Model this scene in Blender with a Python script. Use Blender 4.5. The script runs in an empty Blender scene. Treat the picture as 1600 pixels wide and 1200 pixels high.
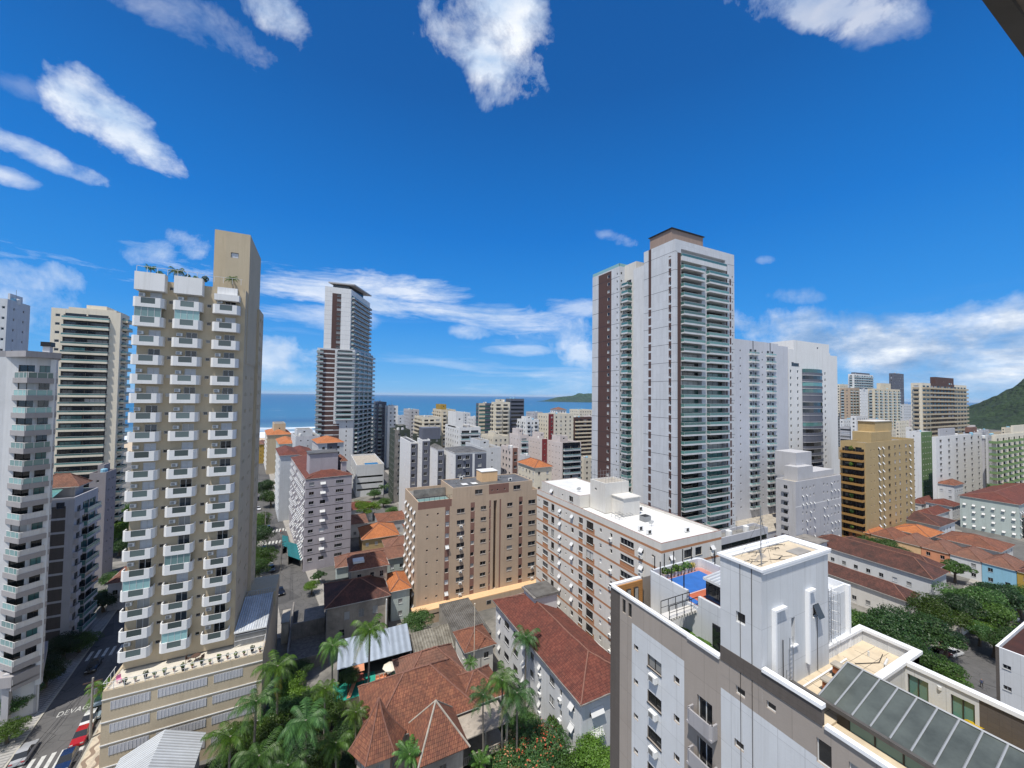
import bpy, math, random
import numpy as np
from mathutils import Vector, Matrix
R = random.Random(7)
sc = bpy.context.scene
COL = sc.collection
rad = math.radians
# ------------------------------------------------------------ camera
EYE = Vector((0.0, 0.0, 55.0)); FOC = 600.0
HEAD, PITCH, ROLL = rad(26.6), rad(1.78), rad(0.72)
Fw = Vector((math.sin(HEAD)*math.cos(PITCH), math.cos(HEAD)*math.cos(PITCH), math.sin(PITCH)))
R0 = Vector((math.cos(HEAD), -math.sin(HEAD), 0)); U0 = R0.cross(Fw)
Rt = R0*math.cos(ROLL)+U0*math.sin(ROLL); Up = Rt.cross(Fw)
cd = bpy.data.cameras.new('camera'); cam = bpy.data.objects.new('camera', cd); COL.objects.link(cam)
cd.sensor_width = 36; cd.lens = 36*FOC/1600; cd.clip_start = 0.1; cd.clip_end = 60000
m3 = Matrix((Rt, Up, -Fw)).transposed()
cam.matrix_world = Matrix.Translation(EYE) @ m3.to_4x4()
sc.camera = cam
sc.view_settings.view_transform = 'Standard'; sc.view_settings.look = 'None'
sc.view_settings.exposure = EXPOSURE = 0.3
sc.view_settings.gamma = 1
sc.cycles.max_bounces = 6; sc.cycles.diffuse_bounces = 3; sc.cycles.glossy_bounces = 2
sc.cycles.transparent_max_bounces = 6; sc.cycles.transmission_bounces = 3
sc.cycles.use_denoising = True
sc.cycles.sample_clamp_indirect = 4
# ------------------------------------------------------------ sun
SUN = Vector((0.37, 0.255, -1.0)).normalized()            # direction the light travels
SEL = math.asin(-SUN.z); SAZ = math.atan2(-SUN.x, -SUN.y)   # azimuth from +Y towards +X
sl = bpy.data.lights.new('sun', 'SUN'); sl.energy = 4.2; sl.angle = rad(0.53); sl.color = (1, .95, .87)
so = bpy.data.objects.new('sun', sl); COL.objects.link(so)
so.rotation_euler = SUN.to_track_quat('-Z', 'Y').to_euler(); so.location = (0, 0, 200)
# ------------------------------------------------------------ pixel <-> world helpers (pixels of the 1600x1200 photograph)
def ray(px, py): return Fw + Rt*((px-800)/FOC) + Up*((600-py)/FOC)
FRAME = [0.0]
class turned:
    """builds inside are laid out on a street grid turned by some degrees about the viewpoint's plumb line"""
    def __init__(s, deg): s.a = rad(deg)
    def __enter__(s):
        global ray; s.before = set(bpy.data.objects); s.old = ray; m = Matrix.Rotation(-s.a, 3, 'Z'); old = s.old
        ray = lambda px, py: m @ old(px, py); FRAME[0] = s.a
    def __exit__(s, *e):
        global ray; ray = s.old; FRAME[0] = 0.0; m = Matrix.Rotation(s.a, 3, 'Z')
        for o in bpy.data.objects:
            if o not in s.before and o.parent is None: o.location = m @ o.location; o.rotation_euler.z += s.a
def P(px, py, z=0.0):
    d = ray(px, py); t = (z-EYE.z)/d.z; return EYE + d*t
def PD(px, py, D): return EYE + ray(px, py)*D
def hx(px, py, X):
    d = ray(px, py); return EYE + d*(X/d.x)
def hy(px, py, Y):
    d = ray(px, py); return EYE + d*(Y/d.y)
def proj(p):
    v = Matrix.Rotation(FRAME[0], 3, 'Z') @ (Vector(p)-EYE); D = v.dot(Fw)
    return (800+FOC*v.dot(Rt)/max(D, .01), 600-FOC*v.dot(Up)/max(D, .01), D)
# ------------------------------------------------------------ world: sky + clouds
wd = bpy.data.worlds.new('World'); sc.world = wd; wd.use_nodes = True
wn = wd.node_tree; wn.nodes.clear()
def N(nt, typ, **kw):
    n = nt.nodes.new(typ)
    for k, v in kw.items():
        if k == 'ins':
            for i, val in v.items():
                if isinstance(val, bpy.types.NodeSocket): nt.links.new(val, n.inputs[i])
                else: n.inputs[i].default_value = val
        else: setattr(n, k, v)
    return n
def Mth(nt, op, a, b=0.0, c=0.0, clamp=False):
    return N(nt, 'ShaderNodeMath', operation=op, use_clamp=clamp, ins={0: a, 1: b, 2: c}).outputs[0]
def build_sky():
    nt = wn
    sky = N(nt, 'ShaderNodeTexSky', sky_type='NISHITA', sun_disc=False)
    sky.sun_elevation = SEL; sky.sun_rotation = SAZ; sky.altitude = 0; sky.air_density = 1.0; sky.dust_density = .35; sky.ozone_density = 2.5
    tc = N(nt, 'ShaderNodeTexCoord').outputs['Generated']
    nrm = N(nt, 'ShaderNodeVectorMath', operation='NORMALIZE', ins={0: tc}).outputs[0]
    sep = N(nt, 'ShaderNodeSeparateXYZ', ins={0: nrm}); zc = sep.outputs[2]
    hs = N(nt, 'ShaderNodeHueSaturation', ins={0: 0.5, 1: 1.2, 2: 1.0, 4: sky.outputs[0]})
    rp = N(nt, 'ShaderNodeValToRGB', ins={0: zc}); e = rp.color_ramp.elements
    e[0].position = 0; e[0].color = (1.1, 3.6, 6.6, 1); e[1].position = 1; e[1].color = (.04, .48, 2.0, 1)
    for p, c in ((.06, (.60, 3.0, 6.6, 1)), (.18, (.18, 2.2, 6.2, 1)), (.38, (.05, 1.45, 5.0, 1)), (.62, (.04, .85, 3.2, 1))): e.new(p).color = (c[0], c[1]*.97, c[2]*.97, 1)
    tint = N(nt, 'ShaderNodeMix', data_type='RGBA', ins={0: .9, 6: hs.outputs[0], 7: rp.outputs[0]}).outputs[2]
    def noise(scale, sx=1, sz=1, det=8, rough=.6, dist=0.0, off=0):
        mp = N(nt, 'ShaderNodeMapping', ins={0: nrm, 1: (off, off*.7, 0), 3: (sx, sx, sz)}).outputs[0]
        return N(nt, 'ShaderNodeTexNoise', ins={'Vector': mp, 'Scale': scale, 'Detail': det, 'Roughness': rough, 'Distortion': dist}).outputs[0]
    nA = noise(7.0, det=12, rough=.63, dist=.2)
    nB = noise(3.0, sz=4.5, det=12, rough=.66, dist=.4, off=3)
    total = None
    for (px, py, a, b, tilt, st, nw, flat) in CLOUDS:
        c = ray(px, py).normalized()
        e1 = (ray(px+10*math.cos(rad(tilt)), py+10*math.sin(rad(tilt))).normalized()-c).normalized()
        e2 = c.cross(e1).normalized(); k = ray(px, py).length*FOC; sa = k/a*.72; sb = k/b*.72
        d1 = N(nt, 'ShaderNodeVectorMath', operation='DOT_PRODUCT', ins={0: nrm, 1: tuple(e1*sa)}).outputs['Value']
        d1 = Mth(nt, 'SUBTRACT', d1, c.dot(e1)*sa)
        d2 = N(nt, 'ShaderNodeVectorMath', operation='DOT_PRODUCT', ins={0: nrm, 1: tuple(e2*sb)}).outputs['Value']
        q = Mth(nt, 'MULTIPLY_ADD', d1, d1, Mth(nt, 'MULTIPLY', d2, d2))
        q = Mth(nt, 'MAXIMUM', Mth(nt, 'SUBTRACT', .62, q), -2.5)
        q = Mth(nt, 'ADD', q, Mth(nt, 'MULTIPLY_ADD', (nB if flat else nA), nw*2.5, -1.25*nw))
        q = Mth(nt, 'MULTIPLY', Mth(nt, 'MULTIPLY', q, 1.25, clamp=True), st)
        q = Mth(nt, 'MULTIPLY', q, Mth(nt, 'GREATER_THAN', N(nt, 'ShaderNodeVectorMath', operation='DOT_PRODUCT', ins={0: nrm, 1: tuple(c)}).outputs['Value'], .2))
        total = q if total is None else Mth(nt, 'MAXIMUM', total, q)
    low = Mth(nt, 'SUBTRACT', 1.0, Mth(nt, 'MULTIPLY', zc, 5.0), clamp=True)
    veil = Mth(nt, 'MULTIPLY', Mth(nt, 'MULTIPLY_ADD', noise(2.6, sz=8, det=12, rough=.62, dist=.4, off=5), 5, -2.4, clamp=True), Mth(nt, 'MULTIPLY', low, .55))
    total = Mth(nt, 'MAXIMUM', total, veil)
    # unseen clouds added behind and above the camera to whiten the ambient light
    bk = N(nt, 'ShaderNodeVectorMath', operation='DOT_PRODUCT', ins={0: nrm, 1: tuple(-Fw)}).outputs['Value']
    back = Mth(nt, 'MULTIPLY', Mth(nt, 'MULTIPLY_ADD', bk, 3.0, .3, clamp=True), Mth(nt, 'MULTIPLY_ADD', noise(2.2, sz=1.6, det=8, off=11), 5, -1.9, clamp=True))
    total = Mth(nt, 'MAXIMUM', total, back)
    gsh = Mth(nt, 'MULTIPLY_ADD', noise(7.0, sz=2.4, det=7, off=14), 3.2, -1.05, clamp=True)
    ccol = N(nt, 'ShaderNodeMix', data_type='RGBA', ins={0: gsh, 6: (3.6, 4.8, 6.6, 1), 7: (7.7, 7.9, 8.1, 1)}).outputs[2]
    bank = N(nt, 'ShaderNodeVectorMath', operation='DOT_PRODUCT', ins={0: nrm, 1: tuple(ray(1560, 560).normalized())}).outputs['Value']
    bank = Mth(nt, 'MULTIPLY_ADD', bank, 5.0, -4.1, clamp=True)
    dark = N(nt, 'ShaderNodeMix', data_type='RGBA', ins={0: Mth(nt, 'MULTIPLY', bank, Mth(nt, 'SUBTRACT', 1.0, gsh)), 6: ccol, 7: (1.0, 2.1, 4.0, 1)}).outputs[2]
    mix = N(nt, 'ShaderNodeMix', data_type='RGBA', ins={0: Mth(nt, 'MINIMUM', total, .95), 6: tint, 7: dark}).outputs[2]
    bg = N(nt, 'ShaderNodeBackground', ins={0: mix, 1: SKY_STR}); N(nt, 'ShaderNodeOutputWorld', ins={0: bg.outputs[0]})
SKY_STR = .11
CLOUDS = [
 (165, 185, 62, 42, 35, 1.0, 1.6, 0), (228, 228, 52, 22, 38, .95, 1.7, 0), (122, 142, 26, 24, 40, .9, 1.6, 0),
 (780, 50, 88, 70, 62, .95, 1.5, 0), (735, 20, 75, 55, 0, .8, 1.6, 0),
 (430, 18, 48, 34, 50, .8, 1.6, 0), (310, 40, 110, 30, 25, .26, 2.2, 0),
 (1300, 10, 110, 26, 8, .55, 2.2, 0), (1400, 40, 50, 24, -10, .3, 2.0, 0),
 (55, 240, 68, 15, 22, .7, 1.9, 0), (12, 275, 34, 14, 20, .65, 1.8, 0), (20, 130, 30, 20, 20, .2, 1.6, 0),
 (40, 432, 55, 26, 5, .85, 1.6, 0), (15, 470, 80, 45, 10, .5, 1.8, 0), (238, 396, 42, 18, -5, .6, 1.9, 0), (298, 382, 24, 24, 30, .65, 1.9, 0),
 (520, 452, 230, 28, 7, .72, 2.1, 1), (720, 485, 190, 22, 8, .75, 1.7, 1), (470, 490, 110, 20, 4, .5, 1.7, 1),
 (440, 555, 62, 30, 8, .75, 1.6, 0), (480, 588, 60, 14, 5, .5, 1.6, 0),
 (735, 518, 30, 12, 0, .5, 1.6, 0), (895, 525, 70, 36, 15, .6, 1.9, 0), (960, 370, 30, 10, 10, .4, 2.0, 0), (900, 480, 60, 14, 5, .5, 1.8, 1),
 (1195, 407, 14, 8, 0, .45, 1.4, 0), (1235, 462, 44, 14, 0, .4, 1.8, 0), (800, 548, 50, 8, 0, .4, 1.6, 1),
 (1230, 505, 110, 26, 4, .7, 1.7, 0), (1300, 530, 90, 30, 0, .8, 1.6, 0), (1440, 540, 150, 46, 0, .92, 1.5, 0), (1330, 565, 200, 22, 0, .7, 1.5, 1), (1560, 500, 70, 36, -8, .98, 1.3, 0), (1570, 555, 120, 46, 0, .97, 1.2, 0), (1500, 590, 150, 26, 0, .85, 1.3, 1), (1700, 560, 160, 60, 0, .9, 1.3, 1),
]
build_sky()
# ------------------------------------------------------------ materials
def newmat(name):
    m = bpy.data.materials.new(name); m.use_nodes = True
    nt = m.node_tree; nt.nodes.clear()
    b = N(nt, 'ShaderNodeBsdfPrincipled'); o = N(nt, 'ShaderNodeOutputMaterial', ins={0: b.outputs[0]})
    return m, nt, b
def c4(c): return (c[0], c[1], c[2], 1)
def dk(c, k): return (c[0]*k, c[1]*k, c[2]*k)
_mc = {}
def wallm(name, col, dirt=.35, rough=.85, streak=.5, joints=0.0, jz=0.0, scale=1.0, dcol=None):
    """painted render / tile cladding: weather stains run down, faint mottling, optional joint grid (metres)."""
    if name in _mc: return _mc[name]
    m, nt, b = newmat(name)
    tc = N(nt, 'ShaderNodeTexCoord').outputs['Object']
    mp = N(nt, 'ShaderNodeMapping', ins={0: tc, 3: (1.3, 1.3, .09)}).outputs[0]
    st = N(nt, 'ShaderNodeTexNoise', ins={'Vector': mp, 'Scale': .9*scale, 'Detail': 8, 'Roughness': .7}).outputs[0]
    st = N(nt, 'ShaderNodeMapRange', ins={0: st, 1: .48, 2: .78, 3: 0, 4: streak}).outputs[0]
    bl = N(nt, 'ShaderNodeTexNoise', ins={'Vector': tc, 'Scale': .22*scale, 'Detail': 9, 'Roughness': .68}).outputs[0]
    bl = N(nt, 'ShaderNodeMapRange', ins={0: bl, 1: .4, 2: .75, 3: 0, 4: dirt}).outputs[0]
    m2 = N(nt, 'ShaderNodeMapping', ins={0: tc, 3: (5.5, 5.5, .22)}).outputs[0]
    s2 = N(nt, 'ShaderNodeTexNoise', ins={'Vector': m2, 'Scale': .8*scale, 'Detail': 5, 'Roughness': .6}).outputs[0]
    s2 = N(nt, 'ShaderNodeMapRange', ins={0: s2, 1: .52, 2: .8, 3: 0, 4: streak*.8}).outputs[0]
    f = Mth(nt, 'MAXIMUM', Mth(nt, 'MAXIMUM', st, bl), s2)
    base = N(nt, 'ShaderNodeMix', data_type='RGBA', ins={0: f, 6: c4(col), 7: c4(dcol or (col[0]*.48, col[1]*.46, col[2]*.42))}).outputs[2]
    if joints:
        br = N(nt, 'ShaderNodeTexBrick', offset=0.0)
        vt = N(nt, 'ShaderNodeSeparateXYZ', ins={0: tc})
        cb = N(nt, 'ShaderNodeCombineXYZ', ins={0: Mth(nt, 'ADD', vt.outputs[0], vt.outputs[1]), 1: vt.outputs[2], 2: 0.0})
        for k, v in {'Vector': cb.outputs[0]}.items(): nt.links.new(v, br.inputs[k])
        br.inputs['Color1'].default_value = (1, 1, 1, 1); br.inputs['Color2'].default_value = (.93, .93, .93, 1); br.inputs['Mortar'].default_value = (.74, .74, .74, 1)
        br.inputs['Scale'].default_value = 1; br.inputs['Mortar Size'].default_value = .018 if joints > .5 else .008; br.inputs['Brick Width'].default_value = joints; br.inputs['Row Height'].default_value = jz or joints
        base = N(nt, 'ShaderNodeMix', data_type='RGBA', blend_type='MULTIPLY', ins={0: 1.0, 6: base, 7: br.outputs[0]}).outputs[2]
    nt.links.new(base, b.inputs['Base Color']); b.inputs['Roughness'].default_value = rough
    fn = N(nt, 'ShaderNodeTexNoise', ins={'Vector': tc, 'Scale': 9.0, 'Detail': 5}).outputs[0]
    bp = N(nt, 'ShaderNodeBump', ins={'Strength': .25, 'Distance': .03, 'Height': fn}).outputs[0]
    nt.links.new(bp, b.inputs['Normal'])
    _mc[name] = m; return m
def tilem(name, c1, c2, stain=.5, scol=(.05, .035, .03), tile=.24):
    """clay tile: rows and rolls from the roof's own uv (metres), blotches of lichen and soot."""
    if name in _mc: return _mc[name]
    m, nt, b = newmat(name)
    uv = N(nt, 'ShaderNodeUVMap').outputs[0]; tc = N(nt, 'ShaderNodeTexCoord').outputs['Object']
    s = N(nt, 'ShaderNodeSeparateXYZ', ins={0: uv})
    rows = Mth(nt, 'FRACT', Mth(nt, 'MULTIPLY', s.outputs[1], 1/.42))
    roll = Mth(nt, 'ABSOLUTE', Mth(nt, 'SINE', Mth(nt, 'MULTIPLY', s.outputs[0], math.pi/tile)))
    cell = N(nt, 'ShaderNodeCombineXYZ', ins={0: Mth(nt, 'FLOOR', Mth(nt, 'MULTIPLY', s.outputs[0], 1/tile)), 1: Mth(nt, 'FLOOR', Mth(nt, 'MULTIPLY', s.outputs[1], 1/.42))}).outputs[0]
    wn_ = N(nt, 'ShaderNodeTexWhiteNoise', ins={0: cell}).outputs[0]
    base = N(nt, 'ShaderNodeMix', data_type='RGBA', ins={0: wn_, 6: c4(c1), 7: c4(c2)}).outputs[2]
    n1 = N(nt, 'ShaderNodeTexNoise', ins={'Vector': tc, 'Scale': .35, 'Detail': 10, 'Roughness': .72}).outputs[0]
    n1 = N(nt, 'ShaderNodeMapRange', ins={0: n1, 1: .42, 2: .66, 3: 0, 4: stain}).outputs[0]
    base = N(nt, 'ShaderNodeMix', data_type='RGBA', ins={0: n1, 6: base, 7: c4(scol)}).outputs[2]
    n2 = N(nt, 'ShaderNodeTexNoise', ins={'Vector': tc, 'Scale': 1.7, 'Detail': 6, 'Roughness': .7}).outputs[0]
    n2 = N(nt, 'ShaderNodeMapRange', ins={0: n2, 1: .62, 2: .72, 3: 0, 4: .55}).outputs[0]
    base = N(nt, 'ShaderNodeMix', data_type='RGBA', ins={0: n2, 6: base, 7: (c2[0]*1.35, c2[1]*1.45, c2[2]*1.5, 1)}).outputs[2]
    gap = Mth(nt, 'MULTIPLY_ADD', Mth(nt, 'POWER', roll, .5), .55, .45)
    edge = Mth(nt, 'GREATER_THAN', rows, .12)
    gap = Mth(nt, 'MULTIPLY', gap, Mth(nt, 'MULTIPLY_ADD', edge, .35, .65))
    base = N(nt, 'ShaderNodeVectorMath', operation='SCALE', ins={0: base, 3: gap}).outputs[0]
    nt.links.new(base, b.inputs['Base Color']); b.inputs['Roughness'].default_value = .9
    h = Mth(nt, 'ADD', Mth(nt, 'MULTIPLY', roll, .6), Mth(nt, 'MULTIPLY', rows, -.4))
    bp = N(nt, 'ShaderNodeBump', ins={'Strength': .9, 'Distance': .08, 'Height': h}).outputs[0]
    nt.links.new(bp, b.inputs['Normal'])
    _mc[name] = m; return m
def plain(name, col, rough=.6, metal=0.0, var=.25, scale=1.2, bump=.15):
    if name in _mc: return _mc[name]
    m, nt, b = newmat(name)
    tc = N(nt, 'ShaderNodeTexCoord').outputs['Object']
    n1 = N(nt, 'ShaderNodeTexNoise', ins={'Vector': tc, 'Scale': scale, 'Detail': 8, 'Roughness': .65}).outputs[0]
    f = N(nt, 'ShaderNodeMapRange', ins={0: n1, 1: .35, 2: .7, 3: 0, 4: var}).outputs[0]
    base = N(nt, 'ShaderNodeMix', data_type='RGBA', ins={0: f, 6: c4(col), 7: c4(dk(col, .35))}).outputs[2]
    nt.links.new(base, b.inputs['Base Color']); b.inputs['Roughness'].default_value = rough; b.inputs['Metallic'].default_value = metal
    if bump:
        bp = N(nt, 'ShaderNodeBump', ins={'Strength': bump, 'Distance': .05, 'Height': n1}).outputs[0]; nt.links.new(bp, b.inputs['Normal'])
    _mc[name] = m; return m
def glassm(name, col, rough=.06, spec=.8):
    if name in _mc: return _mc[name]
    m, nt, b = newmat(name)
    oi = N(nt, 'ShaderNodeObjectInfo').outputs['Random']
    base = N(nt, 'ShaderNodeMix', data_type='RGBA', ins={0: oi, 6: c4(dk(col, .55)), 7: c4(dk(col, 1.5))}).outputs[2]
    nt.links.new(base, b.inputs['Base Color']); b.inputs['Roughness'].default_value = rough
    b.inputs['Specular IOR Level'].default_value = spec
    tc = N(nt, 'ShaderNodeTexCoord').outputs['Object']
    nz = N(nt, 'ShaderNodeTexNoise', ins={'Vector': tc, 'Scale': .9}).outputs[0]
    bp = N(nt, 'ShaderNodeBump', ins={'Strength': .15, 'Distance': .05, 'Height': nz}).outputs[0]; nt.links.new(bp, b.inputs['Normal'])
    _mc[name] = m; return m
def corrug(name, col, period=.3, axis=0, dirt=.4):
    if name in _mc: return _mc[name]
    m, nt, b = newmat(name)
    uv = N(nt, 'ShaderNodeUVMap').outputs[0]; s = N(nt, 'ShaderNodeSeparateXYZ', ins={0: uv})
    tc = N(nt, 'ShaderNodeTexCoord').outputs['Object']
    w = Mth(nt, 'SINE', Mth(nt, 'MULTIPLY', s.outputs[0], 2*math.pi/period))
    sheet = Mth(nt, 'FLOOR', Mth(nt, 'MULTIPLY', s.outputs[0], 1/(period*4)))
    wn_ = N(nt, 'ShaderNodeTexWhiteNoise', noise_dimensions='1D', ins={'W': sheet}).outputs[0]
    n1 = N(nt, 'ShaderNodeTexNoise', ins={'Vector': tc, 'Scale': .6, 'Detail': 9, 'Roughness': .7}).outputs[0]
    f = N(nt, 'ShaderNodeMapRange', ins={0: n1, 1: .4, 2: .7, 3: 0, 4: dirt}).outputs[0]
    f = Mth(nt, 'ADD', f, Mth(nt, 'MULTIPLY', wn_, .18))
    groove = Mth(nt, 'MULTIPLY_ADD', w, .14, .86)
    base = N(nt, 'ShaderNodeMix', data_type='RGBA', ins={0: f, 6: c4(col), 7: c4((col[0]*.3, col[1]*.28, col[2]*.25))}).outputs[2]
    base = N(nt, 'ShaderNodeVectorMath', operation='SCALE', ins={0: base, 3: groove}).outputs[0]
    nt.links.new(base, b.inputs['Base Color']); b.inputs['Roughness'].default_value = .55
    bp = N(nt, 'ShaderNodeBump', ins={'Strength': .8, 'Distance': .06, 'Height': w}).outputs[0]; nt.links.new(bp, b.inputs['Normal'])
    _mc[name] = m; return m
def foliage(name, c1, c2, trans=.35):
    if name in _mc: return _mc[name]
    m, nt, b = newmat(name)
    g = N(nt, 'ShaderNodeNewGeometry').outputs['Random Per Island']
    tc = N(nt, 'ShaderNodeTexCoord').outputs['Object']
    n1 = N(nt, 'ShaderNodeTexNoise', ins={'Vector': tc, 'Scale': .9, 'Detail': 4}).outputs[0]
    f = Mth(nt, 'MULTIPLY_ADD', n1, 1.0, Mth(nt, 'MULTIPLY_ADD', g, .7, -.45), clamp=True)
    base = N(nt, 'ShaderNodeMix', data_type='RGBA', ins={0: f, 6: c4(c1), 7: c4(c2)}).outputs[2]
    oi = N(nt, 'ShaderNodeObjectInfo').outputs['Random']
    base = N(nt, 'ShaderNodeHueSaturation', ins={0: Mth(nt, 'MULTIPLY_ADD', oi, .05, .47), 1: Mth(nt, 'MULTIPLY_ADD', oi, -.25, 1.08), 2: Mth(nt, 'MULTIPLY_ADD', Mth(nt, 'FRACT', Mth(nt, 'MULTIPLY', oi, 7.3)), .75, .68), 4: base}).outputs[0]
    nt.links.new(base, b.inputs['Base Color']); b.inputs['Roughness'].default_value = .5
    tr = N(nt, 'ShaderNodeBsdfTranslucent'); nt.links.new(base, tr.inputs[0])
    mx = N(nt, 'ShaderNodeMixShader', ins={0: trans, 1: b.outputs[0], 2: tr.outputs[0]})
    nt.links.new(mx.outputs[0], nt.nodes['Material Output'].inputs[0])
    _mc[name] = m; return m
WHITE = wallm('white_render', (.60, .61, .62), .3, streak=.5)
M = dict(
 white_b=wallm('lavender_white_render', (.53, .545, .59), .25, streak=.4),
 white=WHITE, white2=wallm('white_cladding', (.56, .58, .61), .22, streak=.45, joints=1.4, jz=3.0),
 brightwhite=wallm('bright_white_paint', (.72, .72, .71), .2, streak=.45),
 offwhite=wallm('offwhite_render', (.62, .60, .56), .3), cream=wallm('cream_render', (.66, .58, .44), .28), cream2=wallm('pale_cream_render', (.70, .64, .52), .25),
 tan=wallm('tan_render', (.48, .40, .28), .3, streak=.45), tanlight=wallm('light_tan_render', (.50, .41, .28), .25), grey=wallm('grey_render', (.33, .32, .33), .3), lgrey=wallm('light_grey_render', (.45, .45, .47), .3),
 mauve=wallm('mauve_grey_render', (.40, .37, .40), .35), dgrey=wallm('dark_grey_cladding', (.10, .10, .115), .3), slate=wallm('slate_blue_cladding', (.115, .125, .16), .2),
 brown=wallm('dark_brown_cladding', (.085, .045, .04), .2, streak=.2), beige=wallm('beige_render', (.47, .36, .26), .45, streak=.75, dcol=(.30, .22, .16)), maroon=wallm('maroon_cladding', (.22, .115, .09), .35), peach=wallm('peach_render', (.68, .45, .25), .3),
 orange=wallm('terracotta_band', (.42, .20, .10), .35), green=wallm('dark_green_tile', (.045, .06, .045), .45), lgreen=wallm('green_render', (.16, .26, .11), .3), yellow=wallm('ochre_render', (.42, .31, .155), .3), yellowd=wallm('ochre_dark_render', (.36, .20, .06), .3),
 pink=wallm('pale_pink_render', (.64, .57, .54), .3), wine=wallm('wine_red_band', (.20, .03, .035), .2), stone=wallm('weathered_stone', (.40, .35, .29), .85, streak=.9, dcol=(.09, .08, .07)), mold=wallm('mouldy_cement', (.26, .24, .22), .9, streak=.9, dcol=(.04, .04, .04), scale=2),
 taupe=wallm('taupe_tile', (.33, .29, .255), .25, streak=.3, joints=1.9, jz=2.9), dtaupe=wallm('dark_taupe_tile', (.105, .09, .08), .2, joints=.45, jz=.3), tilewhite=wallm('white_tile', (.58, .60, .62), .25, streak=.4, joints=1.45, jz=2.9), copingw=wallm('white_coping', (.78, .79, .80), .2, streak=.1),
 mustard=wallm('mustard_render', (.40, .26, .05), .3), blue=wallm('sky_blue_render', (.25, .48, .62), .3), coral=wallm('coral_render', (.62, .27, .15), .3), mint=wallm('pale_mint_render', (.45, .52, .50), .3), purple=wallm('purple_grey_render', (.27, .25, .26), .3), woodorange=wallm('orange_wood_cladding', (.42, .20, .06), .2, joints=1.2, jz=.18),
 roofc=plain('roof_screed', (.42, .38, .32), .9, var=.6, scale=.7), roofg=plain('roof_grey', (.24, .23, .21), .9, var=.7, scale=.6), roofw=plain('white_roof_membrane', (.70, .70, .68), .7, var=.32, scale=.25), roofsand=plain('sandy_roof_screed', (.60, .50, .36), .9, var=.35, scale=.9), terrace=plain('terrace_tiles', (.58, .54, .46), .8, var=.3),
 concrete=plain('concrete', (.33, .31, .28), .9, var=.5, scale=.8), dconc=plain('dark_wet_concrete', (.10, .095, .09), .9, var=.6), metal=plain('painted_steel', (.30, .31, .32), .4, .6, var=.2), dark=plain('black_metal', (.02, .02, .022), .4, .3, var=.1), alu=plain('aluminium_frame', (.36, .37, .38), .4, .2, var=.1, bump=0), frw=plain('white_frame', (.62, .62, .61), .5, var=.12, bump=0), frd=plain('dark_frame', (.03, .03, .03), .4, var=.1, bump=0),
 plasticw=plain('white_plastic', (.75, .75, .73), .45, var=.15), blind=plain('grey_roller_shutter', (.55, .57, .60), .6, var=.2, scale=3), interior=plain('dim_interior', (.035, .032, .03), .9, var=.3),
 glass=glassm('window_glass', (.035, .045, .055)), glassg=glassm('green_glass', (.08, .19, .18), .08), glassb=glassm('blue_green_railing_glass', (.19, .33, .33), .1), glassn=glassm('smoky_balcony_glass', (.07, .10, .10), .12), glassc=glassm('curtained_glass', (.33, .33, .32), .25, .5), glassk=glassm('black_glass', (.012, .014, .017)),
 tile=tilem('old_red_clay_tile', (.17, .06, .038), (.30, .12, .065), .62, (.07, .04, .03)), tiled=tilem('dark_stained_clay_tile', (.085, .034, .026), (.14, .055, .04), .8, (.025, .018, .016)), tilen=tilem('new_orange_clay_tile', (.42, .14, .045), (.52, .19, .07), .45, (.22, .08, .035)), tileb=tilem('brown_clay_tile', (.20, .09, .06), (.27, .13, .085), .5, (.06, .05, .045)), tilem_=tilem('maroon_clay_tile', (.125, .032, .022), (.21, .065, .042), .55, (.05, .022, .018)),
 sheetw=corrug('white_metal_sheet', (.62, .66, .70), .35), sheetb=corrug('pale_blue_metal_sheet', (.46, .54, .60), .35, dirt=.35), fibro=corrug('fibre_cement_sheet', (.30, .28, .23), .55, dirt=.9), fibrog=corrug('grey_fibre_cement_sheet', (.17, .165, .155), .45, dirt=.8), sheetm=corrug('silver_membrane_sheet', (.36, .42, .50), 1.2, dirt=.2),
 trunk=plain('bark', (.13, .10, .075), .95, var=.6, scale=4), ptrunk=plain('palm_bark', (.20, .18, .15), .9, var=.5, scale=3),
 leaf=foliage('leaf_green', (.022, .065, .012), (.085, .19, .026)), leafd=foliage('dark_leaf_green', (.014, .042, .012), (.045, .115, .022)), leafl=foliage('bright_leaf_green', (.05, .13, .015), (.13, .27, .03)), palm=foliage('palm_green', (.025, .08, .012), (.09, .21, .025)), palmy=foliage('yellowish_palm_green', (.11, .14, .02), (.28, .28, .05)), flower=foliage('orange_flowers', (.45, .07, .02), (.60, .16, .06)), yel=foliage('yellow_leaves', (.5, .4, .02), (.7, .55, .05)),
)
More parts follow.
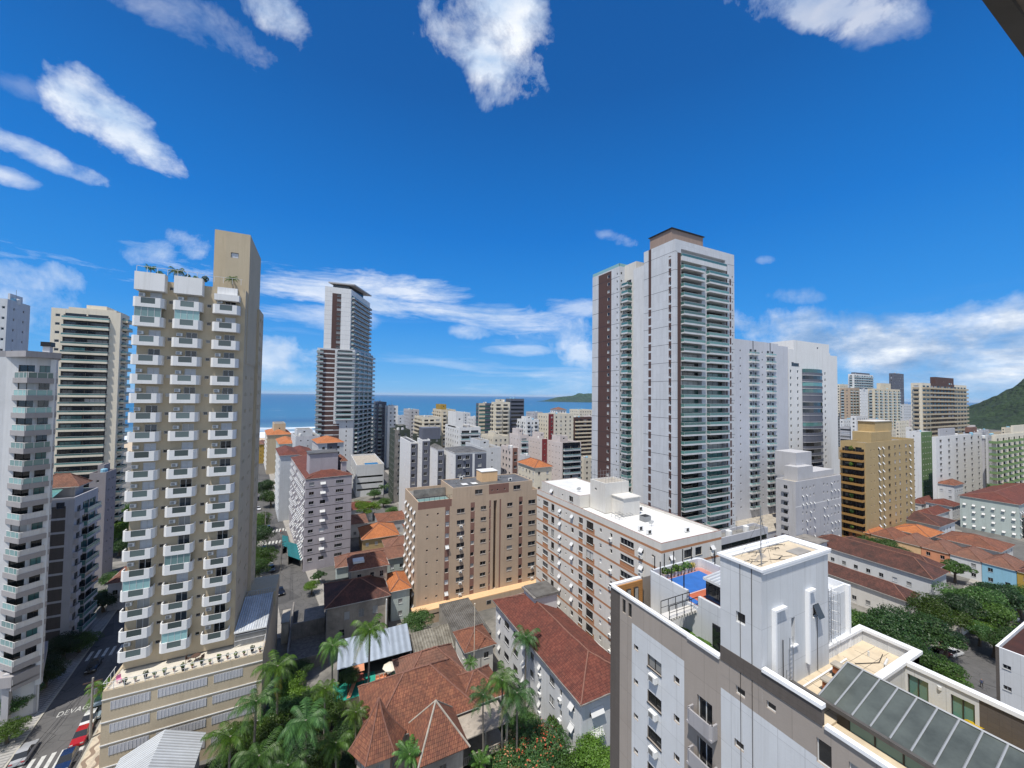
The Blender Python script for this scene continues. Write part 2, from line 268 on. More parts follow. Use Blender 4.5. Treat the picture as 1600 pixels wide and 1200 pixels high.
# ------------------------------------------------------------ mesh builder
class MB:
    def __init__(s): s.v = []; s.f = []; s.m = []; s.uv = {}
    def quad(s, a, b, c, d, mi=0, uv=None):
        i = len(s.v); s.v += [tuple(a), tuple(b), tuple(c), tuple(d)]; s.f.append((i, i+1, i+2, i+3)); s.m.append(mi)
        if uv: s.uv[len(s.f)-1] = uv
    def face(s, pts, mi=0, uv=None):
        i = len(s.v); s.v += [tuple(p) for p in pts]; s.f.append(tuple(range(i, i+len(pts)))); s.m.append(mi)
        if uv: s.uv[len(s.f)-1] = uv
    def box(s, x0, y0, z0, x1, y1, z1, mi=0):
        if x1 < x0: x0, x1 = x1, x0
        if y1 < y0: y0, y1 = y1, y0
        i = len(s.v)
        s.v += [(x0, y0, z0), (x1, y0, z0), (x1, y1, z0), (x0, y1, z0), (x0, y0, z1), (x1, y0, z1), (x1, y1, z1), (x0, y1, z1)]
        for q in ((0, 3, 2, 1), (4, 5, 6, 7), (0, 1, 5, 4), (1, 2, 6, 5), (2, 3, 7, 6), (3, 0, 4, 7)): s.f.append(tuple(i+k for k in q)); s.m.append(mi)
        return s
    def prism(s, poly, z0, z1, mi=0, top=True, bot=True, mtop=None):
        n = len(poly)
        for k in range(n):
            a, b = poly[k], poly[(k+1) % n]
            s.quad((a[0], a[1], z0), (b[0], b[1], z0), (b[0], b[1], z1), (a[0], a[1], z1), mi)
        if top: s.face([(p[0], p[1], z1) for p in poly], mi if mtop is None else mtop)
        if bot: s.face([(p[0], p[1], z0) for p in reversed(poly)], mi)
        return s
    def tube(s, pts, rs, n=6, mi=0, cap=True):
        pts = [Vector(p) for p in pts]
        if not hasattr(rs, '__len__'): rs = [rs]*len(pts)
        rings = []
        for k, p in enumerate(pts):
            t = (pts[min(k+1, len(pts)-1)]-pts[max(k-1, 0)]).normalized()
            a = t.cross(Vector((0, 0, 1)) if abs(t.z) < .95 else Vector((1, 0, 0))).normalized(); b = t.cross(a)
            i = len(s.v)
            for j in range(n):
                an = 2*math.pi*j/n; s.v.append(tuple(p+(a*math.cos(an)+b*math.sin(an))*rs[k]))
            rings.append(i)
        for k in range(len(rings)-1):
            for j in range(n):
                s.f.append((rings[k]+j, rings[k]+(j+1) % n, rings[k+1]+(j+1) % n, rings[k+1]+j)); s.m.append(mi)
        if cap:
            s.f.append(tuple(rings[0]+j for j in range(n))); s.m.append(mi)
            s.f.append(tuple(rings[-1]+j for j in reversed(range(n)))); s.m.append(mi)
        return s
    def add(s, o, mat):
        i = len(s.v); fo = len(s.f)
        s.v += [tuple(mat @ Vector(p)) for p in o.v]; s.f += [tuple(i+k for k in f) for f in o.f]; s.m += o.m
        for k, u in o.uv.items(): s.uv[fo+k] = u
    def mesh(s, name, mats, off=(0, 0, 0)):
        me = bpy.data.meshes.new(name)
        v = [(p[0]-off[0], p[1]-off[1], p[2]-off[2]) for p in s.v]
        me.from_pydata(v, [], s.f)
        for m in mats: me.materials.append(m)
        if len(mats) > 1: me.polygons.foreach_set('material_index', s.m)
        if s.uv:
            ul = me.uv_layers.new(name='UVMap'); arr = np.zeros((len(me.loops), 2), 'f')
            for pi, u in s.uv.items():
                p = me.polygons[pi]
                for k, li in enumerate(range(p.loop_start, p.loop_start+p.loop_total)): arr[li] = u[k]
            ul.data.foreach_set('uv', arr.ravel())
        me.update(); return me
    def build(s, name, mats, parent=None, loc=None):
        """vertices are in world metres (or in the parent's, when loc is given)"""
        if not isinstance(mats, (list, tuple)): mats = [mats]
        off = (0, 0, 0)
        if parent is not None and loc is None: off = parent.location
        o = bpy.data.objects.new(name, s.mesh(name, mats, off)); COL.objects.link(o)
        if parent is not None: o.parent = parent
        if loc is not None: o.location = loc
        return o
def tag(o, label, cat, group=None, kind=None):
    if label: o['label'] = label
    if cat: o['category'] = cat
    if group: o['group'] = group
    if kind: o['kind'] = kind
    return o
def empty(name, loc, label, cat, group=None, rz=0):
    o = bpy.data.objects.new(name, None); COL.objects.link(o); o.location = loc; o.rotation_euler = (0, 0, rz); o.empty_display_size = .5
    return tag(o, label, cat, group)
def struct(o): o['kind'] = 'structure'; return o
def link(name, me, parent, loc, rz=0, sc_=1):
    o = bpy.data.objects.new(name, me); COL.objects.link(o); o.parent = parent; o.location = loc; o.rotation_euler = (0, 0, rz)
    if sc_ != 1: o.scale = (sc_,)*3
    return o
# ------------------------------------------------------------ window / balcony kit. Local frame: x right, z up, outwards is -y, wall plane y=0
KIT = {}
def kit(key, fn):
    if key not in KIT:
        mb, mats = fn(); KIT[key] = (mb, mats, mb.mesh(key[0] if isinstance(key, tuple) else key, mats))
    return KIT[key]
GL = [('glass', 5), ('glassk', 3), ('glassc', 2), ('blind', 1)]
def pick_glass(bag=GL):
    t = sum(w for _, w in bag); r = R.random()*t
    for n, w in bag:
        r -= w
        if r <= 0: return n
    return bag[0][0]
def win_kit(w, h, style, gl, d=.16):
    w = round(w, 2); h = round(h, 2)
    def fn():
        b = MB(); fr = {'w': 0, 'd': 0}; t = min(.05, w*.07)
        fm = M['frd'] if style in ('dslide', 'dark') else M['frw'] if style in ('awning', 'sq', 'door') else M['alu']
        b.quad((0, d, 0), (w, d, 0), (w, d, h), (0, d, h), 1)
        y0, y1 = d-.05, d-.004
        b.box(0.002, y0, 0.002, t, y1, h-.002); b.box(w-t, y0, .002, w-.002, y1, h-.002); b.box(t, y0, .002, w-t, y1, t); b.box(t, y0, h-t, w-t, y1, h-.002)
        if style in ('slide', 'dslide', 'door'):
            n = 2 if w < 2.3 else 4
            for k in range(1, n): b.box(w*k/n-t*.5, y0-.01, t, w*k/n+t*.5, y1-.005, h-t)
            if style == 'door' or h > 1.6: pass
            b.box(-.04, -.07, -.07, w+.04, d-.06, -.004)      # sill
        if style == 'sash':
            b.box(t, y0, h*.5-.02, w-t, y1-.004, h*.5+.02); b.box(w*.5-.02, y0, t, w*.5+.02, y1-.006, h-t); b.box(-.03, -.06, -.06, w+.03, d-.06, -.004)
        if style == 'awning':   # top hung white shutter pushed outwards
            a = rad(38); L = h*.72
            z0 = h*.86
            p = [(0.03, -.02, z0), (w-.03, -.02, z0), (w-.03, -.02-math.sin(a)*L, z0-math.cos(a)*L), (.03, -.02-math.sin(a)*L, z0-math.cos(a)*L)]
            b.face([p[3], p[2], p[1], p[0]], 0); b.face([(q[0], q[1]+.04, q[2]-.03) for q in p], 0)
            for k in (0, 1, 2, 3):
                q, r_ = p[k], p[(k+1) % 4]; b.quad(q, r_, (r_[0], r_[1]+.04, r_[2]-.03), (q[0], q[1]+.04, q[2]-.03), 0)
            b.box(.02, -.05, h*.88, w-.02, d-.06, h-.01)
        if style == 'roll':     # half closed roller shutter
            b.box(t, y0-.03, h*.45, w-t, y0-.005, h-.01)
        if style == 'grille':
            for k in range(1, 5): b.box(w*k/5-.012, -.03, 0, w*k/5+.012, -.006, h)
            for k in range(0, 4): b.box(0, -.035, h*k/3-.012*(k > 0), w, -.01, h*k/3+.012)
        return b, [fm, M[gl]]
    return kit(('window', w, h, style, gl, d), fn)
def ac_kit():
    def fn():
        b = MB(); b.box(0, -.38, 0, .72, -.04, .5, 0); b.box(.06, -.395, .06, .5, -.381, .44, 1); b.box(-.02, -.4, -.05, .03, 0, -.01, 1); b.box(.69, -.4, -.05, .74, 0, -.01, 1)
        return b, [M['plasticw'], M['metal']]
    return kit('air_conditioner', fn)
def rail_bits(b, w, dp, z0, h, mi_g, mi_r, posts=3, sides=True, x0=0.0):
    """glass railing along the outer edge of a slab"""
    b.box(x0+.04, -dp+.03, z0, x0+w-.04, -dp+.05, z0+h-.05, mi_g)
    b.box(x0, -dp+.015, z0+h-.05, x0+w, -dp+.075, z0+h, mi_r)
    for k in range(posts+1):
        x = x0+.02+(w-.08)*k/posts; b.box(x, -dp+.052, z0, x+.04, -dp+.09, z0+h-.052, mi_r)
    if sides:
        for x in (x0+.01, x0+w-.03):
            b.box(x, -dp+.1, z0, x+.02, -.01, z0+h-.05, mi_g); b.box(x-.01, -dp+.1, z0+h-.05, x+.03, -.01, z0+h, mi_r)
def balc_kit(w, dp, kind, mw='white', mg='glassb', h=1.05, slab=.3):
    w = round(w, 2)
    def fn():
        b = MB()
        if kind == 'glass':      # white slab edge with glass above
            b.box(0, -dp, -slab, w, 0, .0, 0); b.box(0.0, -dp-.003, 0, w, -dp+.012, .16, 0); rail_bits(b, w, dp, .0, h, 1, 2, max(2, int(w/1.4)))
        elif kind == 'solid':    # rendered parapet
            b.box(0, -dp, -.12, w, 0, 0, 0); b.box(0, -dp, 0, w, -dp+.12, h, 0); b.box(0, -dp+.12, 0, .12, 0, h, 0); b.box(w-.12, -dp+.12, 0, w, 0, h, 0)
        elif kind == 'half':     # low parapet, then glass
            b.box(0, -dp, -.2, w, 0, 0, 0); b.box(0, -dp, 0, w, -dp+.1, .5, 0); b.box(0, -dp+.1, 0, .1, 0, .5, 0); b.box(w-.1, -dp+.1, 0, w, 0, .5, 0)
            rail_bits(b, w-.1, dp, .5, h-.45, 1, 2, max(2, int(w/1.4)), True, .05)
        elif kind == 'notch':    # white box parapet, chamfered ends, low middle filled with glass
            ch = .35; n0, n1 = w*.27, w*.73; hh = 1.24
            pl = [(0, 0), (0, -dp+ch), (ch, -dp), (w-ch, -dp), (w, -dp+ch), (w, 0)]
            b.prism(pl, -.24, 0, 0)
            t = .13
            b.box(.0, -dp+ch, 0, t, 0, hh, 0); b.box(w-t, -dp+ch, 0, w, 0, hh, 0)
            b.prism([(0, -dp+ch), (ch, -dp), (ch+.1, -dp+t), (t, -dp+ch+.03)], 0, hh, 0); b.prism([(w-ch, -dp), (w, -dp+ch), (w-t, -dp+ch+.03), (w-ch-.1, -dp+t)], 0, hh, 0)
            b.box(ch, -dp, 0, n0, -dp+t, hh, 0); b.box(n1, -dp, 0, w-ch, -dp+t, hh, 0); b.box(n0, -dp, 0, n1, -dp+t, .30, 0)
            b.box(n0, -dp+.05, .30, n1, -dp+.07, hh-.06, 1); b.box(n0, -dp+.03, hh-.05, n1, -dp+.1, hh, 2); b.box((n0+n1)/2-.02, -dp+.08, .3, (n0+n1)/2+.02, -dp+.11, hh-.05, 2)
        return b, [M[mw], M[mg], M['frw']]
    return kit(('balcony', w, dp, kind, mw, mg, h, slab), fn)
CAP = 100
class Bld:
    """a building: footprint polygon (counter-clockwise), walls with real openings, windows and balconies as placed parts"""
    def __init__(s, name, label, poly, z0, z1, mats, cat='building', group=None, root=None, wall='wall', parapet=.8, roof='roofg', rooft=.25, cap=None):
        s.poly = [Vector((p[0], p[1])) for p in poly]; s.z0, s.z1 = z0, z1; s.mats = [M[m] if isinstance(m, str) else m for m in mats]
        a = sum(s.poly[k].cross(s.poly[(k+1) % len(poly)]) for k in range(len(poly)))
        assert a > 0, 'clockwise footprint '+label
        c = sum(s.poly, Vector((0, 0)))/len(poly)
        s.root = root or empty(name, (round(c.x, 2), round(c.y, 2), z0), label, cat, group)
        s.o = s.root.location; s.name = name; s.wall = wall; s.open = {}; s.band = {}; s.placed = []; s.parapet = parapet; s.roof = roof; s.rooft = rooft; s.capm = cap
    def L(s, e): return (s.poly[(e+1) % len(s.poly)]-s.poly[e]).length
    def fr(s, e):
        a = s.poly[e]; b = s.poly[(e+1) % len(s.poly)]; d = (b-a).normalized(); return a, d, Vector((d.y, -d.x)), math.atan2(d.y, d.x)
    def at(s, e, u, z, out=0): a, d, n, an = s.fr(e); p = a+d*u+n*out; return Vector((p.x, p.y, z))
    def hole(s, e, u0, z0, w, h, depth=.2, mi=None): s.open.setdefault(e, []).append((u0, u0+w, z0, z0+h, depth, mi))
    def paint(s, e, u0, u1, z0, z1, mi): s.band.setdefault(e, []).append((u0, u1, z0, z1, mi))
    def put(s, k, name, e, u, z, out=0):
        p = s.at(e, u, z, out); s.placed.append((name, k, p, s.fr(e)[3]))
    def win(s, e, u0, z0, w, h, style='slide', gl=None, d=.16, nm='window'):
        if u0 < .05 or u0+w > s.L(e)-.05 or z0+h > s.z1-.05 or z0 < s.z0: return
        for o in s.open.get(e, []):
            if o[0] < u0+w and o[1] > u0 and o[2] < z0+h and o[3] > z0: return
        gl = gl or pick_glass()
        if isinstance(gl, (list, tuple)): gl = pick_glass(gl)
        s.hole(e, u0, z0, w, h, d+.002)
        s.put(win_kit(w, h, style, gl, d), nm, e, u0, z0)
    def ac(s, e, u, z): s.put(ac_kit(), 'air_conditioner', e, u, z)
    def balc(s, e, u, z, w, dp, kind, **kw): s.put(balc_kit(w, dp, kind, **kw), 'balcony', e, u, z)
    def grid(s, e, cols, zb, fh, n, w=1.2, h=1.1, style='slide', gl=None, skip=.0, acp=.0, sill=1.0, mix=None):
        for k in range(n):
            for c in cols:
                if R.random() < skip: continue
                st = style if not mix else mix[R.randrange(len(mix))]
                s.win(e, c-w/2, zb+k*fh+sill, w, h, st, gl)
                if acp and R.random() < acp and c+w/2+.2 < s.L(e): s.ac(e, c-.36, zb+k*fh+sill-.75)
    def part(s, name, mb, mats): 
        if not isinstance(mats, (list, tuple)): mats = [mats]
        return mb.build(name, [M[m] if isinstance(m, str) else m for m in mats], s.root)
    def wallmesh(s):
        b = MB(); n = len(s.poly)
        for e in range(n):
            L = s.L(e); a, d, nn, an = s.fr(e)
            op = s.open.get(e, []); bd = s.band.get(e, [])
            us = {0.0, round(L, 4)}; zs = {s.z0, s.z1}
            for o in op: us |= {round(o[0], 4), round(o[1], 4)}; zs |= {round(o[2], 4), round(o[3], 4)}
            for o in bd: us |= {round(max(0, o[0]), 4), round(min(L, o[1]), 4)}; zs |= {round(max(s.z0, o[2]), 4), round(min(s.z1, o[3]), 4)}
            us = sorted(us); zs = sorted(zs)
            def pt(u, z, out=0.0): p = a+d*u+nn*out; return (p.x, p.y, z)
            for i in range(len(us)-1):
                if us[i+1]-us[i] < 1e-3: continue
                um = (us[i]+us[i+1])/2; cu = [o for o in op if o[0] < um < o[1]]; bu = [o for o in bd if o[0] < um < o[1]]
                run = None
                for j in range(len(zs)-1):
                    if zs[j+1]-zs[j] < 1e-4: continue
                    zm = (zs[j]+zs[j+1])/2
                    if any(o[2] < zm < o[3] for o in cu): key = None
                    else:
                        key = 0
                        for o in bu:
                            if o[2] < zm < o[3]: key = o[4]
                    if run and run[2] == key: run[1] = zs[j+1]
                    else:
                        if run and run[2] is not None: b.quad(pt(us[i], run[0]), pt(us[i+1], run[0]), pt(us[i+1], run[1]), pt(us[i], run[1]), run[2])
                        run = [zs[j], zs[j+1], key]
                if run and run[2] is not None: b.quad(pt(us[i], run[0]), pt(us[i+1], run[0]), pt(us[i+1], run[1]), pt(us[i], run[1]), run[2])
            for (u0, u1, z0, z1, dp, mi) in op:
                m_ = mi or 0
                b.quad(pt(u0, z0), pt(u0, z1), pt(u0, z1, -dp), pt(u0, z0, -dp), m_); b.quad(pt(u1, z1), pt(u1, z0), pt(u1, z0, -dp), pt(u1, z1, -dp), m_)
                b.quad(pt(u0, z0), pt(u0, z0, -dp), pt(u1, z0, -dp), pt(u1, z0), m_); b.quad(pt(u0, z1, -dp), pt(u0, z1), pt(u1, z1), pt(u1, z1, -dp), m_)
                if dp > .3: b.quad(pt(u0, z0, -dp), pt(u0, z1, -dp), pt(u1, z1, -dp), pt(u1, z0, -dp), m_)
        return b
    def inset(s, t):
        n = len(s.poly); out = []
        for k in range(n):
            p0, p, p1 = s.poly[k-1], s.poly[k], s.poly[(k+1) % n]
            d0 = (p-p0).normalized(); d1 = (p1-p).normalized(); n0 = Vector((-d0.y, d0.x)); n1 = Vector((-d1.y, d1.x))
            den = 1+n0.dot(n1)
            out.append(p+(n0+n1)*(t/den) if den > .1 else p+n0*t)
        return out
    def finish(s):
        b = s.wallmesh(); n = len(s.poly); z1 = s.z1; zr = z1-s.parapet
        if s.parapet > 0:
            inn = s.inset(s.rooft)
            for k in range(n):
                a, c = s.poly[k], s.poly[(k+1) % n]; ai, ci = inn[k], inn[(k+1) % n]
                b.quad((a.x, a.y, z1), (c.x, c.y, z1), (ci.x, ci.y, z1), (ai.x, ai.y, z1), len(s.mats) if s.capm else 0)
                b.quad((ci.x, ci.y, zr), (ai.x, ai.y, zr), (ai.x, ai.y, z1), (ci.x, ci.y, z1), 0)
        else: inn = s.poly
        w = b.build(s.wall, s.mats+([M[s.capm]] if s.capm else []), s.root)
        if s.roof:
            rb = MB(); rb.face([(p.x, p.y, zr) for p in inn]); rb.build('roof', M[s.roof], s.root)
        s.wobj = w
        by = {}
        for it in s.placed: by.setdefault(it[0], []).append(it)
        for nm, its in by.items():
            its.sort(key=lambda it: (Vector(it[2])-EYE).length)
            for (_, k, p, an) in its[:CAP]: link(nm, k[2], s.root, p-s.o, an)
            rest = its[CAP:]
            if rest:
                mats = []; mb = MB()
                for (_, k, p, an) in rest:
                    t = MB(); t.v, t.f = k[0].v, k[0].f; idx = []
                    for m_ in k[1]:
                        if m_ not in mats: mats.append(m_)
                        idx.append(mats.index(m_))
                    t.m = [idx[q] for q in k[0].m]
                    mb.add(t, Matrix.Translation(p) @ Matrix.Rotation(an, 4, 'Z'))
                o = mb.build(nm, mats, s.root); o['kind'] = 'stuff'
        s.placed = []
        return s
def rc(x0, y0, x1, y1): return [(x0, y0), (x1, y0), (x1, y1), (x0, y1)]     # edges: 0 = south (to camera), 1 = east, 2 = north, 3 = west
def solve(pc, yt, D, pl, pr, side):
    """near corner seen at pixel pc, roof edge at pixel row yt, D metres ahead; faces run to pixels pl and pr"""
    p = PD(pc, yt, D)
    if side == 'R':
        x0, y0 = p.x, p.y; y1 = hx(pl, yt, x0).y if pl is not None and pl < pc-1 else y0+12; x1 = hy(pr, yt, y0).x
    else:
        x1, y0 = p.x, p.y; x0 = hy(pl, yt, y0).x; y1 = hx(pr, yt, x1).y if pr is not None and pr > pc+1 else y0+12
    return x0, y0, x1, y1, p.z
def sag(o, amp=.07, cuts=9):
    import bmesh
    from mathutils import noise as nz
    bm = bmesh.new(); bm.from_mesh(o.data); es = [e for e in bm.edges if any(f.material_index == 0 for f in e.link_faces)]
    bmesh.ops.subdivide_edges(bm, edges=es, cuts=cuts, use_grid_fill=True)
    for v in bm.verts:
        if v.normal.z > -.5 and not any(f.material_index == 1 for f in v.link_faces): v.co.z += amp*nz.noise(v.co*.45)+amp*.5*nz.noise(v.co*1.7)
    bm.to_mesh(o.data); bm.free()
def hip(name, parent, x0, y0, x1, y1, z, h, mat, over=.5, ridge=True, th=.12, soff='offwhite', ridgemat=None, rooty=None):
    """hip roof with uv in metres; optional ridge caps as a sub-part"""
    x0 -= over; y0 -= over; x1 += over; y1 += over
    b = MB(); w, d = x1-x0, y1-y0
    if w >= d: r0, r1 = (x0+d/2, (y0+y1)/2), (x1-d/2, (y0+y1)/2)
    else: r0, r1 = ((x0+x1)/2, y0+w/2), ((x0+x1)/2, y1-w/2)
    A, B, C, D_ = (x0, y0, z), (x1, y0, z), (x1, y1, z), (x0, y1, z); P0, P1 = (r0[0], r0[1], z+h), (r1[0], r1[1], z+h)
    def f(pts):
        a, c = Vector(pts[0]), Vector(pts[1]); ud = (c-a).normalized(); nrm = (Vector(pts[1])-a).cross(Vector(pts[-1])-a).normalized(); vd = nrm.cross(ud)
        b.face(pts, 0, [((Vector(p)-a).dot(ud), (Vector(p)-a).dot(vd)) for p in pts])
    if w >= d: f([A, B, P1, P0]); f([B, C, P1]); f([C, D_, P0, P1]); f([D_, A, P0])
    else: f([A, B, P0]); f([B, C, P1, P0]); f([C, D_, P1]); f([D_, A, P0, P1])
    b.face([(x0, y1, z-.002), (x1, y1, z-.002), (x1, y0, z-.002), (x0, y0, z-.002)], 1)
    b.box(x0, y0, z-th, x1, y0+.05, z-.004, 1); b.box(x0, y1-.05, z-th, x1, y1, z-.004, 1); b.box(x0, y0+.05, z-th, x0+.05, y1-.05, z-.004, 1); b.box(x1-.05, y0+.05, z-th, x1, y1-.05, z-.004, 1)
    o = b.build(name, [M[mat], M[soff]], parent)
    if (Vector((x0, y0, z))-EYE).length < 150: sag(o)
    if ridge:
        c = MB(); up = Vector((0, 0, .04))
        for p, q in ((A, P0), (B, P1 if w >= d else P0), (C, P1), (D_, P0 if w >= d else P1), (P0, P1)):
            p, q = Vector(p)+up, Vector(q)+up
            if (p-q).length > .2: c.tube([p.lerp(q, i/9)+Vector((R.uniform(-.03, .03), R.uniform(-.03, .03), R.uniform(-.05, .05))) for i in range(10)], .12, 6)
        g = c.build('ridge_tiles', M[ridgemat or 'ridge'], parent); 
        g.parent = o
    return o
M['ridge'] = plain('ridge_clay', (.23, .11, .08), .9, var=.5, scale=3)
M['asphalt'] = plain('asphalt', (.085, .083, .082), .92, var=.75, scale=.9)
def asph():
    m, nt, b = newmat('patched_asphalt'); tc = N(nt, 'ShaderNodeTexCoord').outputs['Object']
    n1 = N(nt, 'ShaderNodeTexNoise', ins={'Vector': tc, 'Scale': .35, 'Detail': 10, 'Roughness': .72}).outputs[0]
    v = N(nt, 'ShaderNodeTexVoronoi', ins={'Vector': tc, 'Scale': .14}); cv = N(nt, 'ShaderNodeSeparateColor', ins={0: v.outputs['Color']}).outputs[0]
    cr = N(nt, 'ShaderNodeTexVoronoi', feature='DISTANCE_TO_EDGE', ins={'Vector': tc, 'Scale': .45}).outputs['Distance']
    c = N(nt, 'ShaderNodeMix', data_type='RGBA', ins={0: n1, 6: (.045, .045, .047, 1), 7: (.15, .145, .14, 1)}).outputs[2]
    c = N(nt, 'ShaderNodeMix', data_type='RGBA', ins={0: Mth(nt, 'MULTIPLY', Mth(nt, 'GREATER_THAN', cv, .72), .55), 6: c, 7: (.05, .05, .052, 1)}).outputs[2]
    c = N(nt, 'ShaderNodeMix', data_type='RGBA', ins={0: Mth(nt, 'MULTIPLY', Mth(nt, 'LESS_THAN', cr, .012), .6), 6: c, 7: (.02, .02, .02, 1)}).outputs[2]
    nt.links.new(c, b.inputs['Base Color']); b.inputs['Roughness'].default_value = .93; return m
M['asphalt'] = asph()
M['paint'] = plain('worn_road_paint', (.55, .55, .52), .8, var=.5, scale=1.4)
M['sand'] = plain('beach_sand', (.52, .42, .30), .95, var=.15, scale=.05)
def sheet(name, x0, y0, x1, y1, z, mat, kind='structure'):
    b = MB(); b.quad((x0, y0, 0), (x1, y0, 0), (x1, y1, 0), (x0, y1, 0))
    o = b.build(name, mat, None); o.location.z = z; o['kind'] = kind; return o
def groundmat():
    m, nt, b = newmat('city_ground')
    tc = N(nt, 'ShaderNodeTexCoord').outputs['Object']
    v = N(nt, 'ShaderNodeTexVoronoi', ins={'Vector': tc, 'Scale': .06}); n1 = N(nt, 'ShaderNodeTexNoise', ins={'Vector': tc, 'Scale': .3, 'Detail': 9, 'Roughness': .7}).outputs[0]
    s = N(nt, 'ShaderNodeSeparateColor', ins={0: v.outputs['Color']})
    c = N(nt, 'ShaderNodeMix', data_type='RGBA', ins={0: s.outputs[0], 6: (.10, .10, .095, 1), 7: (.26, .245, .22, 1)}).outputs[2]
    f = N(nt, 'ShaderNodeMapRange', ins={0: n1, 1: .4, 2: .7, 3: 0, 4: .7}).outputs[0]
    c = N(nt, 'ShaderNodeMix', data_type='RGBA', ins={0: f, 6: c, 7: (.055, .055, .05, 1)}).outputs[2]
    nt.links.new(c, b.inputs['Base Color']); b.inputs['Roughness'].default_value = .92; return m
def pavingmat(name, kind):
    """the two-tone mosaic pavements: black lozenges or waves on pale stone"""
    m, nt, b = newmat(name); tc = N(nt, 'ShaderNodeTexCoord').outputs['Object']; s = N(nt, 'ShaderNodeSeparateXYZ', ins={0: tc})
    if kind == 'wave':
        x = Mth(nt, 'ADD', s.outputs[0], Mth(nt, 'MULTIPLY', Mth(nt, 'SINE', Mth(nt, 'MULTIPLY', s.outputs[1], 2.6)), .28))
        k = Mth(nt, 'SINE', Mth(nt, 'MULTIPLY', x, 4.2)); k = Mth(nt, 'GREATER_THAN', k, .45)
        ca, cb = (.50, .43, .33, 1), (.20, .14, .10, 1)
    else:
        k = Mth(nt, 'LESS_THAN', Mth(nt, 'FRACT', Mth(nt, 'MULTIPLY', s.outputs[1], 1/.62)), .2)
        k = Mth(nt, 'MAXIMUM', k, Mth(nt, 'LESS_THAN', Mth(nt, 'FRACT', Mth(nt, 'MULTIPLY', s.outputs[0], 1/1.9)), .05))
        ca, cb = (.34, .33, .31, 1), (.10, .10, .10, 1)
    n1 = N(nt, 'ShaderNodeTexNoise', ins={'Vector': tc, 'Scale': 1.2, 'Detail': 9, 'Roughness': .7}).outputs[0]
    c = N(nt, 'ShaderNodeMix', data_type='RGBA', ins={0: Mth(nt, 'MULTIPLY', k, .9), 6: ca, 7: cb}).outputs[2]
    f = N(nt, 'ShaderNodeMapRange', ins={0: n1, 1: .45, 2: .75, 3: 0, 4: .55}).outputs[0]
    c = N(nt, 'ShaderNodeMix', data_type='RGBA', ins={0: f, 6: c, 7: (.13, .12, .11, 1)}).outputs[2]
    nt.links.new(c, b.inputs['Base Color']); b.inputs['Roughness'].default_value = .9; return m
M['pavew'] = pavingmat('wave_mosaic_paving', 'wave'); M['paves'] = pavingmat('striped_mosaic_paving', 'stripe')
M['kerb'] = plain('kerb_stone', (.42, .40, .34), .9, var=.4)
SHORE = 560.0
sheet('ground', -4000, -400, 9000, SHORE, 0, groundmat())
# the beach slopes into the sea
sheet('beach', -4000, 470, 9000, SHORE+40, .01, M['sand'])
def seamat():
    m, nt, b = newmat('sea_water'); tc = N(nt, 'ShaderNodeTexCoord').outputs['Object']; s = N(nt, 'ShaderNodeSeparateXYZ', ins={0: tc})
    y = s.outputs[1]
    mp = N(nt, 'ShaderNodeMapping', ins={0: tc, 3: (.25, 1, 1)}).outputs[0]
    nz = N(nt, 'ShaderNodeTexNoise', ins={'Vector': mp, 'Scale': .022, 'Detail': 9, 'Roughness': .65, 'Distortion': .8}).outputs[0]
    prox = N(nt, 'ShaderNodeMapRange', ins={0: y, 1: SHORE, 2: SHORE+230, 3: .64, 4: .28}).outputs[0]
    foam = Mth(nt, 'MULTIPLY', Mth(nt, 'SUBTRACT', Mth(nt, 'ADD', nz, prox), .92), 9, clamp=True)
    # seawards colour bands: sandy green shallows, then blue; one dark band
    ramp = N(nt, 'ShaderNodeValToRGB', ins={0: N(nt, 'ShaderNodeMapRange', ins={0: y, 1: SHORE, 2: SHORE+2600, 3: 0, 4: 1}).outputs[0]})
    e = ramp.color_ramp.elements; e[0].position = 0; e[0].color = (.16, .24, .26, 1); e[1].position = 1; e[1].color = (.010, .10, .225, 1)
    for p, c in ((.06, (.08, .18, .25, 1)), (.12, (.022, .09, .19, 1)), (.18, (.028, .13, .24, 1)), (.4, (.014, .12, .24, 1))):
        q = e.new(p); q.color = c
    c = N(nt, 'ShaderNodeMix', data_type='RGBA', ins={0: foam, 6: ramp.outputs[0], 7: (.8, .83, .85, 1)}).outputs[2]
    nt.links.new(c, b.inputs['Base Color']); b.inputs['Roughness'].default_value = .35; b.inputs['Specular IOR Level'].default_value = .25
    wv = N(nt, 'ShaderNodeTexNoise', ins={'Vector': mp, 'Scale': .12, 'Detail': 6}).outputs[0]
    nt.links.new(N(nt, 'ShaderNodeBump', ins={'Strength': .6, 'Distance': 1.5, 'Height': wv}).outputs[0], b.inputs['Normal']); return m
sheet('sea', -30000, SHORE, 40000, 45000, .02, seamat())
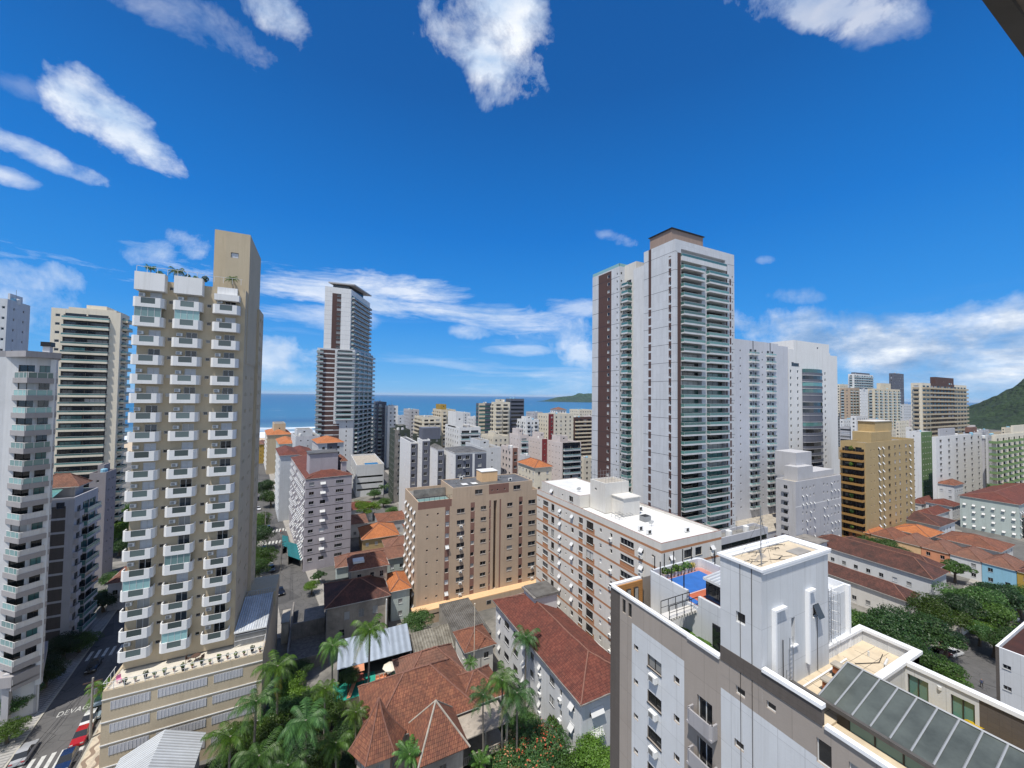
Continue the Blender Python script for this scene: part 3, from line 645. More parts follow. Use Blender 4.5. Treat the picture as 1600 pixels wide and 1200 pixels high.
# ------------------------------------------------------------ terrain far off
def mound(name, cx, cy, rx, ry, h, mat, seed, n=90, rot=0, ridge=1.0, rough=.25):
    from mathutils import noise as nz
    b = MB(); g = []
    for j in range(n+1):
        row = []
        for i in range(n+1):
            u, v = -1+2*i/n, -1+2*j/n; r = min(1, math.hypot(u, v)); base = (math.cos(math.pi*r)*.5+.5)**ridge
            q = Vector((u*2.2+seed, v*2.2, seed)); k = nz.fractal(q, 1.0, 2.1, 6)
            k2 = nz.fractal(q*9, .8, 2.1, 4)
            z = h*max(0, base*(1+rough*1.6*k)+.035*base*k2*3*rough)
            x, y = u*rx, v*ry; row.append((cx+x*math.cos(rot)-y*math.sin(rot), cy+x*math.sin(rot)+y*math.cos(rot), z-1.0))
        g.append(row)
    for j in range(n+1):
        for i in range(n+1): b.v.append(g[j][i])
    for j in range(n):
        for i in range(n):
            a = j*(n+1)+i; b.f.append((a, a+1, a+n+2, a+n+1)); b.m.append(0)
    o = b.build(name, mat, None); struct(o)
    for p in o.data.polygons: p.use_smooth = True
    return o
def forestm(name, c1, c2, sc_=.12, bump=2.5):
    m, nt, b = newmat(name); tc = N(nt, 'ShaderNodeTexCoord').outputs['Object']
    n1 = N(nt, 'ShaderNodeTexNoise', ins={'Vector': tc, 'Scale': sc_*.25, 'Detail': 9, 'Roughness': .7}).outputs[0]
    v = N(nt, 'ShaderNodeTexVoronoi', ins={'Vector': tc, 'Scale': sc_}).outputs['Distance']
    f = N(nt, 'ShaderNodeMapRange', ins={0: n1, 1: .35, 2: .65}).outputs[0]
    c = N(nt, 'ShaderNodeMix', data_type='RGBA', ins={0: f, 6: c4(c1), 7: c4(c2)}).outputs[2]
    nt.links.new(c, b.inputs['Base Color']); b.inputs['Roughness'].default_value = .95
    h = Mth(nt, 'ADD', Mth(nt, 'MULTIPLY', v, -1.0), Mth(nt, 'MULTIPLY', n1, 1.0))
    nt.links.new(N(nt, 'ShaderNodeBump', ins={'Strength': 1.0, 'Distance': bump/sc_*.3, 'Height': h}).outputs[0], b.inputs['Normal']); return m
pi_ = PD(905, 615, 4200)
mound('island', pi_.x+60, pi_.y, 560, 420, 98, forestm('island_forest', (.012, .04, .035), (.03, .075, .05), .03), 3.3, rot=-HEAD, ridge=1.0, rough=.35)
ph = PD(1660, 600, 800)
mound('hill', ph.x+110, ph.y-40, 340, 300, 128, forestm('hill_forest', (.008, .022, .010), (.024, .05, .016), .12), 8.1, n=140, rot=.3, ridge=.9, rough=.25)
pt = PD(1275, 606, 9000)
# ------------------------------------------------------------ streets
def strip(name, pts, half, z, mat, th=0.0, off=0.0):
    """a band following a centre line; th > 0 makes it a raised slab (kerb height)"""
    b = MB(); L = []; Rr = []
    pts = [Vector((p[0], p[1])) for p in pts]
    for k, p in enumerate(pts):
        d = (pts[min(k+1, len(pts)-1)]-pts[max(k-1, 0)]).normalized(); n = Vector((d.y, -d.x))
        L.append(p+n*(off-half)); Rr.append(p+n*(off+half))
    for k in range(len(pts)-1):
        a, c, d, e = L[k], Rr[k], Rr[k+1], L[k+1]
        b.quad((a.x, a.y, z), (c.x, c.y, z), (d.x, d.y, z), (e.x, e.y, z))
        if th: b.quad((a.x, a.y, z-th), (a.x, a.y, z), (e.x, e.y, z), (e.x, e.y, z-th)); b.quad((c.x, c.y, z), (c.x, c.y, z-th), (d.x, d.y, z-th), (d.x, d.y, z))
    if th:
        a, c = L[0], Rr[0]; b.quad((a.x, a.y, z-th), (c.x, c.y, z-th), (c.x, c.y, z), (a.x, a.y, z))
        a, c = Rr[-1], L[-1]; b.quad((a.x, a.y, z-th), (c.x, c.y, z-th), (c.x, c.y, z), (a.x, a.y, z))
    return struct(b.build(name, M[mat] if isinstance(mat, str) else mat, None))
# street on the left (between the grey tower and the tan one)
def g2(px, py): p = P(px, py, 0); return Vector((p.x, p.y))
ca, cb = g2(95, 1150), g2(196, 985)
dA = (cb-ca).normalized(); nA = Vector((dA.y, -dA.x))
A0 = ca-dA*45; A1 = cb+dA*260
strip('road', [A0, A1], 4.4, .004, 'asphalt')
strip('pavement', [A0+dA*28, A1], 1.9, .13, 'paves', .13, off=-6.45); strip('kerb', [A0+dA*28, A1], .12, .14, 'kerb', .14, off=-4.45)
strip('pavement', [A0, A1], 1.6, .13, 'pavew', .13, off=6.15); strip('kerb', [A0, A1], .12, .14, 'kerb', .14, off=4.45)
ANG = math.atan2(dA.y, dA.x)
def onA(s, o, z=0.0): p = ca+dA*s+nA*o; return Vector((p.x, p.y, z))
def mark(s, o, ls, lo, name='road_marking', z=.009):
    p = onA(s, o, z); b = MB(); b.quad((-lo/2, -ls/2, 0), (lo/2, -ls/2, 0), (lo/2, ls/2, 0), (-lo/2, ls/2, 0))
    x = b.build(name, M['paint'], None); x.location = p; x.rotation_euler = (0, 0, ANG-math.pi/2); struct(x); return x
for k in range(8): mark(-5.4, -3.7+k*1.05, 3.6, .5)               # zebra at the corner
for k in range(7): mark(24, -3.5+k*1.15, 3.4, .5)                 # zebra further up
def roadtext(txt, s, o, size, flip=False):
    cu = bpy.data.curves.new('road_lettering', 'FONT'); cu.body = txt; cu.size = size; cu.align_x = 'CENTER'; cu.align_y = 'CENTER'; cu.space_character = 1.1; cu.fill_mode = 'FRONT'
    t = bpy.data.objects.new('t', cu); COL.objects.link(t); dg = bpy.context.evaluated_depsgraph_get(); me = bpy.data.meshes.new_from_object(t.evaluated_get(dg)); bpy.data.objects.remove(t)
    me.name = 'road_lettering'; me.materials.clear(); me.materials.append(M['paint'])
    x = bpy.data.objects.new('road_lettering', me); COL.objects.link(x); x.location = onA(s, o, .011); x.rotation_euler = (0, 0, ANG-math.pi/2); x.scale = (1, 1.7, 1); return struct(x)
roadtext('DEVAGAR', 6.0, .3, 1.1)
# street in the middle distance, running to the beach
B0, B1 = g2(460, 985), g2(409, 700)
pB = [g2(478, 985), g2(452, 900), g2(432, 850), g2(416, 790), g2(408, 740), g2(404, 700)]
strip('road', pB, 4.2, .004, 'asphalt'); strip('pavement', pB, 1.5, .13, 'concrete', .13, off=5.9); strip('pavement', pB, 1.4, .13, 'concrete', .13, off=-5.7)
# cross street there and its zebra
cx = g2(430, 838)
strip('road', [cx+Vector((-120, 0)), cx+Vector((60, 0))], 4.5, .008, 'asphalt')
for dy in (-7, 7):
    for k in range(7):
        b = MB(); b.quad((-.3, -1.8, 0), (.3, -1.8, 0), (.3, 1.8, 0), (-.3, 1.8, 0)); x = b.build('road_marking', M['paint'], None); x.location = (cx.x-3.4+k*1.1, cx.y+dy, .013); struct(x)
# street past the dark green block
pC = [g2(690, 840), g2(628, 770), g2(600, 745), g2(585, 730)]
strip('road', pC, 4, .004, 'asphalt'); strip('pavement', pC, 1.0, .13, 'concrete', .13, off=5.1); strip('pavement', pC, 1.0, .13, 'concrete', .13, off=-5.1)
# wide street at the right among the trees
D0, D1 = g2(1480, 1130), g2(1560, 930)
D0, D1 = g2(1520, 1085), g2(1500, 985)
strip('road', [g2(1440, 1330), g2(1490, 1130), g2(1530, 1035), g2(1600, 905)], 6.0, .004, 'asphalt')
strip('pavement', [g2(1440, 1330), g2(1490, 1130), g2(1530, 1035), g2(1600, 905)], 2.6, .13, 'pavew', .13, off=8.6)
strip('pavement', [g2(1440, 1330), g2(1490, 1130), g2(1530, 1035), g2(1600, 905)], 1.4, .13, 'concrete', .13, off=-7.4)
strip('road', [g2(1340, 890), g2(1490, 930), g2(1700, 1000)], 4, .008, 'asphalt')
# ============================================================ NEAR: the taupe building with roof terraces at lower right
def foreground():
    X = 25.0; fh = 2.9
    B = Bld('apartment_building', 'taupe and white tiled apartment building in the foreground with roof terraces and a glass roof', [(25, -2), (36.45, -2), (36.45, 11.85), (38.6, 11.85), (38.6, 15.2), (36.6, 15.2), (36.6, 28.6), (25, 28.6)], 0, 37.2, ['taupe', 'tilewhite', 'dtaupe', 'copingw'], parapet=0, roof=None)
    E = 7                                          # west face: runs from (25,28.6) to (25,-2): u = 28.6 - y
    B.paint(E, 0, 1.25, 0, 37.2, 2)
    B.paint(E, 2.75, 8.15, 0, 35.25, 1); B.paint(E, 11.1, 17.2, 0, 35.3, 1); B.paint(E, 17.2, 30.6, 0, 34.9, 1)
    for z0 in np.arange(0, 37.2, 2.9): pass
    for k in range(11):
        z = 32.7-k*fh
        if z < 3: break
        B.win(E, 3.0, z+.45, .5, .45, 'sq', 'glassk'); B.win(E, 4.55, z, 1.45, 1.0, 'dslide', 'glassk' if k else 'glassc'); B.win(E, 7.2, z+.4, .52, .55, 'sq', 'glassk')
        B.win(E, 9.25, z-1.3, 1.2, 2.2, 'door', 'glassk', d=.25, nm='balcony_door')
        B.win(E, 12.05, z-.5, .62, .5, 'sq', 'glassk'); B.win(E, 14.1, z+.05, 1.55, 1.2, 'dslide', 'glassk') if k else None
        B.win(E, 19.5, z-.1, 1.3, 1.2, 'dslide', 'glassk')
        if k < 6: B.ac(E, 4.95, z-.75)
    for u in (1.55, 2.3): B.win(E, u, 35.6, .42, 1.2, 'dark', 'glassk')
    B.win(E, 12.15, 35.65, .62, .5, 'sq', 'glassk'); B.win(E, 14.1, 36.1, .55, .45, 'sq', 'glassk'); B.win(E, 16.75, 35.1, .7, 1.3, 'sq', 'glassk'); B.win(E, 18.2, 34.7, .9, 1.6, 'door', 'glassc')
    B.paint(0, 0, 13, 0, 36, 1)
    B.finish()
    r = B.root
    # sunken balconies between the white panels
    b = MB()
    for k in range(11):
        z = 31.6-k*fh
        if z < 2: break
        b2 = MB(); b2.box(24.35, 17.75, z, 25-.003, 19.75, z+.14, 0); b2.prism([(24.35, 17.95), (24.5, 17.75), (24.62, 17.86), (24.47, 18.0)], z+.14, z+1.05, 0)
        b2.box(24.35, 17.95, z+.14, 24.47, 19.55, z+1.05, 0); b2.box(24.47, 17.75, z+.14, 24.997, 17.87, z+1.05, 0); b2.box(24.47, 19.63, z+.14, 24.997, 19.75, z+1.05, 0); b2.prism([(24.35, 19.55), (24.47, 19.5), (24.6, 19.64), (24.5, 19.75)], z+.14, z+1.05, 0)
        B.part('balcony', b2, 'grey')
    # roof slabs
    b = MB(); b.box(25.25, 17.2, 34.2, 28.7, 28.35, 34.4, 0); B.part('roof', b, 'terrace')
    b = MB(); b.box(25.25, -1.8, 35.95, 31.1, 12, 36.1, 0); b.box(31.1, -1.8, 33.0, 36.15, 11.85, 33.2, 0); b.box(31.1, -1.8, 33.2, 31.2, 11.85, 36.1, 0); b.box(25.25, 12.0, 36.1, 38.4, 14.8, 36.25, 0); b.box(33.0, 14.8, 36.1, 38.4, 15.0, 36.25, 0); B.part('roof', b, 'roofsand')
    # coping along the west and north edges; it steps out once, then a dark tiled band carries on under the stair tower
    b = MB(); b.box(24.9, 20.1, 37.2, 25.25, 28.75, 37.38); b.box(24.9, 28.4, 37.203, 28.7, 28.75, 37.383)
    b.box(24.85, 17.55, 37.18, 25.3, 20.1, 37.36); b.box(24.85, 11.5, 38.15, 25.25, 14.7, 38.36); b.box(24.87, -2, 37.2, 25.2, 11.4, 37.4)
    B.part('coping', b, 'copingw')
    b = MB(); b.box(24.94, 11.55, 37.2, 25.2, 17.5, 38.15); B.part('parapet', b, 'dtaupe')
    b = MB(); b.box(25.2, 17.5, 34.4, 25.35, 28.4, 37.2); b.box(25.35, 28.25, 34.4, 28.7, 28.4, 37.2, 1); B.part('parapet', b, ['offwhite', 'woodorange'])
    for k, x in enumerate((25.75, 26.6, 27.55)):
        w = MB(); w.box(x, 28.13, 35.1, x+.5, 28.25, 36.7, 0); w.box(x+.06, 28.11, 35.18, x+.44, 28.13, 36.62, 1); B.part('window', w, ['frd', 'glassc'])
    # stair tower
    T = Bld('x', '', [(24.99, 14.75), (32.9, 14.75), (32.9, 17.5), (24.99, 17.5)], 36.2, 44.2, ['tilewhite', 'copingw', 'taupe'], root=r, wall='stair_tower', parapet=.12, roof='roofsand', rooft=.35, cap='copingw')
    T.paint(3, 0, 3, 36.2, 37.25, 2)
    T.win(3, 1.1, 40.3, .62, .7, 'sq', 'glassk')
    T.win(0, 3.25, 38.8, .42, 1.75, 'sq', 'glassk', d=.25); T.win(0, 5.85, 39.9, .75, .9, 'sq', 'glassk')
    T.finish()
    b = MB(); b.box(24.85, 14.6, 44.2, 33.05, 14.9, 44.36); b.box(24.85, 17.35, 44.2, 33.05, 17.65, 44.36); b.box(24.85, 14.9, 44.2, 25.15, 17.35, 44.36); b.box(32.75, 14.9, 44.2, 33.05, 17.35, 44.36); b.box(25.0, 14.62, 44.05, 33, 14.745, 44.2); B.part('coping', b, 'copingw')
    b = MB()
    for x, zt, w in ((26.05, 41.5, 1.3), (29.9, 41.9, .9)): b.box(x, 14.5, 37.2, x+.16, 14.747, zt); b.box(x, 14.5, zt, x+w, 14.747, zt+.14)
    b.box(28.1, 14.6, 38.72, 28.8, 14.747, 38.8); B.part('pilaster', b, 'copingw')
    b = MB()    # open casement
    b.quad((30.87, 14.73, 40.78), (31.57, 14.73, 40.78), (31.57, 14.35, 40.0), (30.87, 14.35, 40.0)); b.quad((31.57, 14.735, 40.78), (30.87, 14.735, 40.78), (30.87, 14.355, 40.0), (31.57, 14.355, 40.0)); B.part('casement', b, 'glassk')
    b = MB()
    for y in (15.35, 16.1): b.tube([(24.96, y, 2), (24.96, y, 44.2)], .018, 5)
    b.tube([(27.1, 14.66, 36.3), (27.1, 14.66, 39.5)], .03, 5); b.tube([(31.3, 14.7, 36.3), (31.3, 14.7, 39.9)], .02, 5); B.part('cable', b, 'dark')
    def ladder(x, y, z0, z1, cage):
        b = MB(); b.tube([(x, y, z0), (x, y, z1)], .02, 5); b.tube([(x+.38, y, z0), (x+.38, y, z1)], .02, 5)
        z = z0+.2
        while z < z1: b.tube([(x, y, z), (x+.38, y, z)], .013, 4); z += .3
        if cage:
            z = z0+1.2
            while z < z1:
                b.tube([(x, y, z), (x-.12, y-.35, z), (x+.19, y-.62, z), (x+.5, y-.35, z), (x+.38, y, z)], .012, 4); z += .7
            for dx, dy in ((-.12, -.35), (.19, -.62), (.5, -.35)): b.tube([(x+dx, y+dy, z0+1.2), (x+dx, y+dy, z-.7)], .011, 4)
        B.part('ladder', b, 'metal')
    ladder(27.55, 14.5, 36.3, 39.6, False); ladder(27.0, 14.4, 36.3, 37.8, False); ladder(33.6, 15.05, 36.3, 41.2, True)
    # block east of the tower with a slatted screen on top
    b = MB(); b.box(32.903, 15.2, 36.3, 36.6, 18.2, 40.4, 0); b.box(36.35, 14.95, 36.3, 36.62, 15.2, 40.9, 1); b.box(32.95, 15.21, 40.4, 36.6, 15.32, 40.9, 1); b.box(36.48, 15.33, 40.4, 36.6, 18.2, 40.9, 1)
    B.part('machine_room', b, ['tilewhite', 'copingw'])
    # raised play court: walls, floor, lines
    b = MB(); z0, z1, zf = 34.4, 38.45, 37.55
    b.box(28.7, 23.2, z0, 28.95, 27.2, z1); b.box(28.7, 17.5, z0, 28.95, 22.1, z1); b.box(28.7, 22.1, z0, 28.95, 23.2, zf-.05)
    b.box(28.95, 27.25, 36, 35.6, 27.5, z1+.0); b.box(35.6, 18.2, 36, 35.85, 27.0, z1)
    b.prism([(28.7, 27.2), (28.95, 27.2), (29.15, 27.25), (29.15, 27.5), (28.85, 27.4)], z0, z1); b.prism([(35.6, 27.0), (35.85, 27.0), (35.75, 27.4), (35.35, 27.5), (35.35, 27.25)], z0+2, z1-.002)
    B.part('parapet', b, 'tilewhite')
    for y0, y1, w in ((18.1, 19.0, 0), (19.35, 20.75, 1)):
        g = MB(); zz0, zz1 = (35.7, 36.55) if not w else (34.9, 37.0); g.box(28.62, y0, zz0, 28.7, y1, zz1, 0); n = 2 if w else 1
        for k in range(n*2 if w else 1):
            a = y0+.05+(k % n)*(y1-y0-.04)/n; zb = zz0+.05+(k//n)*(zz1-zz0)/2 if w else zz0+.05
            g.box(28.6, a, zb, 28.62, a+(y1-y0-.14)/n, zb+((zz1-zz0)/2-.07 if w else zz1-zz0-.1), 1)
        B.part('window', g, ['frd', 'glassk'])
    b = MB(); b.box(28.95, 17.6, zf-.2, 35.6, 27.3, zf, 0)
    b.box(29.8, 25.2, zf, 34.8, 26.7, zf+.006, 1); b.box(29.6, 18, zf, 34.6, 24.0, zf+.006, 2); b.box(29.6, 21.3, zf+.006, 34.6, 21.36, zf+.010, 3); b.box(29.6, 23.9, zf+.006, 34.6, 23.96, zf+.010, 3); b.box(32, 18, zf+.006, 32.06, 23.9, zf+.0105, 3)
    b.box(28.96, 18, zf, 29.6, 26.9, zf+.006, 1); b.box(29.8, 24.0, zf, 35, 25.2, zf+.005, 1)
    B.part('play_court', b, [plain('court_pink', (.50, .24, .21), .7, var=.5), plain('court_blue', (.03, .14, .45), .7, var=.35), plain('court_orange', (.50, .13, .06), .7, var=.35), 'frw'])
    b = MB()
    for p in [(28.83, y) for y in (23.6, 24.9, 26.2)]+[(x, 27.4) for x in (29.4, 30.7, 32.0, 33.3, 34.6)]+[(35.72, y) for y in (24, 25.6)]: b.box(p[0]-.035, p[1]-.035, z1, p[0]+.035, p[1]+.035, z1+1.25)
    B.part('fence_posts', b, 'dark')
    # canopy over the enclosed part of the deck
    b = MB(); b.quad((30.0, 17.5, 39.6), (35.4, 17.5, 39.9), (35.4, 22.6, 39.9), (30.0, 22.6, 39.6), 0, [(0, 0), (0, 5.4), (5, 5.4), (5, 0)]); b.quad((30.0, 22.6, 39.57), (35.4, 22.6, 39.87), (35.4, 17.5, 39.87), (30.0, 17.5, 39.57), 0)
    b.box(29.97, 17.5, 39.4, 30.0, 22.6, 39.62, 1); B.part('canopy', b, ['sheetw', 'frw'])
    b = MB(); b.box(30.15, 17.5, zf, 30.2, 22.4, 39.4, 0); b.box(30.15, 22.4, zf, 35.3, 22.45, 39.6, 0); B.part('glazing', b, 'glassk')
    # steel footbridge across the sunken terrace
    b = MB(); b.box(25.5, 22.25, 37.2, 28.95, 23.1, 37.28, 0)
    for k in range(11): b.box(25.5+k*.31, 22.2, 37.05, 25.6+k*.31, 23.15, 37.2, 0)
    for y in (22.25, 23.1):
        for x in (25.5, 26.35, 27.2, 28.05, 28.9): b.box(x-.02, y-.02, 37.2, x+.02, y+.02, 38.3, 1)
        b.box(25.5, y-.02, 38.28, 28.9, y+.02, 38.33, 1); b.box(25.5, y-.012, 37.75, 28.9, y+.012, 37.78, 1)
    B.part('footbridge', b, ['offwhite', 'dark'])
    # parapet of the south-east roof: slatted white walls with a broad coping
    b = MB(); b.box(33.0, 15.0, 36.2, 38.6, 15.18, 37.05, 0); b.box(38.4, 12.0, 34, 38.6, 15.0, 37.05, 0); b.box(31.0, 11.85, 34.9, 38.6, 12.0, 37.05, 0); b.box(31.0, 11.87, 33.2, 36.2, 12.0, 34.9, 2)
    b.box(38.28, 11.72, 37.05, 38.75, 15.3, 37.26, 1); b.box(33.0, 14.9, 37.05, 38.28, 15.3, 37.26, 1); b.box(31.0, 11.72, 37.053, 38.28, 12.15, 37.26, 1)
    x = 33.1
    while x < 38.3: b.box(x, 14.975, 36.25, x+.05, 15.0, 37.05, 1); x += .22
    B.part('parapet', b, ['tilewhite', 'copingw', 'taupe'])
    # two brick vents, pipes
    for x, y in ((29.6, 13.3), (31.9, 13.75)):
        b = MB(); b.box(x-.28, y-.28, 36.25, x+.28, y+.28, 36.5, 2); b.box(x-.25, y-.25, 36.5, x+.25, y+.25, 37.0, 0); b.box(x-.34, y-.34, 37.0, x+.34, y+.34, 37.1, 1); B.part('chimney', b, [plain('vent_brick', (.38, .13, .05), .9, var=.5, scale=6), 'roofc', 'dark'])
    b = MB(); b.tube([(26.9, 14.25, 36.33), (32.8, 14.35, 36.33), (34.5, 14.4, 36.33)], .05, 6); B.part('pipe', b, 'copingw')
    b = MB(); b.tube([(34.5, 13.9, 36.3), (36.2, 13.2, 36.3), (37.6, 13.5, 36.3)], .025, 5); b.tube([(35, 12.6, 36.3), (37.4, 13.2, 36.3)], .02, 5); B.part('cable', b, 'dark')
    b = MB(); rr_ = random.Random(5)
    for q in range(9):
        x, y = rr_.uniform(26, 32), rr_.uniform(15.2, 17); pts_ = [(x, y, 44.12)]
        for i in range(5): x += rr_.uniform(-.9, .9); y += rr_.uniform(-.35, .35); pts_.append((min(32.4, max(25.4, x)), min(17.1, max(15.1, y)), 44.115))
        b.tube(pts_, .013, 4)
    B.part('loose_cable', b, 'dark')
    b = MB(); b.box(30.2, 15.3, 44.09, 31.9, 16.1, 44.13); B.part('roof_hatch', b, 'concrete')
    b = MB()
    for q in range(7): b.box(26.2+q*1.7, 12.15, 36.25, 26.22+q*1.7, 14.7, 36.256, 0)
    for q in range(3): b.box(26, 12.6+q*.8, 36.25, 38.3, 12.62+q*.8, 36.2555, 0)
    B.part('floor_joints', b, 'dconc')
    for x, y in ((26.6, 19.5), (27.3, 18.6)):
        b = MB(); b.box(x, y, 34.4, x+.8, y+.35, 35.0, 0); b.box(x+.1, y-.02, 34.5, x+.6, y, 34.9, 1); B.part('condenser', b, ['plasticw', 'dark'])
    b = MB(); b.tube([(36.5, 13.9, 36.25), (36.5, 13.9, 36.6)], .06, 6); b.tube([(36.2, 12.9, 36.3), (37.2, 13.1, 36.3)], .08, 6); B.part('vent_pipe', b, 'frw')
    # glass roof over the veranda
    ya, yb = 12.95, 5.6; n = 9; b = MB(); bars = MB(); xl, zl, xh, zh = 27.6, 37.0, 31.1, 37.95
    for k in range(n):
        a, c = ya-(ya-yb)*k/n, ya-(ya-yb)*(k+1)/n
        b.face([(xl, c, zl), (xh, c, zh), (xh, a, zh), (xl, a, zl)])
    for k in range(n+1):
        a = ya-(ya-yb)*k/n; bars.tube([(xl, a, zl+.04), (xh, a, zh+.04)], .045, 4)
    bars.tube([(xh, ya, zh+.05), (xh, yb, zh+.05)], .06, 4)
    m = plain('weathered_roof_glass', (.10, .115, .105), .16, var=.7, scale=.55, bump=.05); B.part('glass_roof', b, m); B.part('glazing_bars', bars, 'alu')
    b = MB(); b.box(xl-.35, -1.5, zl-.12, xl+.02, 14.4, zl+.02, 0); b.box(xl-.35, -1.5, zl+.02, xl-.3, 14.4, zl+.12, 0); b.box(xh-.05, -1.5, zh-.2, xh+.12, ya, zh-.02, 0); b.box(xl, ya, zl-.2, xh, ya+.06, zl-.02, 0); B.part('gutter', b, 'dconc')
    b = MB(); b.box(xl, -1.5, 36.1, xl+.05, 11.4, zl-.12, 0)
    y = 11.4
    while y > -1: b.box(xl-.04, y, 36.1, xl, y+.07, zl-.12, 1); y -= 1.15
    b.box(xl-.03, 11.4, 36.1, xl+.3, 12.0, 37, 1); B.part('glazing', b, ['glassg', 'dark'])
    b = MB(); b.face([(xl, -1.5, zl), (xh, -1.5, zh), (xh, yb, zh), (xl, yb, zl)]); B.part('glass_roof', b, 'glassk')
    # courtyard wall on the east edge with openings
    W = Bld('x', '', [(36.2, -1.9), (36.42, -1.9), (36.42, 11.84), (36.2, 11.84)], 33.2, 37.0, ['tilewhite', 'dtaupe'], root=r, wall='courtyard_wall', parapet=.02, roof=None, rooft=.05, cap=None)
    W.paint(3, 3.3, 14, 33.2, 37, 1)
    for u in (.1, 2.1): W.win(3, u+.02, 34.7, 1.0, 1.8, 'dslide', 'glassg')
    for u in (5.3,): W.win(3, u, 35.0, .8, 1.4, 'dslide', 'glassk')
    W.finish()
    b = MB(); b.box(36.1, -1.9, 37.0, 36.55, 11.71, 37.25); B.part('coping', b, 'copingw')
    b = MB(); b.box(36.1, 4.0, 36.1, 36.2, 4.2, 36.3); b.tube([(36.17, 10.2, 36.45), (36.17, 10.2, 36.65)], .1, 8); B.part('wall_lamp', b, 'frw')
foreground()
def antenna(name, label, x, y, z, h, kind=0, group=None):
    r = empty(name, (x, y, z), label, 'antenna', group)
    b = MB(); b.tube([(x, y, z), (x, y, z+h)], .035, 5); b.build('mast', M['metal'], r)
    b = MB()
    for k in range(6): zz = z+h*.55+k*h*.07; w = .75-.08*k; b.tube([(x-w, y, zz), (x+w, y+.1, zz)], .012, 4)
    b.tube([(x, y-.1, z+h*.5), (x, y-.1, z+h*.95)], .015, 4); b.build('aerial', M['metal'], r)
    if kind:
        b = MB()
        for a in (0.3, 2.4, 4.5): b.tube([(x, y, z+h*.8), (x+1.7*math.cos(a), y+.9*math.sin(a), z)], .008, 3)
        b.build('guy_wire', M['dark'], r)
antenna('rooftop_antenna', 'tall thin mast with guy wires on the sandy roof of the white stair tower', 27.6, 16.3, 44.1, 3.4, 1)
antenna('rooftop_antenna', 'short bent aerial near the west corner of the stair tower roof', 26.1, 15.4, 44.1, .8)
def shrub_mesh(n, rx, ry, rz, s, seed, name='foliage'):
    r = np.random.RandomState(seed); d = r.normal(size=(n, 3)); d /= np.linalg.norm(d, axis=1)[:, None]; rr = r.uniform(.45, 1, n)**.5
    c = d*rr[:, None]*np.array([rx, ry, rz]); c[:, 2] += rz
    return leafmesh(c, d, s, r, name)
def leafmesh(c, d, s, r, name, asp=.55):
    """one small leaf-cluster quad per point, facing roughly outwards"""
    n = len(c); nrm = d+r.normal(size=(n, 3))*.55; nrm[:, 2] += .25; nrm /= np.linalg.norm(nrm, axis=1)[:, None]
    t = np.cross(nrm, r.normal(size=(n, 3))); t /= np.linalg.norm(t, axis=1)[:, None]; b = np.cross(nrm, t)
    sz = (s*r.uniform(.6, 1.35, n))[:, None]
    v = np.stack([c-t*sz, c-b*sz*asp+nrm*sz*.12, c+t*sz, c+b*sz*asp+nrm*sz*.12], 1).reshape(-1, 3)
    me = bpy.data.meshes.new(name); me.vertices.add(4*n); me.vertices.foreach_set('co', v.astype('f').ravel())
    me.loops.add(4*n); me.loops.foreach_set('vertex_index', np.arange(4*n, dtype='i')); me.polygons.add(n); me.polygons.foreach_set('loop_start', np.arange(0, 4*n, 4, dtype='i'))
    me.update(calc_edges=True); return me
def pot_plant(x, y, z, label, group, s=1, mat='leafl', pot='pot_clay', seed=1):
    r = empty('potted_plant', (x, y, z), label, 'potted plant', group)
    b = MB(); b.tube([(0, 0, 0), (0, 0, .38*s)], [.14*s, .2*s], 8); b.tube([(0, 0, .38*s), (0, 0, .43*s)], .22*s, 8); o = b.build('pot', M[pot], None); o.parent = r
    me = shrub_mesh(70, .3*s, .3*s, .32*s, .11*s, seed); me.materials.append(M[mat]); f = link('foliage', me, r, (0, 0, .4*s)); return r
M['pot_clay'] = plain('terracotta_pot', (.36, .14, .08), .8); M['pot_pale'] = plain('pale_pot', (.62, .52, .46), .8); M['pot_dark'] = plain('dark_pot', (.03, .03, .03), .6)
for k in range(9):
    pot_plant(30.2+k*.5, 26.9, 37.56, 'planter on the red strip along the back wall of the blue and orange play court', 'planters on the play court', .85+.25*(k % 3 == 0), ['leafl', 'leaf', 'yel'][k % 3 if k > 6 else k % 2], 'pot_pale', k)
def fern(x, y, z, label, s, mat, n=26, seed=3, name='bush'):
    r = random.Random(seed); b = MB()
    for k in range(n):
        a = r.random()*6.28; L = s*r.uniform(.6, 1.1); lift = r.uniform(.3, 1.0); p = []
        for i in range(5): t = i/4; p.append(Vector((math.cos(a)*L*t, math.sin(a)*L*t, s*(lift*t*1.2-.9*t*t*lift+.05))))
        sd = Vector((-math.sin(a), math.cos(a), 0))
        for i in range(4):
            w0, w1 = .13*s*math.sin(math.pi*(i/4*.85+.12)), .13*s*math.sin(math.pi*((i+1)/4*.85+.12))
            b.quad(p[i]-sd*w0, p[i]+sd*w0, p[i+1]+sd*w1, p[i+1]-sd*w1)
    o = b.build(name, M[mat], None, loc=(x, y, z)); return tag(o, label, 'bush')
fern(27.9, 21.9, 34.4, 'lush green fern clump growing in the sunken terrace under the footbridge', 2.1, 'leafl', 60)
fern(35.3, 10.3, 33.2, 'bright yellow leaved plant rising in the courtyard behind the glass roof', 5.2, 'yel', 46, 5)
fern(35.5, 9.0, 33.5, 'low green plant in the courtyard beside the second courtyard window', 2.0, 'leafl', 30, 6)
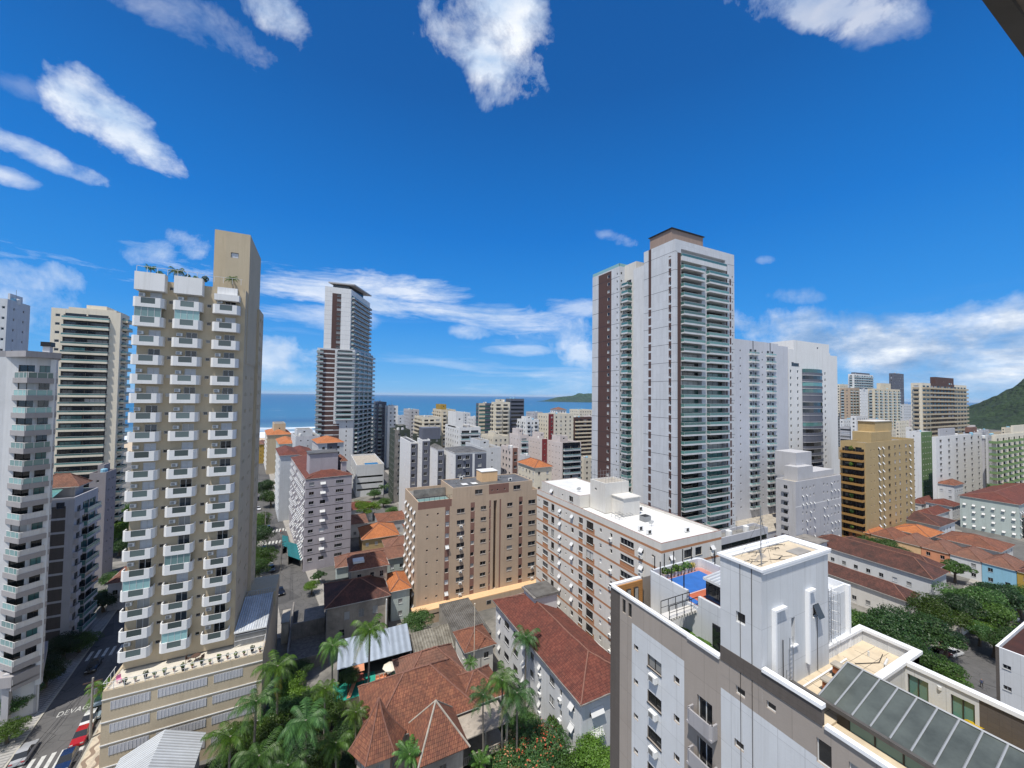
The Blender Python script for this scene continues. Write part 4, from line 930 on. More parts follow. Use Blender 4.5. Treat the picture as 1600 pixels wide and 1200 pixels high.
# ============================================================ the tan tower with white balconies
def tan_tower():
    fh = 2.9; xL, xR, y0, y1 = -25.0, -11.5, 77.5, 90.0; zt = 72.2
    B = Bld('apartment_tower', 'tall tan apartment tower with three columns of white box balconies and a stepped podium', rc(xL, y0, xR, y1), 13.8, zt, ['tan', 'tanlight'], roof='roofc')
    colx = (-23.5, -18.85, -13.9)
    for k in range(20):
        zr = 69.1-k*fh                     # rail top
        zf = zr-1.12
        for j, cx_ in enumerate(colx):
            u = cx_-xL
            q = R.random()
            if 15 < zf and (q < .07 or (k == 1 and j == 1)):
                g_ = MB(); xa = cx_-1.55; g_.box(xa, y0-1.22, zf+1.13, xa+3.1, y0-1.18, zf+2.7, 0)
                for i in range(5): g_.box(xa+i*.765, y0-1.25, zf+1.13, xa+i*.765+.04, y0-1.22, zf+2.7, 1)
                B.part('glass_enclosure', g_, ['glassb', 'frw'])
            elif zf > 15 and q < .34:
                me = shrub_mesh(60, .3, .22, .42, .12, int(q*1e4), 'plant'); me.materials.append(M[['leaf', 'leafl', 'leafd'][k % 3]]); link('plant', me, B.root, Vector((cx_+R.choice((-1.1, 1.0)), y0-.8, zf+.35))-B.o)
            elif zf > 15 and q < .5:
                g_ = MB(); c0 = cx_+R.uniform(-.3, .4); g_.quad((c0, y0-1.24, zf+.5), (c0+.9, y0-1.24, zf+.5), (c0+.9, y0-1.26, zf+1.2), (c0, y0-1.26, zf+1.2)); B.part('hung_towel', g_, R.choice(['coral', 'cream2', 'blue', 'white']))
            if zf > 14.5 and not (k == 19): B.balc(0, u-1.8, zf, 3.6, 1.35, 'notch', mw='brightwhite', mg='glassn')
            o = .15 if j == 0 else .0
            if zf-.0 > 13.9:
                B.win(0, u-.35+o, zf+.03, 1.45, 2.25, 'door', [('glassk', 3), ('blind', 3), ('glass', 2), ('glassc', 2)], d=.12, nm='balcony_door')
                if R.random() < .7: B.ac(0, u-1.4, zf+1.45+.1*R.random())
        for cx_ in (-21.15, -16.35):
            B.win(0, cx_-xL-.3+.02*(k % 2), zf+.75, .58, .5, 'sq', [('glassk', 3), ('glassc', 1)])
        for v in (2.2, 3.3, 8.0, 9.4): B.win(1, v, zf+.9, .55, .6, 'dark', 'glassk')
    for cx_ in (-21.15,): B.win(0, cx_-xL-.3, 70.9, .7, .5, 'sq', 'glassk')
    B.paint(0, xR-xL-.9, xR-xL, 13.8, zt, 1)
    B.finish(); r = B.root
    # upper white boxes
    b = MB()
    for cx_, h in ((-23.4, 3.1), (-18.8, 3.1)):
        c = MB(); c.box(cx_-1.75, y0-1.35, 70.3, cx_+1.75, y0-.002, 70.3+h-.4); B.part('roof_parapet', c, 'lgrey' if 0 else 'brightwhite')
    c = MB(); c.box(-15.5, y0-1.3, 69.9, -12.2, y0-.002, 70.9); c.box(-15.3, y0-.4, 70.9, -12.6, y0-.003, 72.2); B.part('roof_parapet', c, 'brightwhite')
    b = MB()
    for (a, c, yy) in ((-25, -17, y0-1.2), (-17, -12, y0-.3)):
        x = a
        while x < c: b.box(x, yy, 72.9, x+.05, yy+.05, 73.9); x += 1.2
        b.box(a, yy, 73.85, c, yy+.05, 73.9)
    B.part('railing', b, 'frw')
    # lift core rising above, with a recessed strip
    T = Bld('x', '', rc(-16.4, 79.5, -11.4, 92.8), 60, 82.4, ['tan', 'tanlight'], root=r, wall='lift_core', roof='roofc', parapet=.4)
    T.paint(0, 0, 1.6, 60, 82.4, 1); T.win(0, 2.3, 78.0, 1.1, .9, 'dark', 'blind')
    T.finish()
    S = Bld('x', '', rc(-15.5, 90.02, -11.0, 96), 13.8, 71.5, ['tan'], root=r, wall='rear_wing', roof='roofc')
    for k in range(19):
        for v in (1.0, 2.0, 4.4): S.win(1, v, 17.0+k*fh, .6, .75, 'dark', 'glassk')
    S.finish()
    # podium: parking decks with long white louvred bands
    px0, px1, py0, py1 = -25.6, -7.0, 73.2, 100.0
    Q = Bld('x', '', rc(px0, py0, px1, py1), 0, 13.7, ['tan', 'tanlight'], root=r, wall='podium', roof='terrace', parapet=.1, rooft=.3)
    Q.finish()
    for k in range(4):
        z = 11.0-k*3.05
        for (a, c) in ((.9, 5.1), (5.9, 11.6), (12.3, 17.9)) if k else ((.9, 5.1), (5.9, 11.6), (12.4, 16.0)):
            b = MB(); b.box(px0+a, py0-.05, z, px0+c, py0-.003, z+1.15, 0)
            x = px0+a
            while x < px0+c: b.box(x, py0-.09, z+.02, x+.05, py0-.05, z+1.12, 1); x += .4
            B.part('louvre', b, ['lgrey', 'frw'])
        b = MB(); b.box(px0-.05, py0-.1, z+1.5, px1, py0-.004, z+1.62); B.part('string_course', b, 'frw')
    b = MB(); x = px0
    while x < px1: b.box(x, py0, 13.7, x+.05, py0+.05, 14.75); x += 1.1
    b.box(px0, py0, 14.72, px1, py0+.05, 14.78); b.box(px0, py0, 14.2, px1, py0+.03, 14.23)
    for y in np.arange(py0, 77, 1.1): b.box(px0, y, 13.7, px0+.05, y+.05, 14.75); b.box(px1-.05, y, 13.7, px1, y+.05, 14.75)
    b.box(px0, py0+.05, 14.72, px0+.05, 77, 14.78); b.box(px1-.05, py0+.05, 14.72, px1, 84, 14.78); B.part('railing', b, 'frw')
    # metal awning roof on the terrace's right end, with a gate beneath
    b = MB(); z0, z1 = 16.1, 17.0; b.face([(-11.4, 76.6, z0), (-6.9, 76.6, z0), (-6.9, 87, z1), (-11.4, 87, z1)], 0, [(0, 0), (4.5, 0), (4.5, 10), (0, 10)]); b.face([(-11.4, 87, z1-.05), (-6.9, 87, z1-.05), (-6.9, 76.6, z0-.05), (-11.4, 76.6, z0-.05)], 0); b.box(-11.4, 76.5, z0-.2, -6.9, 76.6, z0, 1); b.box(-7.0, 76.6, 13.8, -6.9, 87, 15.9, 2)
    B.part('canopy', b, ['sheetw', 'frw', 'concrete'])
    b = MB(); x = -11.3
    while x < -7: b.box(x, 76.7, 13.8, x+.04, 76.74, 15.6); x += .16
    b.box(-11.3, 76.69, 15.5, -7, 76.75, 15.56); b.box(-11.3, 76.69, 14.6, -7, 76.75, 14.66); B.part('gate', b, 'frw')
    b = MB(); b.box(-11.4, 88, 13.7, -6.6, 96, 16.6, 0); x = -11.4
    while x < -6.6: b.box(x, 87.95, 16.6, x+.07, 88.0, 17.5, 1); x += .35
    b.box(-11.4, 87.94, 17.4, -6.6, 88.01, 17.47, 1); B.part('rear_wall', b, ['tan', 'alu'])
tan_tower()
Z_T = 13.72
for k in range(16):
    x = -23.5+k*1.07
    pot_plant(x, 73.75+.12*(k % 3), Z_T, 'dark pot with a small plant in the row along the tan podium edge', 'pots along the podium edge', [.9, .7, 1.1, .8][k % 4], ['leaf', 'leafl', 'leafd'][k % 3], ['pot_dark', 'pot_clay'][k % 2], 20+k)
def simple(name, label, cat, parts, loc, rz=0, group=None):
    r = empty(name, loc, label, cat, group, rz)
    for nm, mb, m in parts:
        o = mb.build(nm, [M[q] if isinstance(q, str) else q for q in (m if isinstance(m, (list, tuple)) else [m])], None); o.parent = r
    return r
M['pinkp'] = plain('pink_plastic', (.75, .25, .40), .5); M['woodd'] = plain('dark_wood', (.09, .05, .035), .7)
def chairp(loc, rz, label, mat, group=None):
    s = MB().box(-.25, -.25, .4, .25, .25, .45); bk = MB().box(-.25, .2, .45, .25, .26, .95); ps = [('seat', s, mat), ('backrest', bk, mat)]
    for x in (-.23, .19):
        for y in (-.23, .19): ps.append(('leg', MB().box(x, y, 0, x+.04, y+.04, .4), mat))
    return simple('garden_chair', label, 'chair', ps, loc, rz, group)
chairp((-24.4, 74.6, Z_T), .6, 'pink plastic chair at the left corner of the podium terrace', 'pinkp')
def table(loc, label, mat, r_=.6):
    t = MB(); t.tube([(0, 0, .7), (0, 0, .75)], r_, 14); l = MB(); l.tube([(0, 0, 0), (0, 0, .7)], .05, 6)
    return simple('round_table', label, 'table', [('tabletop', t, mat), ('leg', l, mat)], loc)
table((-16.0, 75.6, Z_T), 'dark round table on the podium terrace under the balconies', 'woodd')
chairp((-17.0, 75.8, Z_T), 1.4, 'dark wooden chair left of the round table on the terrace', 'woodd'); chairp((-15.2, 75.2, Z_T), 4, 'dark wooden chair right of the round table on the terrace', 'woodd')
# ------------------------------------------------------------ palms and trees
def frond(b, r, a, L, lift, droop, mi=0, w=.55, n=14, ls=.085):
    pts = []; d0 = Vector((math.cos(a), math.sin(a), 0))
    for i in range(n+1):
        t = i/n; pts.append(d0*(L*(t-.18*t**3*droop))+Vector((0, 0, L*(lift*t-droop*.62*t*t*(.5+t*.75)))))
    sd = Vector((-math.sin(a), math.cos(a), 0))
    for i in range(1, n+1):
        t = i/n; p = pts[i]; d = (pts[i]-pts[i-1]).normalized(); ln = w*L*.42*math.sin(math.pi*min(1, t*.86+.1))**.6
        for s_ in (-1, 1):
            for q in range(2):
                pq = pts[i-1].lerp(pts[i], .5*q+.25)
                out = (sd*s_*.8+d*.55+Vector((0, 0, -.35-.3*r.random()))).normalized()
                e = pq+out*ln*r.uniform(.8, 1.1)+Vector((0, 0, -ln*.22)); mid = pq.lerp(e, .5)+Vector((0, 0, ln*.07)); ww = d*ls*L*.16
                b.quad(pq-ww*.6, pq+ww*.6, mid+ww, mid-ww, mi); b.quad(mid-ww, mid+ww, e+ww*.15, e-ww*.15, mi)
    b.tube([pts[0], pts[n//2], pts[-1]], [.035*L*.3, .022*L*.3, .004], 4, mi, cap=False)
def palm_crown(seed, n=18, L=3.4, up=.75, droop=1.15, dead=0, ls=.085):
    r = random.Random(seed); b = MB()
    for k in range(n):
        a = k*2.39996+r.uniform(-.2, .2); t = k/n
        frond(b, r, a, L*r.uniform(.85, 1.08), up*(1-t)*1.3+.12*r.random()-.05, droop*r.uniform(.75, 1.15), 1 if (dead and k > n-dead) else 0, ls=ls)
    me = b.mesh('crown', [M['palm'], M['palmy']]); return me
PALMS = [palm_crown(1), palm_crown(2, 20, 3.6, .7, 1.3, 3), palm_crown(3, 16, 3.2, .8, 1.0), palm_crown(4, 24, 3.0, .95, .9, 2, .12)]
PT = {}
def palm(px, py, ztop, label, s=1.0, var=0, group=None, zb=0.0, loc=None):
    """px,py: pixel of the crown's centre; ztop: its height"""
    p = loc or P(px, py, ztop); r = empty('palm_tree', (p.x, p.y, zb), label, 'palm tree', group); h = ztop-zb
    b = MB(); lean = R.uniform(-.25, .25); b.tube([(lean, 0, 0), (lean*.6, .05, h*.4), (0, 0, h*.8), (0, 0, h)], [.2*s, .14*s, .13*s, .11*s], 8)
    o = b.build('trunk', M['ptrunk'], None); o.parent = r
    c = link('crown', PALMS[var], r, (0, 0, h-.1), R.uniform(0, 6.28)); c.scale = (s, s, s); return r
def crown_mesh(seed, n, rx, rz, nl, s, flat=1.0, mat='leaf', name='crown'):
    r = np.random.RandomState(seed); L = []
    for k in range(nl):
        a = r.uniform(0, 6.28); q = r.uniform(0, 1)**.6; z = r.uniform(-.55, .9); w = math.sqrt(max(0, 1-z*z*.75))
        L.append((math.cos(a)*q*rx*.74*w, math.sin(a)*q*rx*.74*w, rz*(z*.62), rx*r.uniform(.20, .40)))
    L = np.array(L); i = r.randint(0, nl, n); d = r.normal(size=(n, 3)); d[:, 2] = np.abs(d[:, 2])*.9-.35*r.rand(n); d /= np.linalg.norm(d, axis=1)[:, None]
    rad_ = L[i, 3]*r.uniform(.55, 1.08, n)**.6
    c = L[i, :3]+d*rad_[:, None]*np.array([1, 1, .72*flat])
    me = leafmesh(c, d, s, r, name); me.materials.append(M[mat]); return me
_cm = {}
def crown(kind):
    if kind not in _cm:
        k = hash(kind) if isinstance(kind, int) else sum(map(ord, kind))
        pr = {'a': (15000, 1, .56, 42, .027, 'leaf'), 'b': (15000, 1, .60, 34, .027, 'leafd'), 'c': (12000, 1, .52, 40, .029, 'leafl'), 'd': (14000, 1, .62, 30, .027, 'leaf'), 'e': (4200, 1, .7, 22, .055, 'leaf'), 'f': (650, 1, .62, 34, .034, 'flower')}[kind]
        _cm[kind] = crown_mesh(k, pr[0], pr[1], pr[2], pr[3], pr[4], mat=pr[5])
    return _cm[kind]
def limbs(h, rr, seed):
    r = random.Random(seed); b = MB(); b.tube([(0, 0, 0), (.06*rr, .03, h*.35), (0, 0, h*.62)], [.09*rr, .065*rr, .05*rr], 7)
    for k in range(7):
        a = k*.9+r.random(); L = rr*r.uniform(.5, .8); z0 = h*r.uniform(.42, .6)
        b.tube([(0, 0, z0), (math.cos(a)*L*.45, math.sin(a)*L*.45, z0+h*.16), (math.cos(a)*L, math.sin(a)*L, z0+h*.3*r.uniform(.7, 1.2))], [.04*rr, .028*rr, .008*rr], 5)
    return b
_lm = {}
def tree(x, y, label, rr, h, kind='a', group=None, zb=0.0, cat='tree', flowers=0):
    r = empty('tree', (x, y, zb), label, cat, group, 0); rr *= 1.22 if x < 90 else .98
    k = (round(h, 1), round(rr, 1))
    if k not in _lm: _lm[k] = limbs(h, rr, len(_lm)).mesh('trunk', [M['trunk']])
    link('trunk', _lm[k], r, (0, 0, 0), R.uniform(0, 6))
    c = link('crown', crown(kind), r, (0, 0, h*.72), R.uniform(0, 6.28)); c.scale = (rr, rr, rr*R.uniform(.85, 1.1))
    if flowers: f = link('blossom', crown('f'), r, (0, 0, h*.76), R.uniform(0, 6.28)); f.scale = (rr*.95, rr*.95, rr*.9)
    return r
# rooftop plants on the tan tower
for (x, y, s, v, lb) in ((-23.8, 77.6, .3, 3, 'small fan palm at the left end of the tan tower roof garden'), (-20.6, 77.5, .42, 1, 'spreading palm in the middle of the tan tower roof garden'), (-13.6, 78.3, .4, 2, 'bright green palm in front of the lift core of the tan tower')):
    palm(0, 0, 73.9+.5*s, lb, s, v, zb=72.3, loc=Vector((x, y, 0)))
for k, (x, s, m_) in enumerate(((-22.6, .9, 'leafl'), (-19.2, .9, 'leafd'), (-18.2, .8, 'leafl'), (-17.0, 1.0, 'leafd'))):
    me = shrub_mesh(160, .5*s, .5*s, .5*s, .13, 40+k, 'bush'); me.materials.append(M[m_]); o = bpy.data.objects.new('bush', me); COL.objects.link(o); o.location = (x, 77.4, 72.8)
    tag(o, ['pale leafy bush beside the left palm on the tan tower roof', 'dark bush right of the middle palm on the tan tower roof', 'low pale bush along the tan tower roof railing', 'upright dark bush left of the lift core on the tan tower roof'][k], 'bush')
# ============================================================ MID: beige block, terracotta banded block
def beige():
    x0, y0, x1, y1 = 22.3, 95.2, 56.4, 111; fh = 2.9
    zt = 28.6; f = lambda z: hy(620+z/3.53, 833, y0).x-x0
    B = Bld('apartment_building', 'beige ten-storey block with maroon vertical strips and patchy flat roofs', rc(x0, y0, x1, y1), 0, zt, ['beige', 'maroon'], roof='roofg')
    L = x1-x0
    for a, c in ((265, 290), (405, 428), (508, 517), (565, 573), (672, 692)): B.paint(0, f(a), f(c), 3.4, zt-1.6, 1)
    B.paint(0, 0, f(300), zt-1.9, zt, 1); B.hole(0, f(532), 3.4, f(550)-f(532), zt-5.2, 1.6)
    for k in range(9):
        z = 24.6-k*fh
        for q in (168, 225): B.win(0, f(q)-.25, z+.35, .5, .45, 'sq', 'glassk')
        B.win(0, f(267), z, f(288)-f(267), 1.15, ['awning', 'roll', 'sq', 'awning'][R.randrange(4)], [('glassk', 2), ('blind', 2)])
        B.win(0, f(330), z, f(373)-f(330), 1.15, 'slide', [('glassk', 4), ('glass', 2), ('blind', 1)]); B.win(0, f(407), z+.1, f(426)-f(407), 1.0, 'sq', [('glassk', 1), ('glassc', 1)])
        B.win(0, f(461), z+.15, f(492)-f(461), .95, 'slide', [('glassk', 4), ('glass', 2)]); B.win(0, f(509), z+.3, .3, .5, 'sq', 'glassk'); B.win(0, f(607), z+.1, f(637)-f(607), 1.0, 'slide', [('glassk', 3), ('glassc', 1)])
        B.win(0, f(673), z+.1, f(691)-f(673), 1.0, 'sq', [('glassk', 2), ('blind', 1)]); B.win(0, f(724), z, f(763)-f(724), 1.15, 'slide', [('glassk', 4), ('glass', 1)])
        if R.random() < .6: B.ac(0, f(345), z-.62)
        if R.random() < .6: B.ac(0, f(740), z-.62)
        for v in (1.2, 4.6, 8.2, 12): B.win(3, v, z, 1.3, 1.1, 'awning', 'glassk')
    B.finish(); r = B.root
    T = Bld('x', '', rc(x0+f(305), y0+.004, x1-1.9, y1-5), zt-.6, zt+2.6, ['beige', 'maroon'], root=r, wall='penthouse', roof='fibrog', parapet=.15)
    g = lambda z: f(z)-f(305)
    T.paint(0, g(505), g(615), zt-.6, zt+2.6, 1); T.win(0, g(428), zt+.4, g(470)-g(428), 1.2, 'slide', 'glassk'); T.win(0, g(640), zt+.5, g(680)-g(640), 1.2, 'slide', 'glassk')
    for u in (520, 550, 590): T.win(0, g(u), zt+.8, .4, .4, 'sq', 'glassk')
    T.finish()
    for q in (375, 430):
        b = MB(); b.box(x0+f(q), y0+2, zt+2.61, x0+f(q)+1.6, y0+4, zt+2.66); B.part('skylight', b, 'roofw')
    b = MB(); b.box(x0+f(495), y0+4, zt+2.4, x0+f(585), y0+8, zt+5.2, 0); b.box(x0+f(493), y0+3.9, zt+5.2, x0+f(587), y0+8.1, zt+5.35, 1); B.part('water_tank', b, ['peach', 'roofw'])
    w7 = f(298)
    b = MB(); b.box(x0+.4, y0+.25, zt-.79, x0+w7, y0+5, zt-.6, 0)
    for x in np.arange(x0+.2, x0+w7, 1.3): b.box(x, y0+.03, zt, x+.05, y0+.08, zt+.95, 1)
    b.box(x0, y0+.03, zt+.95, x0+w7+.2, y0+.08, zt+1.0, 1); b.box(x0+.2, y0+6, zt-.6, x0+w7+.2, y0+6.2, zt+1.6, 2); B.part('roof_terrace', b, ['glassb', 'dark', 'mold'])
    b = MB(); b.box(x0-1.2, y0-2.6, 3.1, x1+.2, y0-.003, 3.35, 0); b.box(x0-1.2, y0-2.6, 0, x1+.2, y0-2.45, 3.1, 1); b.box(x0-1.2, y0-2.45, 0, x0-1.05, y0, 3.1, 1); B.part('front_wing', b, ['peach', 'beige'])
    b = MB(); b.box(x0+3.0, y0-2.63, 2.1, x0+10, y0-2.603, 2.35, 0); B.part('vent_slot', b, 'dark')
    for x in (12.4, 17.5):
        b = MB(); b.box(x0+x, y0-2.64, 1.2, x0+x+1.3, y0-2.603, 2.2, 0); b.box(x0+x+.08, y0-2.66, 1.28, x0+x+1.22, y0-2.64, 2.12, 1); B.part('window', b, ['alu', 'glassk'])
beige()
def banded():
    x0, y0, y1, x1 = 49.0, 44.3, 83.2, 63.6; fh = 2.9; zt = 31.9
    B = Bld('apartment_building', 'long white block with terracotta bands and a bright white flat roof', rc(x0, y0, x1, y1), 0, zt, ['offwhite', 'orange', 'maroon'], roof='roofw', parapet=.5, cap='maroon')
    L = y1-y0
    z = zt-1.55
    while z > 2:
        B.paint(3, 0, L, z, z+.42, 1); B.paint(0, 0, 15, z, z+.42, 1)
        z -= fh
    wide = [(2.9, 2.4), (17.2, 1.4), (19.8, 2.6), (29.5, 3.6)]
    for k in range(10):
        zb = zt-3.25-k*fh
        if zb < 1: break
        for u, w in wide: B.paint(3, u, u+w, zb-.75, zb+.3, 1)
        B.win(3, .7, zb+.5, .5, .45, 'sq', 'glassk')
        B.win(3, 2.9, zb+.2, 2.4, 1.15, 'slide', [('glassk', 4), ('glass', 2), ('glassc', 1)]); B.win(3, 6.6, zb-.1, 1.3, 1.5, 'dslide', [('glassk', 3), ('glassc', 2)])
        B.win(3, 9.9, zb+.2, .95, 1.05, 'awning', 'glassk'); B.win(3, 12.4, zb+.55, .45, .4, 'sq', 'glassk'); B.win(3, 14.5, zb+.2, .95, 1.05, ['awning', 'sq', 'awning'][k % 3], [('glassk', 2), ('blind', 1)])
        B.win(3, 17.2, zb+.15, 1.4, 1.2, 'slide', [('glassk', 3), ('glass', 1)]); B.win(3, 19.8, zb-.1, 2.2, 1.5, 'dslide', [('glassk', 3), ('glassc', 1)])
        B.win(3, 23.9, zb+.35, .6, .75, ['sq', 'roll'][k % 2], [('glassk', 1), ('blind', 1)]); B.win(3, 26.9, zb+.35, .6, .75, 'sq', 'glassk')
        B.win(3, 29.6, zb+.2, 3.3, 1.1, 'slide', [('glassk', 4), ('glass', 1)]); B.win(3, 34.2, zb+.2, .95, 1.05, 'awning', 'glassk'); B.win(3, 36.9, zb+.5, .45, .4, 'sq', 'glassk')
        if R.random() < .7: B.ac(3, 10, zb-.55)
        if R.random() < .7: B.ac(3, 26.8, zb-.3)
        if R.random() < .6: B.ac(3, 34.3, zb-.55)
        B.win(0, 1.7, zb+.2, 1.0, 1.05, 'awning', 'glassk'); B.win(0, 5.2, zb, 2.0, 1.35, 'dslide', [('glassc', 2), ('glassk', 1)]); B.win(0, 7.9, zb, 1.6, 1.35, 'dslide', 'glassk'); B.win(0, 11.6, zb+.2, 1.0, 1.05, 'awning', 'glassk')
        if R.random() < .7: B.ac(0, 1.9, zb-.6)
        if R.random() < .7: B.ac(0, 11.8, zb-.6)
    B.finish(); r = B.root
    # upper volumes: low storey along the west edge, lift tower, chiller
    T = Bld('x', '', rc(x0+.6, 66.5, x0+11, 82.0), zt-.4, zt+2.2, ['offwhite', 'maroon'], root=r, wall='penthouse', roof='roofw', parapet=.2, cap='maroon')
    T.win(3, 11.6, zt+.2, 1.5, 1.2, 'slide', 'glassk'); T.win(3, 8.8, zt+.7, .5, .4, 'sq', 'glassk'); T.win(3, 4.2, zt+.2, 1.1, 1.2, 'awning', 'glassk')
    T.finish()
    T = Bld('x', '', rc(x0+3.2, 61.5, x0+9.5, 66.3), zt-.4, zt+5.6, ['offwhite'], root=r, wall='lift_tower', roof='roofc', parapet=.3)
    T.win(3, 1.5, zt+3.6, .6, .5, 'sq', 'glassk'); T.win(0, 4.1, zt+1.5, .8, .6, 'sq', 'glassk'); T.finish()
    b = MB(); b.box(x0+5, 58.2, zt-.5, x0+9.3, 61.49, zt+3.1); b.box(x0+4.8, 58, zt+3.1, x0+9.5, 61.49, zt+3.25); B.part('stair_housing', b, 'offwhite')
    b = MB()
    for k in range(8): b.tube([(x0+3.4+k*.8, 61.6, zt+5.6), (x0+3.4+k*.8, 61.6, zt+7.4+.5*(k % 3))], .03, 4); b.tube([(x0+3.4+k*.8, 66.1, zt+5.6), (x0+3.4+k*.8, 66.1, zt+7.2+.4*(k % 2))], .03, 4)
    for z in (6.3, 7.1): b.tube([(x0+3.3, 61.6, zt+z), (x0+9.3, 61.6, zt+z)], .02, 4); b.tube([(x0+3.3, 66.1, zt+z), (x0+9.3, 66.1, zt+z)], .02, 4)
    B.part('antenna_frame', b, 'metal')
    b = MB(); b.box(x0+6.6, 54.2, zt-.45, x0+8.2, 55.6, zt+.5, 0); b.box(x0+6.7, 54.3, zt+.5, x0+8.1, 55.5, zt+.56, 1); B.part('chiller', b, ['metal', 'dark'])
    b = MB()
    for i in range(5): b.tube([(x0+3+i*.9, 57.2, zt+.1), (x0+3+i*.9, 59.4, zt+.4)], .05, 4); 
    for i in range(3): b.tube([(x0+3, 57.2+i*1.1, zt+.1), (x0+6.6, 57.2+i*1.1, zt+.1)], .04, 4); b.tube([(x0+3, 57.2+i*1.1, zt-.4), (x0+3, 57.2+i*1.1, zt+.1)], .05, 4)
    B.part('pipe_rack', b, 'metal')
banded()
# ------------------------------------------------------------ three storey block with a long maroon hip roof
def lblock():
    x0, y0, x1, y1 = 34.9, 46.0, 45.0, 76.0; zt = 11.0
    B = Bld('apartment_building', 'low white block under a long maroon hip roof in front of the banded block', rc(x0, y0, x1, y1), 0, zt, ['white', 'dark'], roof=None, parapet=0)
    for k in range(3):
        z = 8.2-k*3.1
        for u, w, st in ((1.6, .9, 'awning'), (4.2, 2.2, 'dslide'), (8.3, 1.9, 'dslide'), (12.2, 1.2, 'awning'), (15.0, 1.2, 'slide'), (18.0, .7, 'awning'), (21.4, 1.5, 'dslide'), (24.4, .6, 'sq'), (27.2, 1.1, 'awning')): B.win(3, u, z, w, 1.3 if w > 1 else 1.0, st, [('glassk', 3), ('glassc', 1)])
        for u, w, st in ((1.5, 2.4, 'awning'), (6, 1.8, 'slide')): B.win(0, u, z, w, 1.2, st, 'glassk')
        B.ac(3, 18.2, z-1.0); B.ac(3, 24.3, z-.9)
    B.finish(); r = B.root
    hip('roof', r, x0, y0, x1, y1, zt+.12, 2.7, 'tilem_', .55)
    b = MB(); b.box(x0-.7, y0-.7, zt-.02, x0-.56, y1+.7, zt+.14); b.box(x0-.55, y0-.7, zt-.02, x1+.6, y0-.56, zt+.14); B.part('gutter', b, 'mold')
    b = MB(); b.box(39.5, 67.5, zt+.5, 44.8, 72, zt+3.6, 0); b.box(39.1, 67.1, zt+3.6, 45.2, 72.4, zt+3.85, 1); B.part('water_tank', b, ['white', 'mold'])
    b = MB(); b.box(39.6, 67.1, zt+3.85, 45.1, 72.3, zt+4.0); B.part('tank_cover', b, 'fibrog')
lblock()
